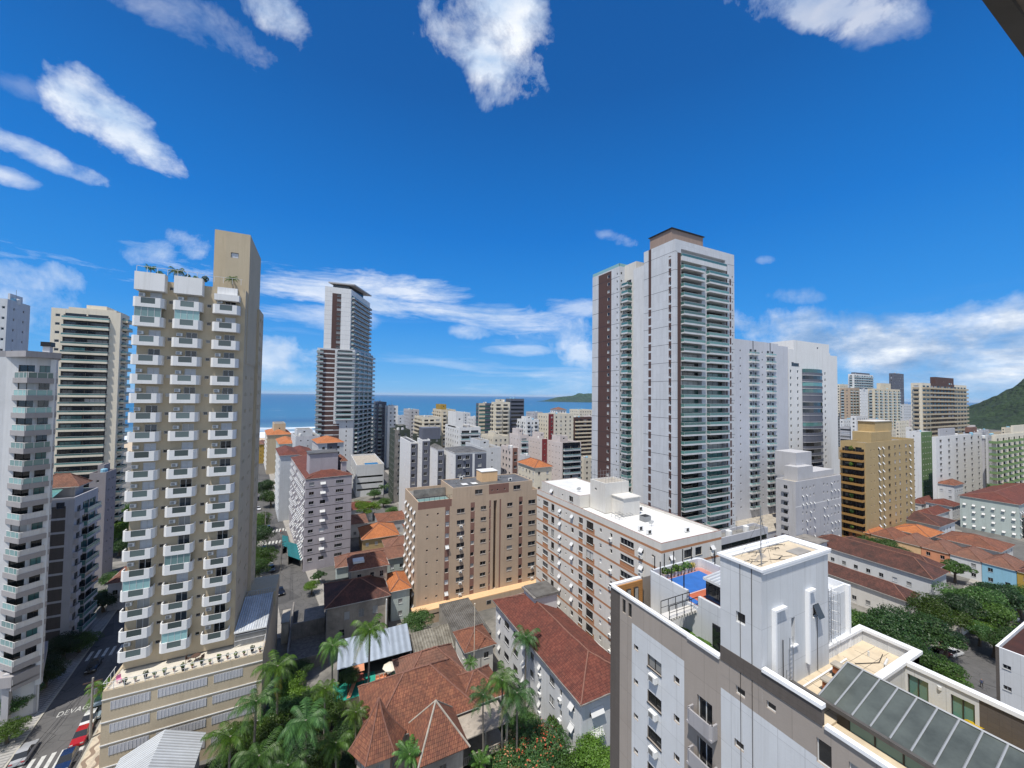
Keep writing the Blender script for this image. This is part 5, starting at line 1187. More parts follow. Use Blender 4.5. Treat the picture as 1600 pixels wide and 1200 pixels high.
# ------------------------------------------------------------ the old mansion
def tri_roof(b, pts, mi=0):
    a, c = Vector(pts[0]), Vector(pts[1]); ud = (c-a).normalized(); nrm = (c-a).cross(Vector(pts[-1])-a).normalized(); vd = nrm.cross(ud)
    b.face(pts, mi, [((Vector(p)-a).dot(ud), (Vector(p)-a).dot(vd)) for p in pts])
def mansion():
    r = empty('mansion', (14, 58, 0), 'old mansion with steep red tiled roofs and two pointed turrets in the bottom middle', 'house')
    def rel(*a): return a
    def wing(x0, y0, x1, y1, zt, wins=True, mat='stone', name='wall'):
        W = Bld('x', '', rc(x0, y0, x1, y1), 0, zt, [mat, 'mold'], root=r, wall=name, roof=None, parapet=0)
        if wins:
            for z in (1.0, 4.9):
                for e in (0, 3, 1):
                    n = max(1, int(W.L(e)/3.0))
                    for k in range(n): W.win(e, (k+.5)*W.L(e)/n-.5, z, 1.0, 1.9, 'sash', [('glassk', 3), ('glassc', 1)])
        W.finish()
    wing(8.0, 55.6, 21.5, 66.0, 8.0); wing(13.6, 66.01, 23.0, 71.0, 7.4); wing(21.51, 57.0, 27.0, 62.5, 7.6); wing(12.9, 49.9, 18.4, 55.59, 8.3, name='tower_wall')
    # octagonal corner turret
    T = Bld('x', '', [(8.2+2.6*math.cos(a), 55.3+2.6*math.sin(a)) for a in [math.pi*2*(k-.5)/6+.5 for k in range(6)]], 0, 8.9, ['stone', 'mold'], root=r, wall='turret_wall', roof=None, parapet=0)
    for e in range(6): T.win(e, .8, 5.2, 1.0, 2.0, 'sash', 'glassc'); T.win(e, .8, 1.2, 1.0, 1.9, 'sash', 'glassk')
    T.finish()
    hip('roof', r, *rel(7.6, 56.0, 21.7, 66.2), 8.1, 4.3, 'tile', .9); hip('roof', r, *rel(13.4, 64, 23.2, 71.3), 7.5, 3.0, 'tileb', .6); hip('roof', r, *rel(20.5, 56.6, 27.2, 62.7), 7.7, 2.5, 'tile', .6)
    b = MB(); cx_, cy_ = 8.2, 55.3; n = 6; rr = [3.7, 2.1, .9, .05]; zz = [8.4, 10.3, 12.2, 14.0]
    for k in range(n):
        a0, a1 = math.pi*2*(k-.5)/n+.5, math.pi*2*(k+.5)/n+.5
        for i in range(3):
            q = [(cx_+rr[i]*math.cos(a0), cy_+rr[i]*math.sin(a0), zz[i]), (cx_+rr[i]*math.cos(a1), cy_+rr[i]*math.sin(a1), zz[i]), (cx_+rr[i+1]*math.cos(a1), cy_+rr[i+1]*math.sin(a1), zz[i+1]), (cx_+rr[i+1]*math.cos(a0), cy_+rr[i+1]*math.sin(a0), zz[i+1])]
            tri_roof(b, q)
    o = b.build('turret_roof', M['tile'], r)
    c = MB()
    for k in range(n):
        a0 = math.pi*2*(k-.5)/n+.5; c.tube([(cx_+rr[i]*math.cos(a0), cy_+rr[i]*math.sin(a0), zz[i]+.03) for i in range(4)], .1, 5)
    g = c.build('ridge_tiles', M['ridge'], r); g.parent = o
    b = MB(); x0, y0, x1, y1, z = 12.2, 49.2, 19.1, 56.3, 8.3; ax = (15.4, 53.0, 12.9)
    q = [(x0, y0, z), (x1, y0, z), (x1, y1, z), (x0, y1, z)]
    for k in range(4): tri_roof(b, [q[k], q[(k+1) % 4], ax])
    b.face([(x0, y1, z-.05), (x1, y1, z-.05), (x1, y0, z-.05), (x0, y0, z-.05)]); o = b.build('turret_roof', M['tile'], r)
    c = MB()
    for k in range(4): c.tube([q[k], ax], .12, 5)
    g = c.build('ridge_tiles', M['roofc'], r); g.parent = o
    b = MB()
    for (xa, ya, xb, yb) in ((18.6, 51.4, 25.8, 51.4),):
        b.box(xa, ya, 3.9, xb, 55.5, 4.05); b.box(xa, ya, 4.9, xb, ya+.12, 5.0)
        for x in np.arange(xa, xb, .28): b.box(x, ya+.02, 4.05, x+.1, ya+.1, 4.9)
        for x in (xa, 22.1, xb-.3): b.box(x, ya, 0, x+.3, ya+.3, 7.4)
    b.box(18.4, 51.3, 7.4, 26, 55.6, 7.55); B_ = b.build('veranda', M['stone'], r)
mansion()
def house(name, label, x0, y0, x1, y1, ze, h, wall, roof, over=.5, wins=2.6, st='slide', group=None, cat='house', storey=2.9, zb=0):
    B = Bld(name, label, rc(x0, y0, x1, y1), zb, ze, [wall], roof=None, parapet=0, cat=cat, group=group)
    n = max(1, int((ze-zb)/storey))
    for k in range(n):
        for e in (0, 1, 3):
            L = B.L(e); m = max(1, int(L/wins))
            for q in range(m):
                if R.random() < .85: B.win(e, (q+.5)*L/m-.5, zb+.95+k*storey, 1.0, 1.15, st, [('glassk', 3), ('glassc', 1), ('blind', 1)])
    B.finish(); r = B.root
    hip('roof', r, x0, y0, x1, y1, ze+.1, h, roof, over); return B
house('house', 'small cream annex with a red pyramid roof behind the mansion', 26.2, 70.4, 31.8, 76.6, 6.2, 2.0, 'offwhite', 'tile')
def oldhouse():
    B = Bld('house', 'decaying mould-streaked house with a dark stained tile roof beside the vacant lot', rc(2.6, 94.4, 15.6, 108), 0, 8, ['stone', 'mold'], roof=None, parapet=0)
    for u in (3.6, 6.6, 9.6): B.win(0, u, 4.6, 1.1, 1.7, 'sash', [('glassc', 1), ('glassk', 1)])
    for u in (2.6, 6.1, 10.2): B.win(0, u, 1.1, 1.1, 1.5, 'sash', 'glassk')
    for u in (2, 5, 8, 11): B.win(3, u, 4.6, 1.0, 1.6, 'sash', 'glassk')
    B.finish(); r = B.root
    hip('roof', r, 2.6, 94.4, 15.6, 106, 8.1, 2.6, 'tiled', .5)
    C = Bld('x', '', rc(8.0, 103, 16.6, 112), 0, 11.5, ['stone'], root=r, wall='rear_wing', roof=None, parapet=0)
    for u in (1.5, 4.5, 6.8): C.win(0, u, 8.9, .9, 1.4, 'sash', 'glassk')
    C.finish(); hip('roof', r, 8, 103, 16.6, 112, 11.6, 1.8, 'tile', .5)
    b = MB(); b.box(8.6, 104.2, 12.6, 11.2, 106.6, 13.1); b.box(15.0, 93.6, 0, 15.2, 94.4, 7.5); B.part('roof_patch', b, 'roofw')
oldhouse()
hs = [
 ('pale blue house with a long brown tile roof behind the decaying house', 5.5, 117.5, 27.0, 124.5, 7.0, 2.0, 'mint', 'tileb'),
 ('small grey house with a bright orange roof against the beige block', 16.8, 97.5, 21.2, 106.5, 7.2, 1.6, 'mint', 'tilen'),
 ('yellow two-storey house with a new orange hip roof', 14.2, 138.5, 25.8, 151, 6.2, 3.0, 'yellow', 'tilen'),
 ('ochre house with a brown roof right of the yellow house', 20.5, 127.5, 30.5, 136.5, 5.6, 2.2, 'yellow', 'tileb'),
 ('small ochre house with an orange roof in front of the white serrated block', 31.3, 128, 38, 136, 5.2, 1.8, 'yellow', 'tilen'),
]
for l in hs: house('house', l[0], *l[1:])
# low sheds and covered areas between the mansion and the beige block
def shed(label, pts, z0, mat, name='shed', wall='concrete', h=None):
    """lean-to roof: four corners (x,y,z), thin sheet with posts and a back wall"""
    c = sum((Vector(p) for p in pts), Vector())/4; r = empty(name, (c.x, c.y, 0), label, 'shed'); b = MB(); a = Vector(pts[0]); u = (Vector(pts[1])-a); L = u.length; d = (Vector(pts[3])-a).length
    b.face(pts, 0, [(0, 0), (L, 0), (L, d), (0, d)]); b.face([(p[0], p[1], p[2]-.08) for p in reversed(pts)], 0)
    for k in range(4):
        p, q = pts[k], pts[(k+1) % 4]; b.quad((p[0], p[1], p[2]-.08), (q[0], q[1], q[2]-.08), q, p)
    b.build('roof', M[mat], r)
    w = MB()
    for k in range(4):
        p, q = Vector(pts[k]), Vector(pts[(k+1) % 4]); m = (c-p); m.z = 0; p2 = p+m*.03; m = (c-q); m.z = 0; q2 = q+m*.03
        if k in (1, 2, 3): w.quad((p2.x, p2.y, 0), (q2.x, q2.y, 0), (q2.x, q2.y, q2.z-.1), (p2.x, p2.y, p2.z-.1))
        w.box(p2.x-.08, p2.y-.08, 0, p2.x+.08, p2.y+.08, p2.z-.1)
    w.build('wall', M[wall], r); return r
shed('mossy fibre cement shed roof half shaded by the round tree', [(18.2, 75.2, 3.6), (26.0, 76.4, 3.6), (26.8, 84.0, 4.2), (18.6, 84.0, 4.2)], 0, 'fibro')
shed('dark grey corrugated shed roof at the foot of the beige block', [(27.0, 77.2, 4.0), (34.5, 77.2, 4.0), (34.5, 91.8, 4.6), (27.0, 91.8, 4.6)], 0, 'fibrog')
shed('silver membrane awning over the playground behind the tall palm', [(4.2, 80.0, 3.4), (18.0, 79.6, 3.4), (18.4, 86.6, 5.0), (4.8, 86.6, 5.0)], 0, 'sheetm', wall='slate')
# vacant lot walls and rubble slab
b = MB(); b.box(-4.6, 88, 0, -4.3, 112, 2.6); b.box(-4.3, 99.8, 0, 2.4, 100.1, 3.4); b.box(-4.3, 88, 0, 3, 88.25, 2.4); b.box(-1.9, 100.1, 0, 2.4, 106, 3.2)
tag(b.build('lot_wall', M['mold'], None), 'mould-streaked wall enclosing the vacant lot left of the decaying house', 'wall')
sheet('ground', -4.3, 88.3, 2.6, 99.8, .012, plain('lot_rubble', (.19, .18, .17), .95, var=.95, scale=1.6, bump=.8))
b = MB(); b.box(-6.2, 99, 0, -4.8, 104.5, 4.5); b.box(-6.3, 98.9, 4.5, -4.7, 104.6, 4.65); tag(b.build('gatehouse', M['roofc'], None), 'narrow pale gatehouse at the end of the vacant lot', 'building')
# playground, umbrella, benches in the mansion's garden
PGm = plain('green_play_floor', (.02, .30, .22), .7, var=.2)
sheet('playground_floor', 3.6, 76.3, 11.2, 81.8, .02, PGm)
def playset():
    r = empty('play_frame', (7.8, 79, 0), 'climbing frame with red panels on the green playground floor', 'climbing frame')
    b = MB()
    for x, y in ((6.8, 78.4), (8.8, 78.4), (6.8, 80.2), (8.8, 80.2)): b.tube([(x, y, 0), (x, y, 3)], .07, 6)
    b.tube([(6.8, 78.4, 2.9), (4.6, 77.4, 2.9), (4.4, 77.2, 0)], .06, 6); b.tube([(8.8, 78.4, 2.2), (9.6, 76.9, 0)], .07, 6); b.build('posts', M['dark'], r)
    b = MB(); b.box(6.7, 78.3, 1.2, 8.9, 80.3, 1.35); b.build('platform', plain('play_red', (.35, .10, .07), .6), r); b = MB(); b.face([(6.7, 78.3, 3), (8.9, 78.3, 3), (8.9, 79.3, 3.7), (6.7, 79.3, 3.7)]); b.build('roof', M['coral'], r)
    b = MB(); b.face([(6.8, 78.3, 1.3), (7.5, 78.3, 1.3), (6.4, 76.4, .15), (5.7, 76.4, .15)]); b.build('slide', M['coral'], r)
playset()
r = empty('parasol', (13.6, 78.0, 0), 'octagonal cream parasol at the edge of the playground', 'parasol')
b = MB(); b.face([(1.5*math.cos(k*math.pi/4), 1.5*math.sin(k*math.pi/4), 2.6) for k in range(8)])
b = MB()
for k in range(8):
    a0, a1 = k*math.pi/4, (k+1)*math.pi/4; b.face([(1.5*math.cos(a0), 1.5*math.sin(a0), 2.5), (1.5*math.cos(a1), 1.5*math.sin(a1), 2.5), (0, 0, 3.0)]); b.face([(0, 0, 2.96), (1.5*math.cos(a1), 1.5*math.sin(a1), 2.46), (1.5*math.cos(a0), 1.5*math.sin(a0), 2.46)])
o = b.build('canopy', M['cream2'], None); o.parent = r
b = MB(); b.tube([(0, 0, 0), (0, 0, 2.9)], .04, 6); o = b.build('pole', M['frw'], None); o.parent = r
for k, x in enumerate((11.3, 12.1, 12.9)):
    b = MB(); b.box(-.3, -.3, .0, .3, .3, .45); b.box(-.3, .2, .45, .3, .3, .95); b.box(-.34, -.3, 0, -.3, .2, .65); b.box(.3, -.3, 0, .34, .2, .65); o = b.build('armchair', M['coral'], None, loc=(x, 78.6, 0)); o.rotation_euler.z = .2*k
    tag(o, 'orange outdoor armchair in the row left of the cream parasol', 'armchair', 'orange armchairs by the parasol')
sheet('garden_ground', -6.5, 44, 30, 77, .008, plain('garden_soil', (.06, .06, .035), .95, var=.8, scale=.5)); sheet('garden_path', 3.0, 48, 7.4, 58, .016, M['roofc'])
# silver roof building at the very bottom left
def silver():
    B = Bld('building', 'small building with a folded silver metal roof at the bottom left', rc(-22, 59.5, -14, 70.2), 0, 5.8, ['lgrey'], roof=None, parapet=0); B.finish(); r = B.root; b = MB()
    A = [(-22.6, 58.5, 5.9), (-13.4, 58.5, 5.9), (-13.4, 70.5, 5.9), (-22.6, 70.5, 5.9)]; p0, p1 = (-18.0, 62.5, 8.0), (-18.0, 70.5, 8.0)
    tri_roof(b, [A[0], A[1], p0]); tri_roof(b, [A[1], A[2], p1, p0]); tri_roof(b, [A[3], A[0], p0, p1]); b.face([A[2], A[3], p1]); b.face([(q[0], q[1], q[2]-.03) for q in reversed(A)]); b.build('roof', corrug('silver_rib_sheet', (.52, .55, .58), .45, dirt=.2), r)
silver()
# palms and garden trees around the mansion
G = 'palms in the mansion garden'
for a in [
 (578, 983, 15.5, 'tall drooping palm in front of the silver awning', 1.15, 1), (520, 1008, 10.5, 'palm with yellowing fronds left of the tall drooping palm', .95, 1), (434, 1040, 13.0, 'palm leaning against the right end of the tan podium', 1.15, 1),
 (478, 1125, 12.0, 'large dark palm in the thick of the garden, nearest the bottom edge', 1.25, 0), (400, 1095, 12.0, 'dense palm overlapping the tan podium louvres', 1.15, 2), (405, 1180, 10.0, 'palm crown cut by the bottom edge below the podium', 1.1, 0),
 (508, 1075, 10.0, 'mid-sized palm between the playground and the garden thicket', .85, 2), (556, 1112, 9.5, 'slender palm left of the pointed turret', .8, 2),
 (640, 1178, 8.5, 'bright palm in front of the square turret', .8, 3), (822, 995, 12.8, 'dark palm against the white wall of the low block', .95, 1),
 (755, 1085, 13.0, 'thin palm rising over the right wing roof of the mansion', .85, 2), (785, 1062, 14.0, 'taller of the twin palms right of the mansion', .95, 0), (808, 1082, 12.5, 'palm with yellow lower fronds right of the twin palms', 1.1, 1),
 (750, 1190, 4.5, 'low fan palm at the bottom edge right of the mansion', .7, 3), (735, 1035, 5.5, 'small palm beside the cream annex', .6, 2), (360, 1150, 8.5, 'feathery palm at the foot of the tan podium', 1.1, 0), (450, 1195, 9.0, 'palm at the bottom edge in the middle of the garden thicket', 1.1, 2), (525, 1160, 7.0, 'dark palm beside the garden path', .9, 0)]:
    palm(a[0], a[1], a[2], a[3], a[4], a[5], G)
GT = 'trees and shrubs in the mansion garden'
for (px, py, z, rr, kd, lb) in [(655, 960, 5.5, 3.3, 'c', 'round dense green tree on the corner of the beige block ledge'), (500, 1090, 4.5, 3.0, 'a', 'leafy shrub mass behind the garden thicket palms'), (455, 1070, 4.0, 3.2, 'c', 'light green tree under the podium palm'), (430, 1130, 5.5, 3.6, 'a', 'spreading tree under the palms left of the thicket'), (545, 1050, 4.0, 2.0, 'b', 'dark tree in front of the silver awning wall'),
  (840, 1150, 5.5, 4.2, 'a', 'orange flowering tree below the low white block'), (795, 1175, 4.0, 3.4, 'a', 'orange flowering shrub at the bottom edge right of the mansion'), (932, 1160, 6.5, 3.6, 'c', 'bright green tree beside the taupe foreground building'), (880, 1130, 3.5, 2.4, 'e', 'sparse tree by the white wall of the low block'), (620, 1050, 3.2, 1.2, 'b', 'small round shrub at the parasol'), (470, 1165, 4.0, 3.2, 'b', 'dark tree under the bottom edge palms'), (385, 1175, 4.0, 3.0, 'a', 'green tree at the bottom of the podium wall'), (770, 1120, 4.5, 2.4, 'a', 'leafy tree between the twin palms and the mansion'), (860, 1085, 3.5, 2.0, 'b', 'small dark tree at the foot of the low white block wall')]:
    p = P(px, py, z); h = z
    tree(p.x, p.y, lb, rr*.95, max(2.0, h), kd, GT, flowers=1 if 'flowering' in lb else 0)
# ============================================================ FAR TOWERS AND BLOCKS
def blk(name, label, pc, yt, D, pl, pr, side, mats, **kw):
    x0, y0, x1, y1, z = solve(pc, yt, D, pl, pr, side)
    dmin = kw.pop('depth', 10)
    if side == 'R' and (pl is None or pl >= pc-1): y1 = y0+dmin
    if side == 'L' and (pr is None or pr <= pc+1): y1 = y0+dmin
    y1 = min(y1, y0+kw.pop('maxd', 60))
    return Bld(name, label, rc(x0, y0, x1, y1), 0, z, mats, **kw)
def even(L, sp, m=.8): n = max(1, int((L-2*m)/sp+.5)); return [m+(k+.5)*(L-2*m)/n for k in range(n)]
def cube(B, name, x0, y0, x1, y1, z0, z1, mat): B.part(name, MB().box(x0, y0, z0, x1, y1, z1), mat)
def big_tower():
    p = PD(1055, 373, 124); x0, y0 = p.x, p.y; zt = p.z; x1 = hy(1147, 395, y0).x
    ya = hx(1006, 380, x0).y; yb = hx(986, 395, x0).y; yc = hx(968, 430, x0).y; yd = hx(926, 430, x0).y
    zl = PD(928, 432, proj((x0, yd, 60))[2]).z
    B = Bld('apartment_tower', 'tallest white tower with dark brown strips and stacked green glass balconies', rc(x0, y0, x1, ya), 0, zt, ['white2', 'brown', 'dark', 'white'], roof='roofc', parapet=1.2)
    W = x1-x0; fh = 3.0; n = int((zt-4.5)/fh)
    bl, br = 2.6, W-4.8
    B.paint(0, 0.9, 1.5, 0, zt-3.2, 1) if 0 else None
    B.paint(0, bl-1.6, bl, 0, zt-4.2, 1); B.paint(0, br+.0, br+.9, 0, zt-4.2, 1); B.paint(0, br+2.1, br+3.0, 6, zt-9, 1)
    ztop = zt-5.0
    for k in range(n):
        z = ztop-fh*(k+1)-1.2
        if z < 1: break
        w = (br-bl-2.2)/2
        for j, u in enumerate((bl, br-w)):
            B.hole(0, u+.15, z+.02, w-.3, 2.55, 1.5); B.put(win_kit(w-.32, 2.5, 'dslide', pick_glass([('glassg', 4), ('glassk', 3), ('glassc', 1)]), 1.48), 'window', 0, u+.16, z+.03)
            B.balc(0, u, z, w, 1.3, 'glass', mg='glassg', slab=.4)
        B.win(0, 1.25, z+.8, .5, .6, 'dark', 'glassk') if 0 else None
        B.win(0, br+3.5, z+.9, .5, .5, 'dark', 'glassk')
        for u in (ya-y0-2.2,): B.win(3, u, z+.6, .5, 1.2, 'dark', 'glassk')
    B.hole(0, bl+.1, ztop-.4, br-bl-.2, 2.6, 1.6); B.balc(0, bl, ztop-.3, br-bl, .5, 'glass', mg='glassg', slab=1.4)
    L = B.L(3)
    for (a, c) in ((L-2.6, L-1.6), (2.2, 3.4)): B.paint(3, a, c, 5, zt-(5 if a > 5 else 0), 1)
    for z in np.arange(zt-6, 4, -3.0):
        for (a, c) in ((L-2.6, L-1.6),): B.paint(3, a, c, z, z+.7, 0)
        B.paint(0, br+2.1, br+3.0, z, z+.7, 0)
        if z < zt-18: B.paint(3, 2.2, 3.4, z, z+.6, 0)
    for z in np.arange(zt-4, 6, -6.0): B.paint(3, 0, L, z, z+.12, 2); B.paint(0, 0, bl-1.6, z, z+.12, 2); B.paint(0, br+.9, W, z, z+.12, 2)
    B.finish(); r = B.root
    cube(B, 'lift_core', x0+2.5, y0+3.5, x0+18, y0+13, zt-1.2, zt+5.2, wallm('brown_grey_render', (.30, .22, .18), .2)); cube(B, 'core_roof', x0+2.1, y0+3.1, x0+18.4, y0+13.4, zt+5.2, zt+5.5, 'dark')
    # middle section with recessed balconies, then the far wing
    C = Bld('x', '', rc(x0+1.2, ya+.003, x1, yb), 0, zt-4, ['white', 'brown', 'dark'], root=r, wall='middle_wall', roof='roofc'); C.finish()
    Dd = Bld('x', '', rc(x0+2.6, yb+.003, x1-6, yc), 0, zl+.5, ['offwhite', 'brown', 'dark'], root=r, wall='recess_wall', roof='roofc')
    for k in range(n):
        z = ztop-fh*(k+1)-1.2
        if z < 1: break
        if z+2.5 < zl: Dd.balc(3, .6, z, Dd.L(3)*.55, 2.2, 'glass', mg='glassg', slab=.4); Dd.win(3, 1.0, z+.05, Dd.L(3)*.55-.8, 2.3, 'dslide', pick_glass([('glassg', 4), ('glassk', 3)])); Dd.win(3, Dd.L(3)-1.6, z+.8, .7, .9, 'sq', 'glassk'); 
    Dd.finish()
    F = Bld('x', '', rc(x0, yc+.003, x1-6, yd), 0, zl, ['white2', 'brown', 'dark'], root=r, wall='far_wing', roof='roofc')
    LF = F.L(3); F.paint(3, LF*.24, LF*.72, 0, zl-.5, 1)
    for z in np.arange(zl-4, 6, -6.0): F.paint(3, 0, LF, z, z+.14, 2)
    for k in range(n):
        z = zl-3-k*fh
        if z < 2: break
        F.win(3, LF*.6-.3, z, 1.2, 1.2, 'sq', [('glassc', 2), ('glassk', 1)]); F.win(0, .6, z, .7, .8, 'dark', 'glassk'); F.win(3, LF-1.6, z, .6, .8, 'sq', 'glassk')
    F.finish()
    b = MB(); b.box(x0, yc+.1, zl, x0+.1, yd-.1, zl+1.2); b.box(x0, yc+.1, zl, x1-10, yc+.2, zl+1.2); B.part('railing', b, 'glassb')
big_tower()
def white2():
    y0 = PD(1180, 535, 150).y; xa, xb, xc = hy(1144, 527, y0).x, hy(1216, 537, y0).x, hy(1231, 545, y0+3).x; zt = PD(1180, 533, 150).z; fh = 2.95
    B = Bld('apartment_tower', 'slim white tower with two black vertical lines and many small balconies', [(xa, y0), (xb, y0), (xb, y0+3), (xc, y0+3), (xc, y0+18), (xa, y0+18)], 0, zt, ['white_b', 'dark', 'lgrey'], roof='roofc')
    W = xb-xa
    for u in (W*.43, W*.81): B.paint(0, u-.25, u+.25, 12, zt, 1)
    for k in range(int((zt-14)/fh)):
        z = zt-5.5-k*fh
        if z < 9: break
        for u in (W*.43, W*.81):
            B.balc(0, u-2.6, z, 2.3, 1.0, 'half', mw='white'); B.balc(0, u+.3, z, 2.3, 1.0, 'half', mw='white')
            B.win(0, u-2.2, z+.05, 1.5, 2.1, 'dslide', 'glassk'); B.win(0, u+.7, z+.05, 1.5, 2.1, 'dslide', 'glassk')
        B.win(0, W*.15, z+.9, .7, .7, 'sq', 'glassk'); B.win(0, W*.62, z+1.0, .7, .7, 'sq', 'glassk'); B.win(2, 1.2, z+.9, .7, .7, 'sq', 'glassk')
    B.finish()
    cube(B, 'lift_core', xa+2, y0+5, xa+8, y0+12, zt-.8, zt+3.4, 'white_b')
    x, y = hy(1150, 800, y0-14).x, y0-14
    cube(B, 'podium', xa-3, y0-12, xb-1, y0-.003, 0, 9.5, 'lgrey'); cube(B, 'podium_roof', xa-3.2, y0-12.2, xb-.8, y0-.004, 9.5, 9.7, 'roofc')
    for k in range(5):
        b = MB(); b.box(xa+4+k*3.4, y0-12.06, 6.4, xa+6.4+k*3.4, y0-12.003, 7.8); B.part('window', b, 'glassk')
white2()
def white3():
    p = PD(1232, 545, 168); x0, y0, zt = p.x, p.y, p.z; x1 = hy(1297, 545, y0).x; x2 = hy(1308, 565, y0+4).x; fh = 3.0
    B = Bld('apartment_tower', 'white tower with a curved glazed balcony stack in the middle of its front', [(x0, y0), (x1, y0), (x1, y0+4), (x2, y0+4), (x2, y0+16), (x0, y0+16)], 0, zt, ['brightwhite', 'slate'], roof='roofc')
    W = x1-x0; a, c = W*.3, W*.76
    B.paint(0, a, c, 4, zt-8.5, 1)
    for k in range(25):
        z = zt-11-k*fh
        if z < 4: break
        b = MB(); n = 8; m = (a+c)/2; hw = (c-a)/2; pl = [(x0+m+hw*math.cos(math.pi*(1+q/n)), y0-.02+2.2*math.sin(math.pi*(1+q/n))) for q in range(n+1)]
        b.prism(pl, z-.25, z, 0); b.prism([(q[0], q[1]-.0) for q in pl], z+.0, z+1.05, 1, bot=False)
        if k < 14 or k % 2: b.prism([(x0+m+(q[0]-x0-m)*.97, y0-.02+(q[1]-y0)*.95) for q in pl], z+1.05, z+2.7, 2, bot=False)
        B.part('balcony', b, ['lgrey', 'slate', ['glassk', 'glassg', 'slate'][R.randrange(3)]])
        for u in (1.5, W*.2, W*.86): B.win(0, u-.5, z+.7, 1.1, 1.2, 'sq', 'glassk')
        B.win(2, 1.5, z+.7, .9, 1.2, 'sq', 'glassk')
    B.win(0, 2.2, zt-7.3, 6, 1.6, 'dslide', 'glassk')
    B.finish()
    U = Bld('x', '', rc(x0+4, y0+.003, x1-1, y0+10), zt-6, zt+4.2, ['brightwhite'], root=B.root, wall='penthouse', roof='roofc'); U.win(0, W*.55, zt+1.5, 1.3, .8, 'sq', 'glassk'); U.finish()
white3()
def greywhite():
    x0, y0, x1, y1, zt = solve(1243, 753, 128, 1212, 1314, 'R'); fh = 2.8
    B = Bld('apartment_building', 'pale grey block peppered with small windows and stepped roof boxes', rc(x0, y0, x1, y1), 0, zt, ['lgrey', 'brightwhite'], roof='roofc', parapet=.6)
    W = B.L(0); L = B.L(3)
    B.paint(0, 0, W, zt-8.5, zt-8.2, 1)
    for k in range(13):
        z = zt-3.0-k*fh
        for u in (W*.14, W*.22, W*.30, W*.38, W*.60, W*.68, W*.77, W*.85, W*.93): B.win(0, u-.3, z+R.choice((0, .25)), .65, .85, ['sq', 'awning'][R.randrange(2)], [('glassk', 3), ('glassc', 1)])
        for u in even(L, 4.5): B.balc(3, u-1, z-.8, 2.0, .7, 'solid', mw='lgrey'); B.win(3, u-.6, z, 1.2, 1.3, 'slide', 'glassk')
    B.finish()
    for a, c, h, d in ((.16, .48, 4.2, 6), (.48, .98, 1.8, 8)): cube(B, 'roof_box', x0+W*a, y0+1.5+a, x0+W*c, y0+d, zt-.6, zt+h, 'lgrey')
    cube(B, 'lift_core', x0+W*.28, y0+4, x0+W*.62, y0+11, zt+.1, zt+8.6, 'lgrey')
greywhite()
def yellow():
    x0, y0, x1, y1, zt = solve(1352, 692, 143, 1313, 1428, 'R'); fh = 2.95
    B = Bld('apartment_building', 'ochre yellow block with plant-filled balconies down its left side', rc(x0, y0, x1, y1), 0, zt, ['yellow', 'yellowd', 'dark'], roof='roofg', parapet=.9)
    W = B.L(0); L = B.L(3); B.paint(3, .6, L-.4, 2, zt-2.5, 2)
    for k in range(13):
        z = zt-4.2-k*fh
        if z < 1: break
        for u, w in ((.5, L*.46), (L*.5, L*.46)): B.balc(3, u, z, w, 1.8, 'solid', mw='yellowd', h=.75)
        for u in (.5, L*.5): B.win(3, u+.8, z+.1, L*.46-1.6, 2.2, 'dslide', 'glassk')
        for u, w, h, st in ((W*.10, .5, .6, 'sq'), (W*.16, .5, .6, 'sq'), (W*.25, .9, 1.3, 'awning'), (W*.33, .8, 1.3, 'awning'), (W*.46, 1.8, 1.2, 'dslide'), (W*.58, 1.3, 1.3, 'slide'), (W*.68, 1.3, 1.3, 'slide'), (W*.82, 1.6, 1.3, 'slide'), (W*.9, 1.0, 1.0, 'awning')): B.win(0, u-w/2, z+.9, w, h, st, [('glassk', 4), ('blind', 1)])
    B.finish()
    cube(B, 'lift_core', x0+W*.30, y0+3, x0+W*.72, y0+9, zt-.9, zt+3.2, 'yellow'); cube(B, 'water_tank', x0+W*.44, y0+4, x0+W*.8, y0+9.5, zt+3.2, zt+7.2, 'yellow'); cube(B, 'tank_cover', x0+W*.43, y0+3.8, x0+W*.81, y0+9.7, zt+7.2, zt+7.5, 'offwhite')
    for k in range(6):
        me = shrub_mesh(120, .7, .7, .9, .2, 60+k, 'foliage'); me.materials.append(M['leafl']); link('foliage', me, B.root, (x0-1.3-B.o.x, y0+L*.5-B.o.y, zt-3.2-k*5.9))
yellow()
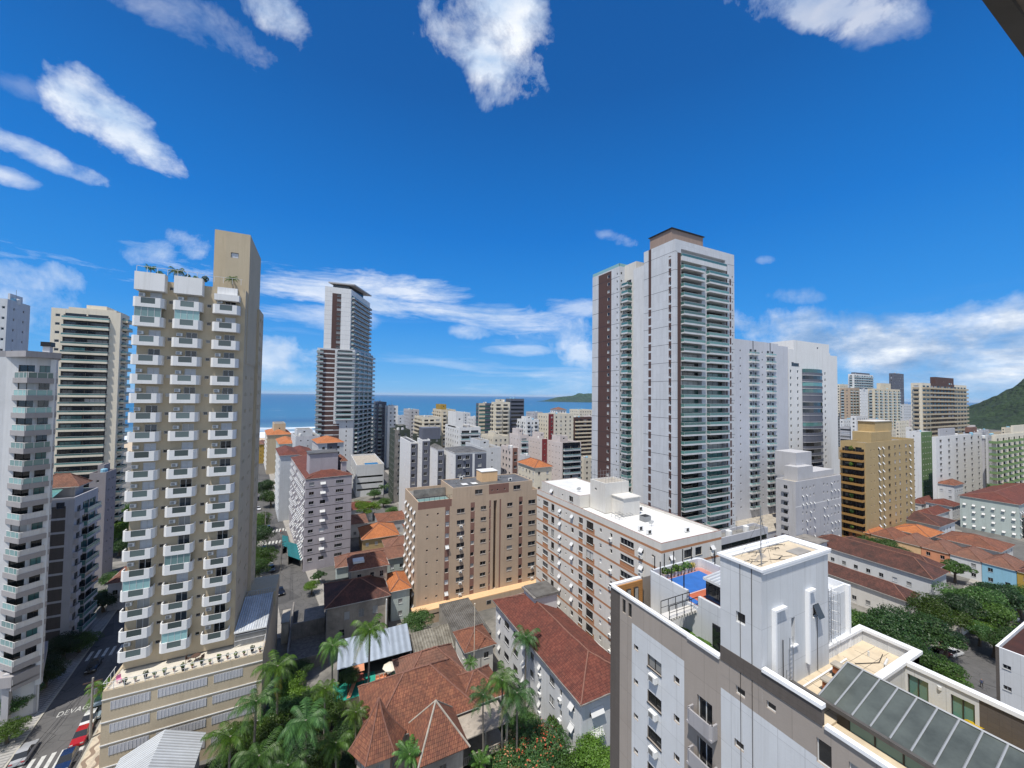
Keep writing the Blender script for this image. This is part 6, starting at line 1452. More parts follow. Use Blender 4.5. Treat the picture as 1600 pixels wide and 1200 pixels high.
def generic(name, label, pc, yt, D, pl, pr, side, wall, roof='roofg', fh=3.0, colS=3.2, colW=3.2, w=1.2, h=1.2, st='slide', mode='win', modeW=None, core=None, tile=None, gl=None, band=None, depth=12, maxd=40, rows=40, zb=0, roofbits=True, group=None, bal=('solid', 'white'), cat='building', S=True, Wn=True, coremat=None, sill=1.0, strip=None):
    mats = [wall] if isinstance(wall, str) else list(wall)
    if strip or band: mats = mats+[strip[0] if strip else band] if len(mats) < 2 else mats
    B = blk(name, label, pc, yt, D, pl, pr, side, mats, roof=None if tile else roof, parapet=0 if tile else .7, depth=depth, maxd=maxd, cat=cat, group=group)
    gl = gl or [('glassk', 5), ('glass', 2), ('glassc', 1), ('blind', .7)]
    for e, sp, on, md in ((0, colS, S, mode), ((3 if side == 'R' else 1), colW, Wn, modeW or mode)):
        if not on: continue
        L = B.L(e); cols = even(L, sp)
        if strip:
            for q in strip[1]: B.paint(e, q[0]*L, q[1]*L, 0, B.z1, 1) if e == 0 else None
        for k in range(rows):
            z = B.z1-1.0-(k+1)*fh
            if z < .5: break
            if band: B.paint(e, 0, L, z+fh-.35, z+fh, 1)
            if md == 'ribbon':
                B.win(e, .4, z+1.0, L-.8, 1.3, 'dslide', gl); continue
            for j, c in enumerate(cols):
                if md == 'win': B.win(e, c-w/2, z+sill, w, h, st, gl)
                elif md == 'small': B.win(e, c-.3, z+1.2, .6, .7, 'sq', 'glassk')
                elif md == 'balc':
                    if j % 2 == 0: B.balc(e, c-sp*.42, z, sp*.84, 1.2, bal[0], mw=bal[1]); B.win(e, c-sp*.3, z+.05, sp*.6, 2.2, 'dslide', gl)
                    else: B.win(e, c-.5, z+1, 1.0, 1.1, 'slide', gl)
                elif md == 'allbalc': B.balc(e, c-sp*.46, z, sp*.92, 1.3, bal[0], mw=bal[1]); B.win(e, c-sp*.36, z+.05, sp*.72, 2.2, 'dslide', gl)
    B.finish()
    x0, y0 = B.poly[0]; x1, y1 = B.poly[2]; W, Dp, z = x1-x0, y1-y0, B.z1
    if tile: hip('roof', B.root, x0, y0, x1, y1, z+.05, min(W, Dp)*.16+.6, tile, .5, ridge=False)
    if core:
        for (a, c, hh) in core:
            cm = coremat or mats[0]; T = Bld('x', '', rc(x0+W*a, y0+Dp*.25, x0+W*c, y0+Dp*.8), z-(.7 if not tile else 0), z+hh, [cm], root=B.root, wall='roof_housing', roof=roof, parapet=.2); T.win(0, T.L(0)*.4, z+hh*.45, 1.0, .8, 'sq', 'glassk'); T.finish()
    if roofbits and not tile:
        for k in range(2):
            a = R.uniform(.1, .75); b = MB(); b.tube([(x0+W*a, y0+Dp*R.uniform(.2, .8), z-.7), (x0+W*a, y0+Dp*.5, z+.8)], .8, 10); b = MB(); bx, by = x0+W*a, y0+Dp*R.uniform(.15, .5); b.tube([(bx, by, z-.7), (bx, by, z+.7)], .75, 10); b.tube([(bx, by, z+.7), (bx, by, z+.9)], [.75, .3], 10); B.part('water_tank', b, R.choice(['blue', 'lgrey', 'roofw']))
        b = MB(); b.tube([(x0+W*.5, y0+Dp*.5, z), (x0+W*.5, y0+Dp*.5, z+3.5)], .05, 4); B.part('mast', b, 'metal')
    return B
# ---- left side
def grey_tower():
    fh = 2.95; p = PD(44, 560, 64); bx, by = p.x, p.y
    A = (bx-.7*6.2, by+.7*6.2); C = (bx+.7*3.6, by+.7*3.6); zt = PD(44, 548, 64).z
    body = [(A[0]-14, A[1]-1.5), (A[0]+.6, A[1]-1.5), (bx+.1, by+2.2), (C[0]-.6, C[1]+.4), (C[0]-7.2, C[1]+14), (A[0]-14, C[1]+14)]
    B = Bld('apartment_tower', 'white and grey tower at the left edge with pointed balconies wrapping its corner', body, 0, zt-1, ['white', 'lgrey', 'dark', 'grey'], roof='roofc')
    n = 19
    for k in range(n):
        z = zt-4.6-k*fh
        if z < 4: break
        B.win(1, B.L(1)-5.6, z+.1, 3.0, 2.2, 'dslide', [('glassk', 2), ('glassc', 2)]); B.win(1, B.L(1)-2.4, z+.1, 2.1, 2.2, 'dslide', [('glassk', 3), ('glassc', 1)])
        B.win(2, .25, z+.1, B.L(2)-.6, 2.2, 'dslide', [('glassk', 2), ('glassg', 1)]); B.win(3, 2, z+.8, 1.6, 1.3, 'slide', 'glassk'); B.win(3, 6, z+.8, 1.6, 1.3, 'slide', 'glassk')
    for k in range(n):
        for u in (2.5, 6.5, 10.5): B.win(0, u, zt-4.6-k*fh+.8, 1.6, 1.3, 'slide')
    B.finish()
    for k in range(n):
        z = zt-4.6-k*fh
        if z < 6: break
        lo = k > 6
        a = (A[0]+.6, A[1]-.9); pt = (bx, by); c = C; c2 = (C[0]-1.0, C[1]+2.4)
        pl = [a, pt, c, c2, (bx+.3, by+3.4)]
        b = MB(); b.prism(pl, z-.75, z+.12, 0)
        for q in range(3):
            s_, t_ = Vector(pl[q]), Vector(pl[q+1]); L = (t_-s_).length; d = (t_-s_)/L; nn = Vector((d.y, -d.x))
            s2, t2 = s_-nn*.12, t_-nn*.12
            mi = 1
            b.quad((s2.x, s2.y, z+.12), (t2.x, t2.y, z+.12), (t2.x, t2.y, z+1.0), (s2.x, s2.y, z+1.0), 1 if not (lo and q == 1) else 3)
            m = max(2, int(L/1.1))
            for i in range(m+1):
                e = s2+d*(L*i/m); b.box(e.x-.03, e.y-.03, z+.12, e.x+.03, e.y+.03, z+1.05, 2)
            b.tube([(s2.x, s2.y, z+1.05), (t2.x, t2.y, z+1.05)], .04, 4, 2)
        B.part('balcony', b, ['grey', 'glassb', 'frw', 'white'])
    b = MB()
    e = (C[0]-.5, C[1]-.2); b.box(e[0]-.35, e[1]-.1, 5, e[0]+.35, e[1]+.5, zt-1.2, 0); B.part('column', b, 'white')
    b = MB(); b.prism([(A[0]-14, A[1]-2), (A[0]+.4, A[1]-1.5), (bx-.2, by-.2), (C[0]+.3, C[1]), (C[0]-.9, C[1]+2.8), (C[0]-6, C[1]+13), (A[0]-14, C[1]+12)], zt-1, zt, 0); B.part('roof_slab', b, 'grey')
    b = MB(); b.box(C[0]-3.4, C[1]+3, zt, C[0]-2.5, C[1]+3.9, zt+1.3, 0); b.box(C[0]-3.6, C[1]+2.8, zt+1.3, C[0]-2.3, C[1]+4.1, zt+2.1, 1); B.part('chimney', b, ['white', 'dark'])
    for (x, y) in ((bx-1.0, by+1.2), (bx-3.4, by+3.6), (C[0]-1.2, C[1]+.6)): B.part('column', MB().box(x-.4, y-.4, 0, x+.4, y+.4, 8.5), 'lgrey')
    b = MB(); b.prism([(A[0]-6, A[1]-1.6), (bx, by), (C[0], C[1]), (C[0]-3, C[1]+8), (A[0]-6, C[1]+8)], 6.6, 8.3); B.part('canopy', b, 'grey')
grey_tower()
generic('apartment_tower', 'white tower with paired small windows peeping behind the left grey tower', 12, 467, 108, 0, 48, 'L', 'tilewhite', mode='small', colW=3.6, core=[(.2, .5, 2)], rows=30)
def banded_tower():
    x0, y0, x1, y1, zt = solve(189, 489, 136, 80, 203, 'L'); fh = 2.9
    B = Bld('apartment_tower', 'cream tower striped by continuous green glass balconies left of the tan tower', rc(x0, y0, x1, y1), 0, zt, ['cream2', 'dark', 'tanlight'], roof='roofc')
    W = B.L(0); u0, u1 = W*.17, W*.84; B.paint(0, u0, u1, 4, zt-2, 1)
    for k in range(28):
        z = zt-3.6-k*fh
        if z < 3: break
        B.balc(0, u0-.1, z, u1-u0+.2, 1.1, 'half', mw='cream2', mg='glassg'); B.win(0, u0+.4, z+.1, (u1-u0)*.5-.6, 2.1, 'dslide', [('glassk', 3), ('glassg', 2)]); B.win(0, u0+(u1-u0)*.5+.2, z+.1, (u1-u0)*.5-.6, 2.1, 'dslide', [('glassk', 3), ('glassc', 1)])
        B.win(0, 1.0, z+.8, 1.1, .9, 'sq', 'glassk')
        for v in even(B.L(1), 5.2): B.balc(1, v-2.3, z+.6*(int(v) % 2), 4.4, 1.5, 'half', mw='cream', mg='glassg'); B.win(1, v-1.6, z+.1, 3.0, 2.1, 'dslide', 'glassk')
        if k: B.win(0, W*.9, z+.9, .5, .6, 'sq', 'glassk') if 0 else None
    B.finish(); cube(B, 'lift_core', x0+W*.42, y0+3, x0+W*.72, y0+9, zt-.8, zt+2.3, 'cream2'); cube(B, 'roof_slab', x0+W*.2, y0+1.5, x0+W*.9, y0+10, zt-.8, zt+.9, 'cream2')
banded_tower()
def taupe_left():
    x0, y0, x1, y1, zt = solve(117, 777, 83, 74, 153, 'L'); fh = 2.9
    B = Bld('apartment_building', 'grey and white striped block with a faded maroon tile roof behind the grey tower', rc(x0-4, y0, x1, y1), 0, zt, ['lgrey', 'grey', 'dtaupe'], roof='roofc', parapet=.9)
    L = B.L(1)
    for k in range(10):
        z = zt-4.2-k*fh
        if z < 1.5: break
        B.paint(0, 0, B.L(0)-1.3, z+.0, z+2.45, 2)
        B.win(1, 1.2, z+.3, 1.4, 1.7, 'slide', 'glassk')
        B.balc(1, L*.32, z, L*.6, 1.0, 'glass', mw='lgrey', mg='glassg', slab=.35); B.win(1, L*.34, z+.05, L*.27, 2.3, 'dslide', [('glassk', 2), ('glassg', 2)]); B.win(1, L*.63, z+.05, L*.27, 2.3, 'dslide', [('glassk', 2), ('glassg', 2)])
        B.balc(1, .2, z, 1.8, .8, 'solid', mw='lgrey')
    B.win(0, B.L(0)-5, zt-2.2, 1.6, 1.3, 'dslide', 'glassg'); B.win(0, B.L(0)-2.8, zt-2.2, 1.3, 1.3, 'dslide', 'glassk')
    B.finish(); r = B.root
    hip('roof', r, x0-4, y0+4.5, x1-1.5, y1-1, zt+1.6, 2.6, 'tileb', .6)
    cube(B, 'penthouse', x0-3.5, y0+5, x1-2, y1-1.5, zt-.9, zt+1.6, 'lgrey')
    b = MB(); b.face([(x0-4, y0+.3, zt+.2), (x1-3.5, y0+.3, zt+.2), (x1-3.5, y0+4, zt+1.2), (x0-4, y0+4, zt+1.2)]); B.part('canopy', b, 'glassg')
taupe_left()
generic('apartment_building', 'tall plain purple-grey block behind the maroon roofed one', 166, 738, 112, 140, 182, 'L', 'purple', mode='small', colW=3.2, core=[(.3, .7, 2)], maxd=24)
house('house', 'small gatekeeper house with an orange tile roof beside the left street', -51.5, 118, -47.5, 124, 4.6, 1.4, 'stone', 'tilen', zb=0)
house('house', 'grey house with a brown-red tile roof between the striped block and the tan tower', -46, 132, -38, 142, 6.8, 1.8, 'lgrey', 'tile')
house('house', 'low house with a reddish roof behind the grey house on the left street', -47, 148, -38.5, 160, 8.2, 2.2, 'offwhite', 'tile')
# entrance lodge and garden wall at the foot of the grey tower
def lodge():
    a = onA(14, -12.0); x, y = a.x, a.y
    B = Bld('entrance_lodge', 'small stone entrance lodge with a flat roof in front of the grey tower', rc(x-1.6, y, x+1.9, y+5), 0, 3.1, ['offwhite'], roof=None, parapet=0); B.win(0, 1.4, 1.1, 1.3, 1.1, 'slide', 'glassk'); B.win(1, 1.2, 1.1, 1.6, 1.1, 'slide', 'glassk'); B.finish()
    cube(B, 'roof', x-2.2, y-.8, x+2.5, y+5.6, 3.1, 3.35, 'roofc')
    b = MB(); b.box(x-2.6, y-3.6, 0, x-1.2, y-3.2, 4.6); tag(b.build('gate_pillar', M['white'], None), 'tall white gate pillar with a crown of small fins before the entrance lodge', 'pillar')
    b = MB(); b.box(x+2.3, y-4.4, 0, x+2.45, y+1.2, 1.7); tag(b.build('garden_wall', M['white'], None), 'low white wall edging the pavement beside the entrance lodge', 'wall')
    b = MB(); q = onA(2, -9.2); b.box(q.x-11, q.y+.1, 0, q.x-1.2, q.y+.4, 1.9, 0); b.box(q.x-11.1, q.y-.02, 1.9, q.x-1.1, q.y+.52, 2.0, 1); b.box(q.x-1.2, q.y-.1, 0, q.x-.4, q.y+.6, 2.3, 1); tag(b.build('boundary_wall', [M['lgrey'], M['copingw']], None), 'pale boundary wall with a white coping at the left edge above the street', 'wall')
    b = MB()
    for s in np.arange(26, 60, 1.3): p = onA(s, -8.6); b.box(p.x-.03, p.y-.03, 0, p.x+.03, p.y+.03, 2.6)
    p, q = onA(26, -8.6), onA(60, -8.6)
    b.quad((p.x, p.y, .3), (q.x, q.y, .3), (q.x, q.y, 2.5), (p.x, p.y, 2.5), 1); b.tube([(p.x, p.y, 2.6), (q.x, q.y, 2.6)], .05, 4); tag(b.build('glass_fence', [M['frw'], M['glassb']], None), 'greenish glass fence with white posts along the left pavement', 'fence')
    b = MB()
    for s in np.arange(-4, 8, .9): p = onA(s, 8.3); b.box(p.x-.03, p.y-.03, 0, p.x+.03, p.y+.03, 2.2)
    p, q = onA(-4, 8.3), onA(8, 8.3); b.quad((p.x, p.y, .3), (q.x, q.y, .3), (q.x, q.y, 2.1), (p.x, p.y, 2.1), 1); tag(b.build('glass_fence', [M['frw'], M['glassb']], None), 'short green glass fence at the corner of the wave-patterned pavement', 'fence')
lodge()
# ---- centre
def awn_block():
    x0, y0, x1, y1, zt = solve(478, 749, 119, 454, 550, 'R')
    B = Bld('apartment_building', 'mauve-grey block ruled with dark lines and dotted with white awning windows', rc(x0, y0, x1, y1), 0, zt, ['mauve', 'dark'], roof=None, parapet=0)
    W, L = B.L(0), B.L(3)
    for k in range(9):
        z = zt-3.15-k*2.92
        for e, q in ((0, W), (3, L)): B.paint(e, 0, q, z+2.85, z+3.02, 1)
        B.win(0, W*.07, z+1.0, 1.4, 1.0, 'slide', [('glassk', 2), ('glassc', 1)]); B.win(0, W*.3, z+.8, 1.6, 1.2, ['awning', 'awning', 'sq'][k % 3 if k > 1 else 0], [('blind', 1), ('glassk', 1)]); B.win(0, W*.64, z+.9, 2.3, 1.0, 'slide', 'glassk')
        for u in even(L, 2.3): B.win(3, u-.55, z+.8, 1.1, 1.3, ['awning', 'awning', 'slide'][R.randrange(3)], 'glassk')
        for u in even(L, 5): 
            if R.random() < .5: B.ac(3, u, z+.2)
    B.finish(); r = B.root
    hip('roof', r, x0, y0, x1, y1, zt+.06, 2.0, 'tilem_', .15)
    cube(B, 'lift_core', x0+1.5, y0+5, x0+10, y0+12, zt, zt+7, 'mauve'); cube(B, 'core_roof', x0+1.2, y0+4.7, x0+10.3, y0+12.3, zt+7, zt+7.2, 'fibrog')
    cube(B, 'penthouse', x0+11, y0+4, x1-1, y0+12, zt, zt+4.0, 'mauve'); hip('roof', r, x0+11, y0+4, x1-1, y0+12, zt+4.05, 1.3, 'tile', .3)
with turned(8.0): awn_block()
with turned(8.0): generic('apartment_building', 'narrow block with pale blue end wall, maroon side and red roof by the middle street', 438, 712, 165, 424, 466, 'R', ['tilewhite', 'wine'], tile='tilem_', S=False, mode='win', st='awning', colW=2.6, strip=('wine', [(.62, 1)]), maxd=26)
with turned(8.0): generic('apartment_building', 'cream-brown slab with a red roof and a white studded side next to the beach', 418, 680, 260, 408, 455, 'R', ['tanlight'], tile='tilen', S=False, st='awning', colW=2.4, core=[(.3, .8, 7)], coremat='tanlight', maxd=40)
with turned(8.0): generic('apartment_building', 'small block with an orange roof behind the maroon-sided one', 437, 694, 215, 428, 465, 'R', ['mint'], tile='tilen', S=True, maxd=30)
generic('apartment_building', 'mustard yellow block with a faded roof near the beach', 413, 694, 300, 396, 418, 'L', 'mustard', tile='tileb', mode='small')
with turned(8.0): generic('apartment_building', 'white block with a boxy blue-shadowed top next to the red roofs', 462, 682, 205, 455, 500, 'R', ['tilewhite'], mode='small', core=[(.1, .75, 3)])
with turned(8.0): generic('apartment_building', 'white block with a blue window strip and an orange hipped roof below the brown tower', 497, 693, 190, 488, 537, 'R', ['tilewhite', 'slate'], tile='tilen', strip=('slate', [(.35, .75)]), colS=4)
with turned(8.0): generic('apartment_building', 'white gabled house block in front of the blue-shadowed one', 458, 712, 178, 450, 492, 'R', ['tilewhite'], tile='tilem_', mode='small')
def brown_tower():
    D = 245; fh = 3.1
    P0 = PD(508, 450, D+6); y0 = P0.y; P1 = hy(549, 452, y0); zt = P1.z; zm = PD(520, 543, D).z
    az = rad(24); d = Vector((math.sin(az), math.cos(az)))
    def rear(q, pxr, y):
        for t in np.arange(2, 80, .5):
            w = q+d*t
            if proj((w.x, w.y, y))[0] > pxr: return t
        return 60
    p0, p1 = Vector((P0.x, P0.y)), Vector((P1.x, P1.y)); t = rear(p1, 575, 60)
    lb = Vector((hy(494, 620, y0-2).x, y0-2)); rb = Vector((hy(553, 620, y0-2).x, y0-2)); t2 = rear(rb, 580, 20)
    B = Bld('apartment_tower', 'brown and white tower near the sea with a terraced base and jutting roof canopy', [lb, rb, rb+d*t2, lb+d*t2], 0, zm, ['white', 'brown', 'lgrey', 'dark'], roof='roofc')
    W = B.L(0); n = int(zm/fh)
    B.paint(0, 1.5, W*.46, 0, zm-1, 1); B.paint(0, W*.46, W*.62, 0, zm*.42, 1)
    for k in range(n):
        z = zm-3-k*fh
        if z < 2: break
        B.paint(0, 1.5, W*.46, z+2.3, z+3.0, 0)
        B.balc(0, -.5, z, 4, 1.4, 'half', mw='lgrey', mg='glassg')
        if z > zm*.42: B.balc(0, W*.5, z, W*.5, 1.4, 'half', mw='white', mg='glassg'); B.win(0, W*.53, z, W*.4, 2.3, 'dslide', 'glassk')
        else: B.win(0, W*.8, z+1, .6, 1.2, 'sq', 'glassk'); B.paint(0, W*.46, W*.62, z+2.4, z+2.8, 0)
        if 1:
            for v in even(B.L(1), 9): B.balc(1, v-4, z, 8, 2.2, 'half', mw='white', mg='glassg'); B.win(1, v-3, z+.1, 6, 2.3, 'dslide', 'glassk')
    B.finish()
    T = Bld('x', '', [p0, p1, p1+d*t, p0+d*t], zm-.8, zt, ['brightwhite', 'brown', 'lgrey'], root=B.root, wall='upper_wall', roof='roofc')
    W = T.L(0); T.paint(0, W*.28, W*.62, zm, zt-4, 1)
    for k in range(int((zt-zm)/fh)):
        z = zt-6-k*fh
        if z < zm: break
        T.win(0, W*.46, z, W*.16, 1.7, 'slide', [('glassk', 1), ('glassc', 1)]); T.paint(0, 0, W*.28, z+2.7, z+2.85, 2); T.paint(0, W*.62, W, z+2.7, z+2.85, 2)
        for v in even(T.L(1), 8): T.balc(1, v-3.7, z, 7.4, 2.0, 'half', mw='lgrey', mg='glassg'); T.win(1, v-3, z+.1, 6, 2.2, 'dslide', 'glassk')
    T.finish()
    b = MB(); q = [p1+Vector((-14, 3)), p1+Vector((2, 1)), p1+d*(t*.75)+Vector((4, 0)), p1+d*(t*.75)+Vector((-10, 3))]
    b.prism([(v.x, v.y) for v in q], zt+3.2, zt+4.0); 
    B.part('canopy', b, 'lgrey'); b = MB(); q2 = [p1+Vector((-11, 5)), p1+Vector((-1, 4)), p1+d*(t*.6)+Vector((0, 0)), p1+d*(t*.6)+Vector((-9, 3))]; b.prism([(v.x, v.y) for v in q2], zt-.8, zt+3.2); B.part('penthouse', b, 'glassk')
brown_tower()
def poolblock():
    x0, y0, x1, y1, zt = solve(557, 727, 205, 548, 600, 'R')
    B = Bld('building', 'low white block with ribbon windows and a blue rooftop pool', rc(x0, y0, x1, y1), 0, zt, ['white', 'slate'], roof='roofc', parapet=1)
    for z in (3.2, 6.6, 10.0):
        for e in (0, 3): B.win(e, .5, z, B.L(e)-1, 1.0, 'dark', 'glassk')
    B.finish(); W = x1-x0
    b = MB(); b.box(x0+W*.3, y0+2, zt-1, x0+W*.85, y0+9, zt-.55); b.quad((x0+W*.33, y0+2.4, zt-.54), (x0+W*.82, y0+2.4, zt-.54), (x0+W*.82, y0+8.6, zt-.54), (x0+W*.33, y0+8.6, zt-.54), 1); B.part('pool', b, ['roofc', plain('pool_water', (.02, .22, .50), .1, var=.1)])
poolblock()
generic('apartment_building', 'dark green tiled block with a lighter balcony strip', 617, 672, 196, 601, 641, 'R', ['green', 'mold'], strip=('mold', [(.0, .3)]), mode='win', st='slide', colS=3, colW=4, core=[(.3, .8, 2)], maxd=16)
generic('apartment_building', 'second dark green block half hidden behind the white serrated one', 655, 682, 205, 641, 690, 'R', ['green'], mode='win', core=[(.2, .6, 2.5)], maxd=16)
def serrated():
    cs = [(641, 691, 153, 652), (659, 687, 149, 672), (683, 702, 141, 694), (711, 708, 134, 760)]
    pts = []
    xs = []
    for (pc, yt, D, pr) in cs: p = PD(pc, yt, D); xs.append((p.x, p.y, p.z))
    # plan: every tooth steps towards the camera; long white west walls, slate fronts
    lab = ['thin white slab with slate front, farthest left of the serrated group', 'white slab with a slate roof box, second of the serrated group', 'white slab with slate strip and a pale tiled ridge, third of the serrated group', 'broad slate fronted white block at the right end of the serrated group']
    pl = [625, 652, 672, 692]
    for k, (pc, yt, D, pr) in enumerate(cs):
        x0, y0, x1, y1, z = solve(pc, yt, D, pl[k], pr, 'R')
        B = Bld('apartment_building', lab[k], rc(x0, y0, x1, y1), 0, z, ['brightwhite', 'slate', 'dark'], roof='fibrog', parapet=.3)
        W, L = B.L(0), B.L(3); B.paint(0, .3, W, 0, z-.6, 1)
        if k == 3: B.paint(0, W*.55, W*.62, 0, z-.6, 0)
        for q in range(12):
            zz = z-3.2-q*2.9
            if zz < 1: break
            if k in (0, 1): B.win(3, L*.5, zz+1, .6, .7, 'sq', 'glassk')
            B.win(3, L*.75, zz+1, .6, .7, 'sq', 'glassk')
            cols = [W*.5] if k < 3 else [W*.14, W*.4, W*.78]
            for u in cols: B.win(0, u-.7, zz+.8, 1.4, 1.3, 'slide', [('glassk', 3), ('glassc', 1)])
            if k == 3: B.ac(0, W*.25, zz+.5)
        B.finish()
        if k == 1: cube(B, 'lift_core', x0+1, y0+3, x1+5, y0+9, z-.3, z+4.2, 'slate')
        if k in (2, 3): hip('roof', B.root, x0, y0, x1, y1, z+.02, 1.2, 'fibrog', .1, ridge=False)
serrated()
def gl(*a): return [(x, w) for x, w in a]
CB = [
 # label, pc, yt, D, pl, pr, wall, kwargs
 ('white block with dark windowed front and a tall roof box', 718, 668, 205, 668, 751, 'brightwhite', dict(mode='allbalc', modeW='win', colS=6, colW=4, core=[(.0, .35, 8)], bal=('half', 'white'))),
 ('plain pale block right of the slate fronted one', 755, 700, 165, 727, 783, 'tilewhite', dict(mode='small', S=True, core=[(.1, .6, 2.5)], colS=5)),
 ('brick-brown striped low tower behind the beige block', 800, 700, 168, 783, 811, ['pink', 'maroon'], dict(strip=('maroon', [(.1, .8)]), mode='win', colS=3, w=1.5)),
 ('pale pink block with maroon front strip, left of the pink pair', 846, 686, 205, 826, 856, ['pink', 'wine'], dict(mode='small', strip=('wine', [(.1, .9)]), core=[(.2, .9, 3)])),
 ('pale pink block with dark balconies, right of the pink pair', 878, 692, 195, 855, 908, ['pink', 'dark'], dict(mode='allbalc', modeW='small', colS=5.5, strip=('dark', [(.05, .95)]), bal=('half', 'white'), core=[(.1, .5, 3)])),
 ('pink-white block with black balconies behind the red roofed house', 812, 680, 200, 796, 826, ['pink', 'dark'], dict(mode='allbalc', modeW='small', colS=4, bal=('half', 'white'), core=[(.1, .6, 3)])),
 ('cream block with a broad wine-red stripe', 857, 647, 280, 840, 896, ['cream2', 'wine'], dict(strip=('wine', [(.0, .2)]), mode='win', colS=4)),
 ('white block tucked left of the wine striped one', 822, 656, 270, 808, 842, 'brightwhite', dict(mode='balc', core=[(.2, .6, 2)])),
 ('dark chequered block with tiny balconies next to the tall tower', 897, 652, 300, 892, 925, 'brown', dict(mode='allbalc', colS=4, bal=('solid', 'cream'))),
 ('cream block standing before the chequered one', 912, 716, 215, 905, 930, 'cream2', dict(mode='win')),
 ('dark glass office slab rising left of the island', 798, 623, 300, 790, 819, 'slate', dict(mode='ribbon', gl=gl(('glassk', 1)))),
 ('cream stacked-balcony block attached to the dark office slab', 772, 628, 285, 768, 797, 'cream2', dict(mode='allbalc', colS=5, bal=('solid', 'cream2'), core=[(.2, .7, 2)])),
 ('green glass and cream block left of the dark office slab', 748, 630, 290, 744, 768, ['slate', 'cream'], dict(mode='ribbon', strip=('cream', [(.0, .5)]), gl=gl(('glassg', 1)))),
 ('cream apartment block with an ochre roof box near the sea', 690, 640, 300, 664, 712, 'cream', dict(mode='balc', core=[(.1, .5, 4)], bal=('solid', 'cream2'), coremat='mustard')),
 ('cream balconied block below the ochre topped one', 660, 652, 280, 640, 690, 'cream2', dict(mode='allbalc', colS=4, bal=('solid', 'cream2'))),
 ('white mid-rise with a flat top behind the pale block', 740, 652, 330, 730, 760, 'brightwhite', dict(mode='win')),
 ('low cream building crowding behind the pale block', 770, 682, 230, 752, 795, 'cream2', dict(mode='win', core=[(.3, .6, 2)])),
 ('dark slate slab beside the brown tower base', 590, 628, 300, 580, 604, 'slate', dict(mode='balc', bal=('half', 'lgrey'))),
 ('white slab right of the dark slate one near the beach', 606, 634, 290, 602, 622, 'brightwhite', dict(mode='win')),
 ('grey-blue block between the sea and the dark green block', 640, 640, 330, 625, 655, 'lgrey', dict(mode='win')),
 ('small white block on the far side of the red roofed house', 820, 712, 185, 812, 828, 'white', dict(mode='small')),
 ('distant white block with a red-brown roof near the shoreline', 870, 640, 400, 860, 885, 'brightwhite', dict(mode='win', tile='tileb')),
 ('distant cream slab on the shoreline left of the tall tower', 905, 640, 420, 890, 925, 'cream2', dict(mode='win')),
 ('distant grey slab on the shoreline above the pink pair', 835, 644, 430, 822, 848, 'lgrey', dict(mode='win')),
 ('distant pale block on the shoreline right of the big logo of sky', 720, 645, 430, 708, 735, 'white', dict(mode='win')),
]
for l, pc, yt, D, pl, pr, wall, kw in CB:
    l = l.replace(' right of the big logo of sky', ' behind the white roof box')
    kw = dict(kw); tl = kw.pop('tile', None); generic('apartment_building', l, pc, yt, D, pl, pr, 'R', wall, maxd=26, tile=tl, **kw)
house('house', 'cream house with a red-orange roof and green glass veranda behind the beige block', *[round(v, 1) for v in solve(836, 733, 150, 808, 862, 'R')[:2]], *[round(v, 1) for v in (solve(836, 733, 150, 808, 862, 'R')[2], solve(836, 733, 150, 808, 862, 'R')[1]+14)], 27, 2.2, 'cream2', 'tilen')
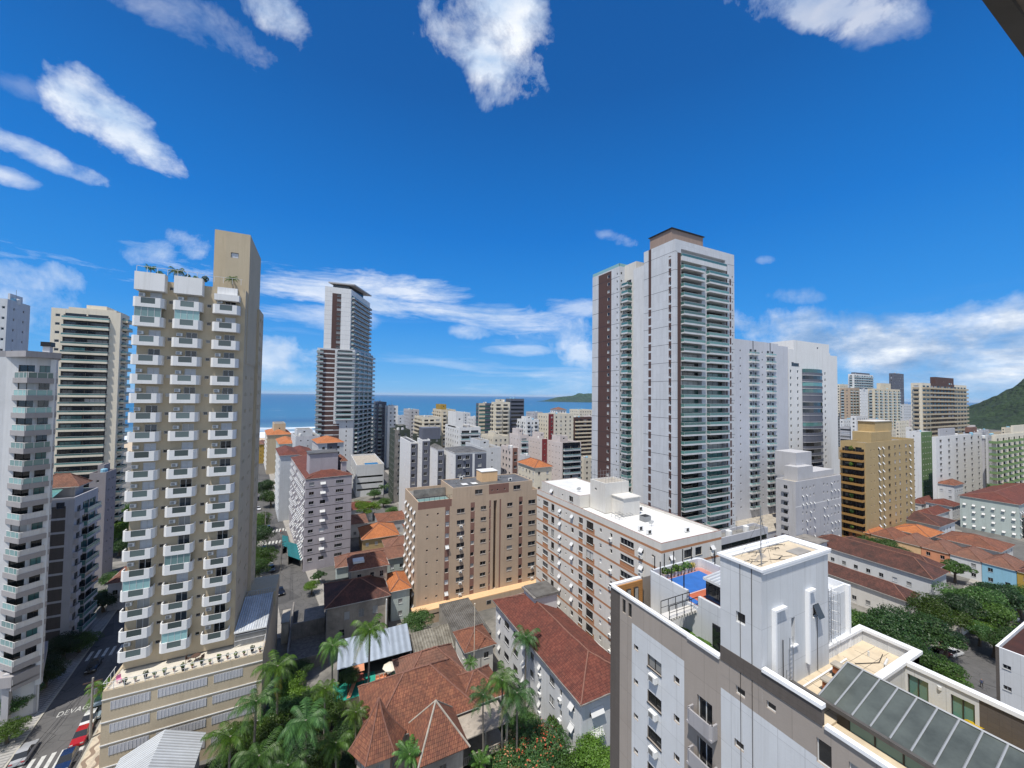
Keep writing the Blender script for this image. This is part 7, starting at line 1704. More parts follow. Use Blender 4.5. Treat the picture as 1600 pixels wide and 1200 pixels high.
# ---- right
RB = [
 ('far cream tower, leftmost of the distant group', 1312, 600, 420, 1308, 1325, 'cream2', dict(mode='win', colS=4)),
 ('far beige tower with a balcony column behind the yellow block', 1328, 606, 400, 1312, 1343, 'beige', dict(mode='balc', bal=('half', 'white'))),
 ('far white tower with a dark crown', 1334, 584, 460, 1325, 1364, 'brightwhite', dict(mode='allbalc', colS=6, bal=('half', 'white'), core=[(.1, .9, 2)], coremat='slate')),
 ('far plain white slab between two beige towers', 1345, 608, 380, 1343, 1356, 'brightwhite', dict(mode='small')),
 ('far beige tower with glazed corner, widest of the distant group', 1366, 607, 390, 1355, 1406, 'cream', dict(mode='balc', colS=5, bal=('half', 'white'), core=[(.3, .7, 6)])),
 ('far dark narrow tower at the right of the distant group', 1396, 583, 450, 1389, 1412, 'slate', dict(mode='win')),
 ('white low block beside the far dark tower', 1412, 632, 420, 1404, 1424, 'white', dict(mode='win')),
 ('dark brown topped cream tower under construction', 1440, 598, 262, 1423, 1510, ['cream2', 'brown'], dict(mode='allbalc', colS=6.5, bal=('solid', 'tan'), core=[(.35, .75, 5)], coremat='brown', strip=('brown', [(.18, .7)]))),
 ('green walled block with a white left wing', 1439, 675, 205, 1416, 1456, ['brightwhite', 'lgreen'], dict(mode='small', strip=('lgreen', [(0, 1)]))),
 ('wide white block with one column of dark windows', 1462, 683, 195, 1456, 1535, 'brightwhite', dict(mode='win', colS=11, w=3, h=1.5, core=[(.1, .4, 4)], coremat='lgrey')),
 ('grey-white wing at the right end of the wide white block', 1538, 683, 200, 1534, 1540, 'lgrey', dict(mode='win')),
 ('cream block with green balcony columns at the right edge', 1556, 680, 190, 1549, 1640, 'cream2', dict(mode='balc', colS=4.5, bal=('solid', 'lgreen'), core=[(.3, .8, 4)])),
 ('white block between the wide white one and the cream one', 1543, 680, 230, 1539, 1556, 'white', dict(mode='win')),
 ('slate-blue block with a maroon penthouse behind the wide white block', 1520, 676, 230, 1505, 1540, 'lgrey', dict(mode='win', core=[(.0, .5, 3)], coremat='maroon')),
 ('low blue-grey block at the foot of the distant towers', 1335, 668, 330, 1312, 1360, 'lgrey', dict(mode='ribbon')),
 ('small cream block at the foot of the distant beige tower', 1370, 672, 330, 1350, 1400, 'cream2', dict(mode='win')),
 ('white low block right of the yellow block top', 1430, 668, 300, 1415, 1450, 'brightwhite', dict(mode='win')),
]
for l, pc, yt, D, pl, pr, wall, kw in RB: generic('apartment_building', l, pc, yt, D, pl, pr, 'R', wall, maxd=24, **kw)
RH = [
 ('four-storey grey block with awnings and a maroon roof at the right edge', 1592, 789, 155, 1500, 1650, 'tilem_', 'mint', 2.5, 'awning', 2.6),
 ('white three-storey house with a red roof left of the awning block', 1491, 759, 190, 1464, 1505, 'tile', 'white', 2.0, 'slide', 2.4),
 ('small white house with maroon hip roof nearest the yellow block', 1458, 806, 166, 1430, 1483, 'tilem_', 'white', 2.0, 'slide', 2.4),
 ('maroon roofed house between the small white one and the awning block', 1488, 792, 178, 1447, 1501, 'tilem_', 'white', 2.0, 'slide', 2.4),
 ('house with a wide orange roof beside the yellow block', 1465, 768, 215, 1426, 1478, 'tilen', 'offwhite', 2.5, 'slide', 2.4),
 ('house with a dark red roof close behind the yellow block', 1440, 788, 190, 1424, 1462, 'tilem_', 'offwhite', 2.2, 'slide', 2.4),
 ('house with a red-brown roof at the far right under the trees', 1640, 815, 150, 1600, 1680, 'tile', 'white', 2.0, 'slide', 2.4),
]
for l, pc, yt, D, pl, pr, roof, wall, rh, st, sp in RH:
    x0, y0, x1, y1, z = solve(pc, yt, D, pl, pr, 'R'); house('house', l, x0, y0, x1, min(y1, y0+26), z, rh, wall, roof, .4, sp, st)
# long barrack-like roofs and the row of coloured houses
for l, x0, y0, x1, y1, z, h, roof, wall in [
 ('long dark maroon roofed house directly behind the white stair tower', 147, 42.5, 157, 72, 7.6, 3.0, 'tiled', 'white'),
 ('long low maroon roofed house in front of the longest dark roof', 131, 42.5, 138, 66, 5.5, 2.0, 'tiled', 'offwhite'),
 ('dark roofed house left of the small grey penthouse', 141, 74, 154, 88, 7.0, 2.6, 'tiled', 'stone'),
 ('narrow dark roofed house behind the longest dark roof', 160, 46, 167, 70, 6.2, 2.2, 'tiled', 'offwhite'),
 ('rust-red roofed house right of the row houses', 200, 42, 214, 56, 6.0, 2.4, 'tile', 'offwhite'),
 ('white walled house with a rusty orange roof behind the coloured row', 199, 58, 211, 68, 5.6, 2.2, 'tilen', 'white'),
 ('maroon roofed house behind the middle of the coloured row', 198, 70, 212, 86, 5.6, 2.4, 'tilem_', 'stone'),
 ('brown roofed house behind the left end of the coloured row', 197, 88, 210, 100, 5.6, 2.4, 'tileb', 'offwhite'),
 ('dark roofed house far behind the coloured row', 216, 60, 232, 78, 6.5, 2.4, 'tiled', 'white'),
 ('small red roofed shed under the trees by the parked cars', 136, 34.5, 146, 39, 3.4, 1.2, 'tile', 'offwhite')]:
    house('house', l, x0, y0, x1, y1, z, h, wall, roof, .5, 2.8)
rowc = [('mustard', 'tiled', 'mustard row house with a dark roof at the near end of the coloured row'), ('mustard', 'tiled', 'second mustard row house, beside the sky blue one'), ('blue', 'tileb', 'sky blue row house in the coloured row'), ('white', 'tileb', 'white row house between the sky blue and the coral one'), ('coral', 'tileb', 'coral pink row house in the coloured row'), ('peach', 'tileb', 'peach row house left of the coral one'), ('yellow', 'tile', 'yellow row house near the dark tree in the coloured row'), ('orange', 'tilen', 'terracotta row house with a red-orange roof at the far end of the row')]
for k, (wl, rf, lb) in enumerate(rowc):
    y = 22+k*6.6; house('row_house', lb, 182, y, 193, y+6.5, 6.0, 2.4, wl, rf, .25, 2.4, group='row of coloured houses')
b = MB(); b.box(141, 66, 0, 146.9, 72, 9.6, 0); b.box(140.6, 65.6, 9.6, 147.3, 72.4, 9.9, 1); tag(b.build('stair_house', [M['white'], M['mold']], None), 'small mould-stained white stair house beside the longest dark roof', 'building')
generic('building', 'low blue-grey building with a dark opening behind the white stair tower', 1122, 842, 92, 1100, 1200, 'R', 'lgrey', mode='ribbon', maxd=12, S=True, Wn=False, rows=1)
generic('building', 'low brown brick building at the foot of the slim white tower', 1152, 838, 108, 1147, 1190, 'R', 'maroon', mode='small', maxd=9)
def edge_block():
    p = PD(1555, 1009, 55); x0, y1, z = p.x, p.y, p.z
    B = Bld('apartment_block', 'white tiled block with a dark corner strip and slit windows cut by the right border', rc(x0, y1-32, x0+16, y1), 0, z, ['tilewhite', 'dtaupe', 'maroon'], roof='tilem_', parapet=.5, cap='copingw')
    B.paint(3, 0, y1-hx(1562, 1050, x0).y, 0, z, 1)
    for zz in [z-2.7-2.9*k for k in range(6)]:
        a, c = y1-hx(1567, 1050, x0).y, y1-hx(1580, 1050, x0).y
        for o in (0, 5, 10, 16, 22): B.win(3, a+o, zz, c-a, .6, 'slide', 'glassk')
    B.finish()
edge_block()
def ceiling():
    b = MB(); b.box(-4, -3, 57.4, 12, .65, 57.7, 0); b.box(-4, .65, 57.36, 12, .73, 57.75, 1)
    o = b.build('balcony_slab', [plain('raw_concrete_ceiling', (.30, .25, .21), .95, var=.9, scale=2.5, bump=.8), M['dconc']], None); tag(o, 'rough dark concrete balcony slab overhead in the top right corner', 'balcony slab')
ceiling()
# ============================================================ vehicles, poles, people, street trees
def carmesh(kind='hatch'):
    """side profile lofted across the width; returns part builders. Length along y (front is -y), width x"""
    L = {'hatch': 3.9, 'sedan': 4.4, 'suv': 4.5}[kind]; Hh = {'hatch': 1.48, 'sedan': 1.44, 'suv': 1.72}[kind]; W = 1.74
    bel = {'hatch': .88, 'sedan': .88, 'suv': 1.02}[kind]
    lo = [(-L/2, .42), (-L/2+.05, .66), (-L/2+.5, bel-.14), (-L*.20, bel), (L/2-.35 if kind != 'sedan' else L*.27, bel+.02), (L/2-.05, bel-.04 if kind != 'sedan' else bel-.06), (L/2, .5)]
    b = MB()
    def ring(y, z, hw, zb): return [(-hw, y, zb), (-hw*1.0, y, zb+(z-zb)*.55), (-hw*.93, y, z), (0, y, z+.03), (hw*.93, y, z), (hw, y, zb+(z-zb)*.55), (hw, y, zb)]
    rs = [ring(y, z, W/2*(.86 if i in (0, 6) else .95 if i in (1, 5) else 1), .3 if 0 < i < 6 else .34) for i, (y, z) in enumerate(lo)]
    for r0, r1 in zip(rs, rs[1:]):
        for k in range(6): b.quad(r0[k], r1[k], r1[k+1], r0[k+1])
    b.face(rs[0]); b.face(list(reversed(rs[-1])))
    # roof and pillars
    y0, y1, y2, y3 = -L*.20, -L*.02, L*.22 if kind == 'sedan' else L*.33, L*.36 if kind == 'sedan' else L/2-.2
    w0, w1 = W/2*.9, W/2*.74; z0, z1 = bel, Hh
    R4 = [(-w1, y1, z1-.04), (w1, y1, z1-.04), (w1, y2, z1-.06), (-w1, y2, z1-.06)]
    b.face([(-w1, y1, z1-.04), (w1, y1, z1-.04), (w1*.98, (y1+y2)/2, z1), (-w1*.98, (y1+y2)/2, z1)]); b.face([(-w1*.98, (y1+y2)/2, z1), (w1*.98, (y1+y2)/2, z1), (w1, y2, z1-.06), (-w1, y2, z1-.06)])
    g = MB()
    g.face([(-w0, y0, z0), (w0, y0, z0), R4[1], R4[0]]); g.face([(w0, y3, z0), (-w0, y3, z0), R4[3], R4[2]])
    g.face([(w0, y0, z0), (w0, y3, z0), R4[2], R4[1]]); g.face([(-w0, y3, z0), (-w0, y0, z0), R4[0], R4[3]])
    for s_ in (-1, 1):
        for (ya, yb) in ((y1+.38*(y2-y1)-.03, y1+.38*(y2-y1)+.05),): b.face([(s_*(w0+.006), ya, z0), (s_*(w0+.006), yb, z0), (s_*(w1+.006), yb, z1-.05), (s_*(w1+.006), ya, z1-.05)])
    wh = MB(); wh.tube([(-.09, 0, 0), (.09, 0, 0)], .31, 14); rim = MB(); rim.tube([(-.1, 0, 0), (.1, 0, 0)], .18, 10)
    hl = MB(); hl.box(-.18, -.05, -.07, .18, .06, .07); return b, g, wh, rim, hl, L, W
CARS = {}
def car(x, y, rz, label, col, kind='hatch', group=None, z=.005):
    if kind not in CARS:
        b, g, wh, rim, hl, L, W = carmesh(kind); CARS[kind] = (b.mesh('body', [M['dark']]), g.mesh('windows', [M['glassk']]), wh.mesh('tyre', [M['dark']]), rim.mesh('rim', [M['alu']]), hl.mesh('headlight', [M['glassc']]), hl.mesh('tail_light', [plain('red_lens', (.4, .01, .01), .3)]), L, W)
    bm, gm, wm, rm, hm, tm, L, W = CARS[kind]; r = empty('parked_car', (x, y, z), label, 'car', group, rz)
    o = link('body', bm.copy() if 0 else bm, r, (0, 0, 0)); o.material_slots[0].link = 'OBJECT'; o.material_slots[0].material = col
    link('windows', gm, r, (0, 0, 0))
    for sx in (-1, 1):
        for sy in (-1, 1):
            w = link('wheel', wm, r, (sx*(W/2-.1), sy*L*.31, .31)); link('rim', rm, w, (0, 0, 0))
        link('headlight', hm, r, (sx*(W/2-.3), -L/2+.06, .62)); link('tail_light', tm, r, (sx*(W/2-.28), L/2-.05, .72))
    return r
def paintm(n, c):
    m = plain('car_paint_'+n, c, .25, .2, var=.06, bump=0)
    m.node_tree.nodes['Principled BSDF'].inputs['Coat Weight'].default_value = .8; return m
CP = {'silver': paintm('silver', (.42, .43, .45)), 'white': paintm('white', (.75, .75, .74)), 'red': paintm('red', (.42, .02, .02)), 'navy': paintm('navy', (.015, .035, .10)), 'black': paintm('black', (.012, .012, .013)), 'grey': paintm('grey', (.12, .125, .13)), 'bluegrey': paintm('blue_grey', (.25, .32, .38)), 'wine': paintm('wine', (.13, .015, .02)), 'green': paintm('green', (.02, .06, .035))}
AR = ANG-math.pi/2
for (px, py, c, kd, lb) in [(38, 1178, 'silver', 'sedan', 'silver saloon parked at the lower left kerb, nearest the bottom edge'), (103, 1190, 'navy', 'hatch', 'dark blue hatchback at the bottom of the street behind the red car'), (127, 1151, 'red', 'hatch', 'bright red hatchback parked by the wave-patterned pavement'), (139, 1126, 'white', 'hatch', 'white hatchback tucked between the red and the blue-grey car'), (152, 1112, 'bluegrey', 'hatch', 'pale blue-grey hatchback parked beside the podium corner'), (163, 1086, 'green', 'suv', 'dark green van under the palm by the podium corner'), (147, 1040, 'black', 'sedan', 'black car on the shaded side of the left street below the zebra crossing')]:
    p = P(px, py, .4); car(p.x, p.y, AR+(0 if px != 38 else math.pi), lb, CP[c], kd, 'cars on the left street')
mid = [(414, 859, 'wine', 'wine red car first in the row on the middle street'), (417, 868, 'black', 'black car second in the row on the middle street'), (420, 878, 'white', 'white car third in the row on the middle street'), (424, 889, 'grey', 'dark grey car fourth in the row on the middle street'), (419, 826, 'white', 'white car driving over the crossroads of the middle street'), (411, 812, 'grey', 'grey car beyond the crossroads of the middle street'), (404, 795, 'white', 'small white car further up the middle street'), (402, 780, 'black', 'black car far up the middle street'), (438, 925, 'black', 'black car parked at the near end of the middle street'), (560, 797, 'white', 'white car parked beside the hedge near the pool building'), (573, 790, 'black', 'black car parked under the bright tree near the pool building')]
for (px, py, c, lb) in mid:
    p = P(px, py, .4); car(p.x, p.y, rad(12), lb, CP[c], R.choice(['hatch', 'sedan']), 'cars on the middle street')
for (px, py, c, kd, lb, rz) in [(1470, 1022, 'wine', 'suv', 'dark red car half hidden under the trees by the foreground roof', 1.35), (1484, 1010, 'black', 'hatch', 'black car in the row under the trees', 1.4), (1497, 1000, 'grey', 'hatch', 'grey car furthest along the shaded row under the trees', 1.4), (1580, 968, 'white', 'suv', 'white pick-up style car at the right edge between the trees', 1.5), (1595, 981, 'black', 'suv', 'black car at the right edge beside the white one', 1.5), (1588, 950, 'silver', 'hatch', 'silver car at the right edge behind the white one', 1.5), (1575, 940, 'navy', 'hatch', 'navy car deepest in the shade at the right edge', 1.5), (1490, 1020, 'white', 'hatch', 'white car with its nose showing from the tree shade', 1.4)]:
    p = P(px, py, .4); car(p.x, p.y, rz, lb, CP[c], kd, 'cars on the right street')
def lamp(x, y, h, label, arm=1.6, rz=0, group=None, concrete=False):
    r = empty('street_lamp', (x, y, 0), label, 'street lamp', group, rz)
    b = MB(); b.tube([(0, 0, 0), (0, 0, h)], [.14 if concrete else .09, .08 if concrete else .05], 8); o = b.build('pole', M['concrete'] if concrete else M['metal'], None); o.parent = r
    for s_ in (-1, 1):
        b = MB(); b.tube([(0, 0, h-.2), (s_*arm*.6, 0, h+.15), (s_*arm, 0, h+.1)], .035, 5); o = b.build('arm', M['metal'], None); o.parent = r
        b = MB(); b.tube([(s_*arm*.95, 0, h+.06), (s_*(arm+.5), 0, h+.08)], [.11, .07], 6); o = b.build('lamp_head', M['metal'], None); o.parent = r
def upole(x, y, h, label, rz=0):
    r = empty('utility_pole', (x, y, 0), label, 'utility pole', None, rz); b = MB(); b.tube([(0, 0, 0), (0, 0, h)], [.2, .13], 8); o = b.build('pole', M['concrete'], None); o.parent = r
    b = MB(); b.box(-1.1, -.05, h-.7, 1.1, .05, h-.58); b.box(-.8, -.05, h-1.5, .8, .05, h-1.4); o = b.build('crossarm', M['woodd'], None); o.parent = r
    b = MB(); b.tube([(.35, 0, h-2.6), (.35, 0, h-1.8)], .22, 8); o = b.build('transformer', M['metal'], None); o.parent = r
p = P(36, 1118, 0); lamp(p.x, p.y, 7.5, 'dark double-armed street lamp behind the boundary wall at the left edge')
p = P(141, 1155, 0); upole(p.x, p.y, 9.5, 'tall concrete utility pole at the kerb beside the red car', AR)
p = P(439, 890, 0); upole(p.x, p.y, 9.0, 'utility pole at the kerb of the middle street', .3)
p = P(414, 835, 0); upole(p.x, p.y, 9.0, 'utility pole at the crossroads of the middle street', .3)
p = P(690, 1080, 0)
for k, s in enumerate((40, 70)):
    q = onA(s, 5.0); upole(q.x, q.y, 9.2, ['utility pole in the shade beside the tan podium', 'utility pole further up the left street'][k], AR)
p = P(740, 1075, 0); r = empty('mast', (p.x, p.y, 0), 'slender white pole rising from the mansion roof with a ball on top', 'pole'); b = MB(); b.tube([(0, 0, 0), (0, 0, 15.5)], .06, 6); o = b.build('pole', M['cream2'], None); o.parent = r; b = MB(); b.tube([(0, 0, 15.4), (0, 0, 15.55), (0, 0, 15.7)], [.05, .14, .05], 8); o = b.build('finial', M['cream2'], None); o.parent = r
def person(x, y, label, rz, shirt, trousers, z=0.14):
    me = bpy.data.meshes.new('person'); V = [(0, 0, .95), (0, 0, 1.2), (0, 0, 1.42), (0, 0, 1.52), (0, -.01, 1.66), (.09, 0, .9), (.10, -.14, .5), (.10, -.10, .06), (.10, -.24, .03), (-.09, 0, .9), (-.10, .10, .5), (-.10, .28, .08), (-.10, .16, .03), (.19, 0, 1.38), (.25, .05, 1.12), (.24, -.08, .88), (-.19, 0, 1.38), (-.25, -.05, 1.12), (-.24, -.20, .92)]
    E = [(0, 1), (1, 2), (2, 3), (3, 4), (0, 5), (5, 6), (6, 7), (7, 8), (0, 9), (9, 10), (10, 11), (11, 12), (2, 13), (13, 14), (14, 15), (2, 16), (16, 17), (17, 18)]
    rr = [.15, .14, .15, .055, .105, .095, .065, .045, .04, .095, .065, .045, .04, .06, .045, .035, .06, .045, .035]
    me.from_pydata(V, E, []); o = bpy.data.objects.new('person', me); COL.objects.link(o); md = o.modifiers.new('skin', 'SKIN'); o.modifiers.new('sub', 'SUBSURF').levels = 1
    for k, v in enumerate(me.skin_vertices[0].data): v.radius = (rr[k], rr[k]*.8); v.use_root = k == 0
    dg = bpy.context.evaluated_depsgraph_get(); m2 = bpy.data.meshes.new_from_object(o.evaluated_get(dg)); bpy.data.objects.remove(o)
    m2.materials.clear()
    for c in (shirt, trousers, 'skin_tone', 'hair_dark'): m2.materials.append(M[c])
    for p_ in m2.polygons:
        z_ = p_.center.z; p_.material_index = 3 if z_ > 1.68 else 2 if (z_ > 1.46 or (abs(p_.center.x) > .2 and z_ < 1.2) or z_ < .12) else 0 if z_ > .93 else 1; p_.use_smooth = True
    m2.name = 'person'; o = bpy.data.objects.new('person', m2); COL.objects.link(o); o.location = (x, y, z); o.rotation_euler.z = rz; tag(o, label, 'person')
M['skin_tone'] = plain('skin_tone', (.30, .17, .11), .6); M['hair_dark'] = plain('hair_dark', (.02, .015, .012), .7); M['shirt_red'] = plain('shirt_red', (.5, .05, .05), .8); M['shirt_pale'] = plain('shirt_pale', (.6, .6, .55), .8); M['denim'] = plain('denim', (.05, .07, .14), .9)
for px, py, lb, sh in ((438.5, 834, 'person in a red top walking at the crossroads of the middle street', 'shirt_red'), (441.5, 834, 'person in a pale top walking at the crossroads of the middle street', 'shirt_pale')): p = P(px, py, .1); person(p.x, p.y, lb, .5, sh, 'denim', .01)
p = P(1534, 1075, .1); person(p.x, p.y, 'person in dark clothes walking on the wavy pavement at the right', 2.0, 'denim', 'hair_dark', .14)
# teal garage covers below the mauve-grey block
M['tealroof'] = corrug('teal_metal_sheet', (.03, .25, .28), .3, dirt=.3)
shed('bright teal shed roof at the foot of the mauve-grey block', [tuple(P(450, 868, 3)), tuple(P(472, 876, 3)), tuple(P(464, 850, 3.4)), tuple(P(448, 846, 3.4))], 0, 'tealroof')
shed('dark teal shed roof nearer the crossroads beside the mauve-grey block', [tuple(P(441, 852, 3)), tuple(P(452, 856, 3)), tuple(P(450, 838, 3.4)), tuple(P(441, 836, 3.4))], 0, 'tealroof')
# trees: px, py of the crown centre, height of that centre, radius, kind
TR = [
 (1352, 975, 6, 6.5, 'd', 'dark tree closest to the side block of the stair tower'), (1395, 985, 7, 7.5, 'b', 'big dark tree with a lit left side behind the slatted parapet'), (1436, 975, 7.5, 7.0, 'a', 'large tree with light green patches in the middle of the right-hand grove'), (1462, 952, 6.5, 6.0, 'd', 'dark tree below the end of the longest dark roof'), (1418, 1015, 6.5, 6.0, 'b', 'tree leaning over the corner of the white slatted roof'), (1375, 1020, 6, 6.0, 'a', 'dark tree just above the white slatted parapet'),
 (1465, 1040, 5.5, 4.6, 'a', 'brighter low tree above the courtyard wall'), (1476, 990, 6.0, 4.6, 'b', 'tree shading the parked cars of the right street'), (1478, 1052, 4.5, 3.8, 'c', 'light green tree at the kerb above the dark courtyard wall'), (1440, 1030, 5, 4.5, 'b', 'dark tree between the slatted roof and the parked cars'),
 (1520, 935, 6, 7.0, 'd', 'very dark broad tree in front of the sky blue row house'), (1562, 928, 6, 7.0, 'b', 'very dark broad tree in front of the mustard row houses'), (1540, 955, 5.5, 6.0, 'd', 'very dark tree over the right street'), (1596, 930, 6, 6.5, 'd', 'dark tree cut by the right edge above the cars'), (1500, 945, 6.5, 5.5, 'b', 'dark tree beside the small red roofed shed'),
 (1552, 990, 5, 4.4, 'c', 'light green flat-topped tree left of the dark-edged white block'), (1580, 1000, 5.5, 5.0, 'a', 'green tree directly behind the dark-edged white block'), (1530, 978, 4.5, 3.6, 'c', 'lighter yellow-green tree at the bend of the right street'), (1600, 995, 6, 5, 'b', 'tree at the very edge behind the dark-edged white block'),
 (1372, 850, 6.5, 6.5, 'd', 'dense dark tree in front of the yellow block'), (1400, 862, 5.5, 5.5, 'b', 'dark tree stretching along the coloured row'), (1424, 872, 5, 4.5, 'd', 'dark tree between the coloured row and the longest dark roof'), (1352, 848, 6, 5.0, 'b', 'dark tree at the left foot of the yellow block'), (1492, 885, 5, 4.6, 'e', 'grey-green tree in front of the white row house'), (1430, 826, 4, 3.6, 'c', 'small bright tree at the far end of the coloured row'),
 (1585, 755, 8, 9.0, 'd', 'dark tree below the cream block at the right edge'), (1560, 765, 7, 7.0, 'b', 'dark tree left of the one below the cream block'), (1600, 748, 8, 8.0, 'b', 'dark tree cut by the right edge under the cream block'),
 (1166, 842, 4, 3.4, 'c', 'small green tree at the foot of the slim white tower'),
 (570, 790, 6, 5.5, 'c', 'bright round tree beside the pool building street'), (585, 770, 3.5, 3.2, 'a', 'hedge-like tree at the near corner of the pool building'), (600, 783, 3, 3.0, 'a', 'small tree in the strip garden by the pool building street'), (612, 796, 3, 3.0, 'c', 'small tree at the near end of the strip garden'),
 (401, 835, 6, 5.5, 'b', 'dark tree against the tan tower on the middle street'), (403, 868, 5.5, 4.5, 'a', 'tree behind the parked row on the middle street'), (399, 885, 5, 4, 'b', 'small dark tree above the tan rear wall'), (402, 812, 5, 5, 'd', 'tree beyond the crossroads on the middle street'), (412, 760, 6, 6, 'b', 'distant street tree on the left of the middle street'), (424, 776, 5, 5.0, 'd', 'distant street tree before the pale blue end wall'),
 (188, 826, 7, 6.5, 'c', 'light green tree behind the tan tower left edge'), (195, 800, 7, 6, 'a', 'green tree beyond the light green one left of the tan tower'), (186, 850, 4, 4, 'b', 'small dark tree by the grey house on the left street'),
 (100, 1008, 3, 3.4, 'b', 'dark garden tree behind the glass fence of the striped block'), (125, 1000, 2.6, 2.8, 'a', 'green shrub tree with yellow tips behind the glass fence'), (70, 1050, 3, 3.2, 'b', 'dark tree beside the entrance lodge'), (30, 1092, 2.6, 2.6, 'd', 'dark shrub mass under the grey tower columns'), (12, 1140, 2.2, 2.2, 'a', 'green shrub behind the boundary wall at the left edge'), (163, 935, 3.4, 3.4, 'b', 'dark garden tree by the gatekeeper house'), (176, 905, 3, 3, 'd', 'dark shrub beside the left street further up'),
 (487, 912, 3.0, 2.0, 'c', 'yellow-green tree beside the decaying house wall'), (498, 898, 2.6, 1.8, 'e', 'sparse young tree left of the dark stained roof'), (720, 800, 4, 4, 'b', 'tree hidden behind the beige block'),
]
for px, py, z, rr, kd, lb in TR:
    p = P(px, py, z); tree(p.x, p.y, lb, rr, z*1.15, kd, 'street and garden trees of the city')
palm(165, 1072, 4.0, 'low feathery palm hanging over the kerb at the podium corner', 1.0, 0); palm(600, 760, 9, 'distant thin palm by the pool building', 1.0, 0); palm(1300, 845, 7, 'small palm between the pale grey block and the dark roofs', .9, 2)
# far-off strips of small buildings by the shore and along the horizon at the right
RF = random.Random(21)
cols = ['brightwhite', 'cream2', 'offwhite', 'lgrey', 'cream', 'pink', 'tilewhite', 'tanlight']
lbls = ['%s %s near the %s' % (a, b, c) for c in ('shore behind the beige block', 'shore behind the tall tower', 'far side of the red roofs', 'foot of the green hill') for a in ('pale', 'weathered', 'plain', 'narrow') for b in ('low block', 'flat-roofed block', 'mid-rise')]
spots = [(548, 655), (572, 652), (616, 650), (672, 652), (700, 660), (765, 650), (800, 655), (826, 660), (850, 652), (880, 658), (918, 650), (640, 672), (1318, 655), (1338, 650), (1362, 655), (1385, 662), (1405, 658), (1428, 655), (1445, 668), (1468, 690), (1530, 672), (1549, 676), (1570, 668), (1512, 665), (1240, 700), (1150, 660), (600, 700), (1310, 700), (1295, 720), (512, 690), (540, 690), (735, 700), (700, 745), (925, 735), (1500, 720), (1590, 700)]
for k, (px, py) in enumerate(spots):
    D = RF.uniform(300, 470) if k < 24 else RF.uniform(250, 330); w = RF.uniform(10, 22)
    generic('apartment_building', lbls[k], px, py, D, px-RF.uniform(4, 9), px+w, 'R', cols[RF.randrange(len(cols))], mode=RF.choice(['win', 'win', 'balc']), colS=4, colW=5, fh=3.2, maxd=16, group='distant blocks towards the shore', roofbits=k % 2 == 0)

# overhead cables along the two streets
def cable(label, pts, n=4):
    b = MB()
    for k in range(n):
        for p, q in zip(pts, pts[1:]):
            p, q = Vector(p), Vector(q); m = p.lerp(q, .5)+Vector((0, 0, -.5-.1*k)); o = Vector((.28*(k-1.5), 0, -.18*(k % 2))); b.tube([p+o, p.lerp(m, .5)+o+Vector((0, 0, -.1)), m+o, m.lerp(q, .5)+o+Vector((0, 0, -.1)), q+o], .022, 3)
    tag(b.build('overhead_cables', M['dark'], None), label, 'cables')
pa = P(141, 1155, 0); cable('bundle of sagging cables strung along the left street between poles', [(pa.x-2, pa.y-30, 9), (pa.x, pa.y, 9), tuple(onA(40, 5.0, 9)), tuple(onA(70, 5.0, 9)), tuple(onA(110, 5.0, 9))])
pa, pb_, pc_ = P(439, 890, 0), P(414, 835, 0), P(404, 760, 0); cable('bundle of sagging cables over the middle street', [(pa.x+1, pa.y-24, 8.5), (pa.x, pa.y, 8.6), (pb_.x, pb_.y, 8.6), (pc_.x, pc_.y, 8.6)])
# extra fill in the garden and built-up backyards
for k, (px, py, z, rr, kd) in enumerate([(440, 1100, 5, 2.6, 'a'), (480, 1085, 3.5, 2.2, 'b'), (515, 1110, 3, 2.4, 'a'), (540, 1140, 3.5, 2.4, 'b'), (415, 1150, 4, 2.6, 'c'), (500, 1180, 3, 2.4, 'a'), (545, 1190, 2.4, 1.8, 'b'), (380, 1130, 3.5, 2.6, 'a'), (470, 1040, 3, 2.0, 'a'), (350, 1190, 3, 2.6, 'b'), (820, 1120, 3, 2.2, 'a'), (860, 1180, 3, 2.6, 'b'), (900, 1195, 4, 3, 'a'), (775, 1150, 3, 2.2, 'b')]):
    p = P(px, py, z); tree(p.x, p.y, 'leafy filler shrub in the crowded thicket of the mansion garden', rr, z, kd, 'filler shrubs of the garden thicket', cat='shrub')
for l, x0, y0, x1, y1, z, h, roof, wall in [
 ('low tiled workshop behind the mauve-grey block', 6, 160, 18, 172, 5, 1.8, 'tileb', 'offwhite'), ('grey roofed workshop beside the strip garden', 22, 158, 34, 170, 5, 1.5, 'tile', 'lgrey'),
 ('tiled house in front of the pool building', 10, 178, 22, 188, 5.5, 2, 'tilem_', 'white'), ('tiled house past the yellow house', 30, 142, 40, 152, 5, 1.8, 'tile', 'offwhite')]:
    house('house', l, x0, y0, x1, y1, z, h, wall, roof, .4)

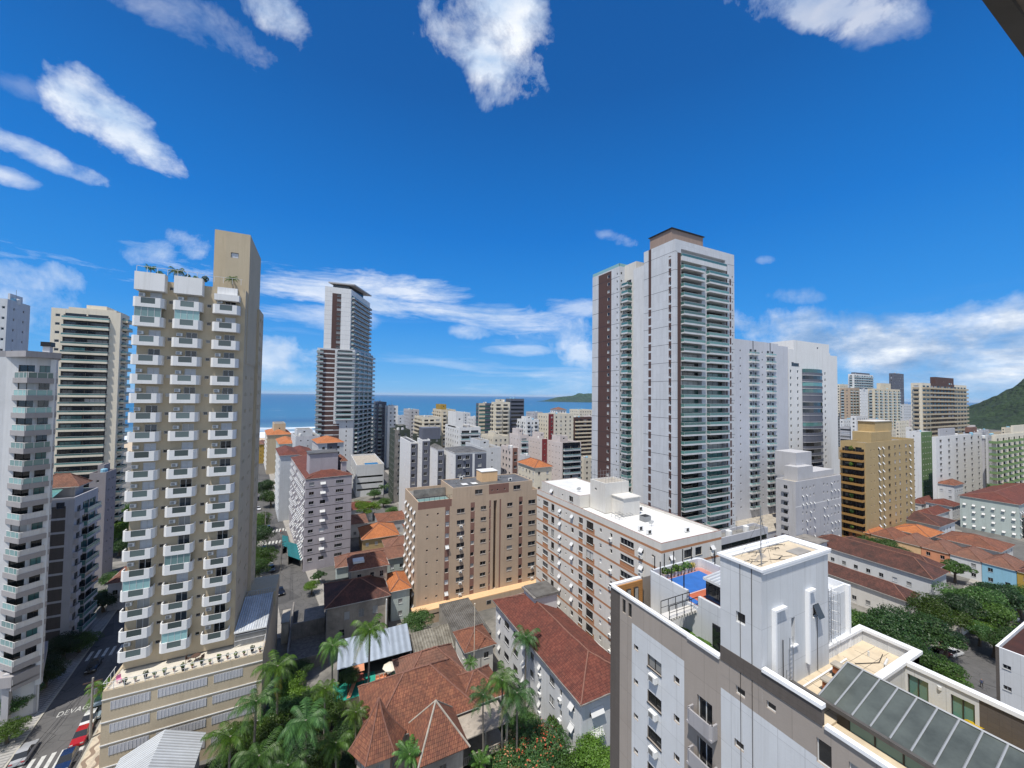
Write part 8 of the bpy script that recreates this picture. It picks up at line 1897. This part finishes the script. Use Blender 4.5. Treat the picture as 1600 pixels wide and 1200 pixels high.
def dish(x, y, z, label, s=.5):
    r = empty('satellite_dish', (x, y, z), label, 'satellite dish', 'satellite dishes on the flat roofs'); b = MB(); b.tube([(0, 0, 0), (0, 0, .6)], .03, 5); o = b.build('mast', M['metal'], None); o.parent = r
    b = MB(); n = 12; d = Vector((.3, .75, .55)).normalized(); t = d.cross(Vector((0, 0, 1))).normalized(); u = t.cross(d)
    for k in range(n):
        a0, a1 = 6.2832*k/n, 6.2832*(k+1)/n; p = [Vector((0, 0, .7))+(t*math.cos(a)+u*math.sin(a))*s+d*.14 for a in (a0, a1)]; b.face([Vector((0, 0, .7)), p[0], p[1]]); b.face([Vector((0, 0, .68)), p[1]-Vector((0, 0, .02)), p[0]-Vector((0, 0, .02))])
    o = b.build('reflector', M['frw'], None); o.parent = r
for x, y, z, l in ((52, 70, 33.8, 'satellite dish on the low white roof storey of the banded block'), (55, 52, 31.4, 'satellite dish on the white roof of the banded block near its front'), (33, 98, 31.1, 'satellite dish on the grey roof left of the beige block tank'), (47, 100, 31.1, 'satellite dish on the grey roof right of the beige block tank'), (-14, 85, 82.0, 'satellite dish on the lift core of the tan tower'), (-20, 80, 71.5, 'satellite dish on the tan tower roof terrace')): dish(x, y, z, l)
for k, (x, y, z) in enumerate(((51, 49, 31.42), (51, 51, 31.42), (58, 47, 31.42), (60, 60, 31.42), (60, 68, 31.42), (60, 75, 31.42), (42, 104, 31.1), (36, 104, 31.1), (48, 97, 31.1))):
    b = MB(); b.box(0, 0, .1, .95, .4, .85, 0); b.box(.12, -.02, .2, .7, -.001, .75, 1); b.box(.05, .02, 0, .12, .38, .1, 1); b.box(.83, .02, 0, .9, .38, .1, 1)
    o = b.build('roof_condenser', [M['plasticw'], M['dark']], None, loc=(x, y, z)); tag(o, 'white air-conditioning condenser standing on a flat roof of the beige or banded block', 'air conditioner', 'condensers on the flat roofs')

m = bpy.data.materials.new('haze_air'); m.use_nodes = True; nt = m.node_tree; nt.nodes.clear()
pv = N(nt, 'ShaderNodeVolumePrincipled'); pv.inputs['Color'].default_value = (.8, .88, 1, 1); pv.inputs['Density'].default_value = 2e-5; N(nt, 'ShaderNodeOutputMaterial', ins={1: pv.outputs[0]})
b = MB(); b.box(-32000, -2000, -3, 42000, 47000, 170); tag(b.build('haze', m, None), None, None, kind='stuff')
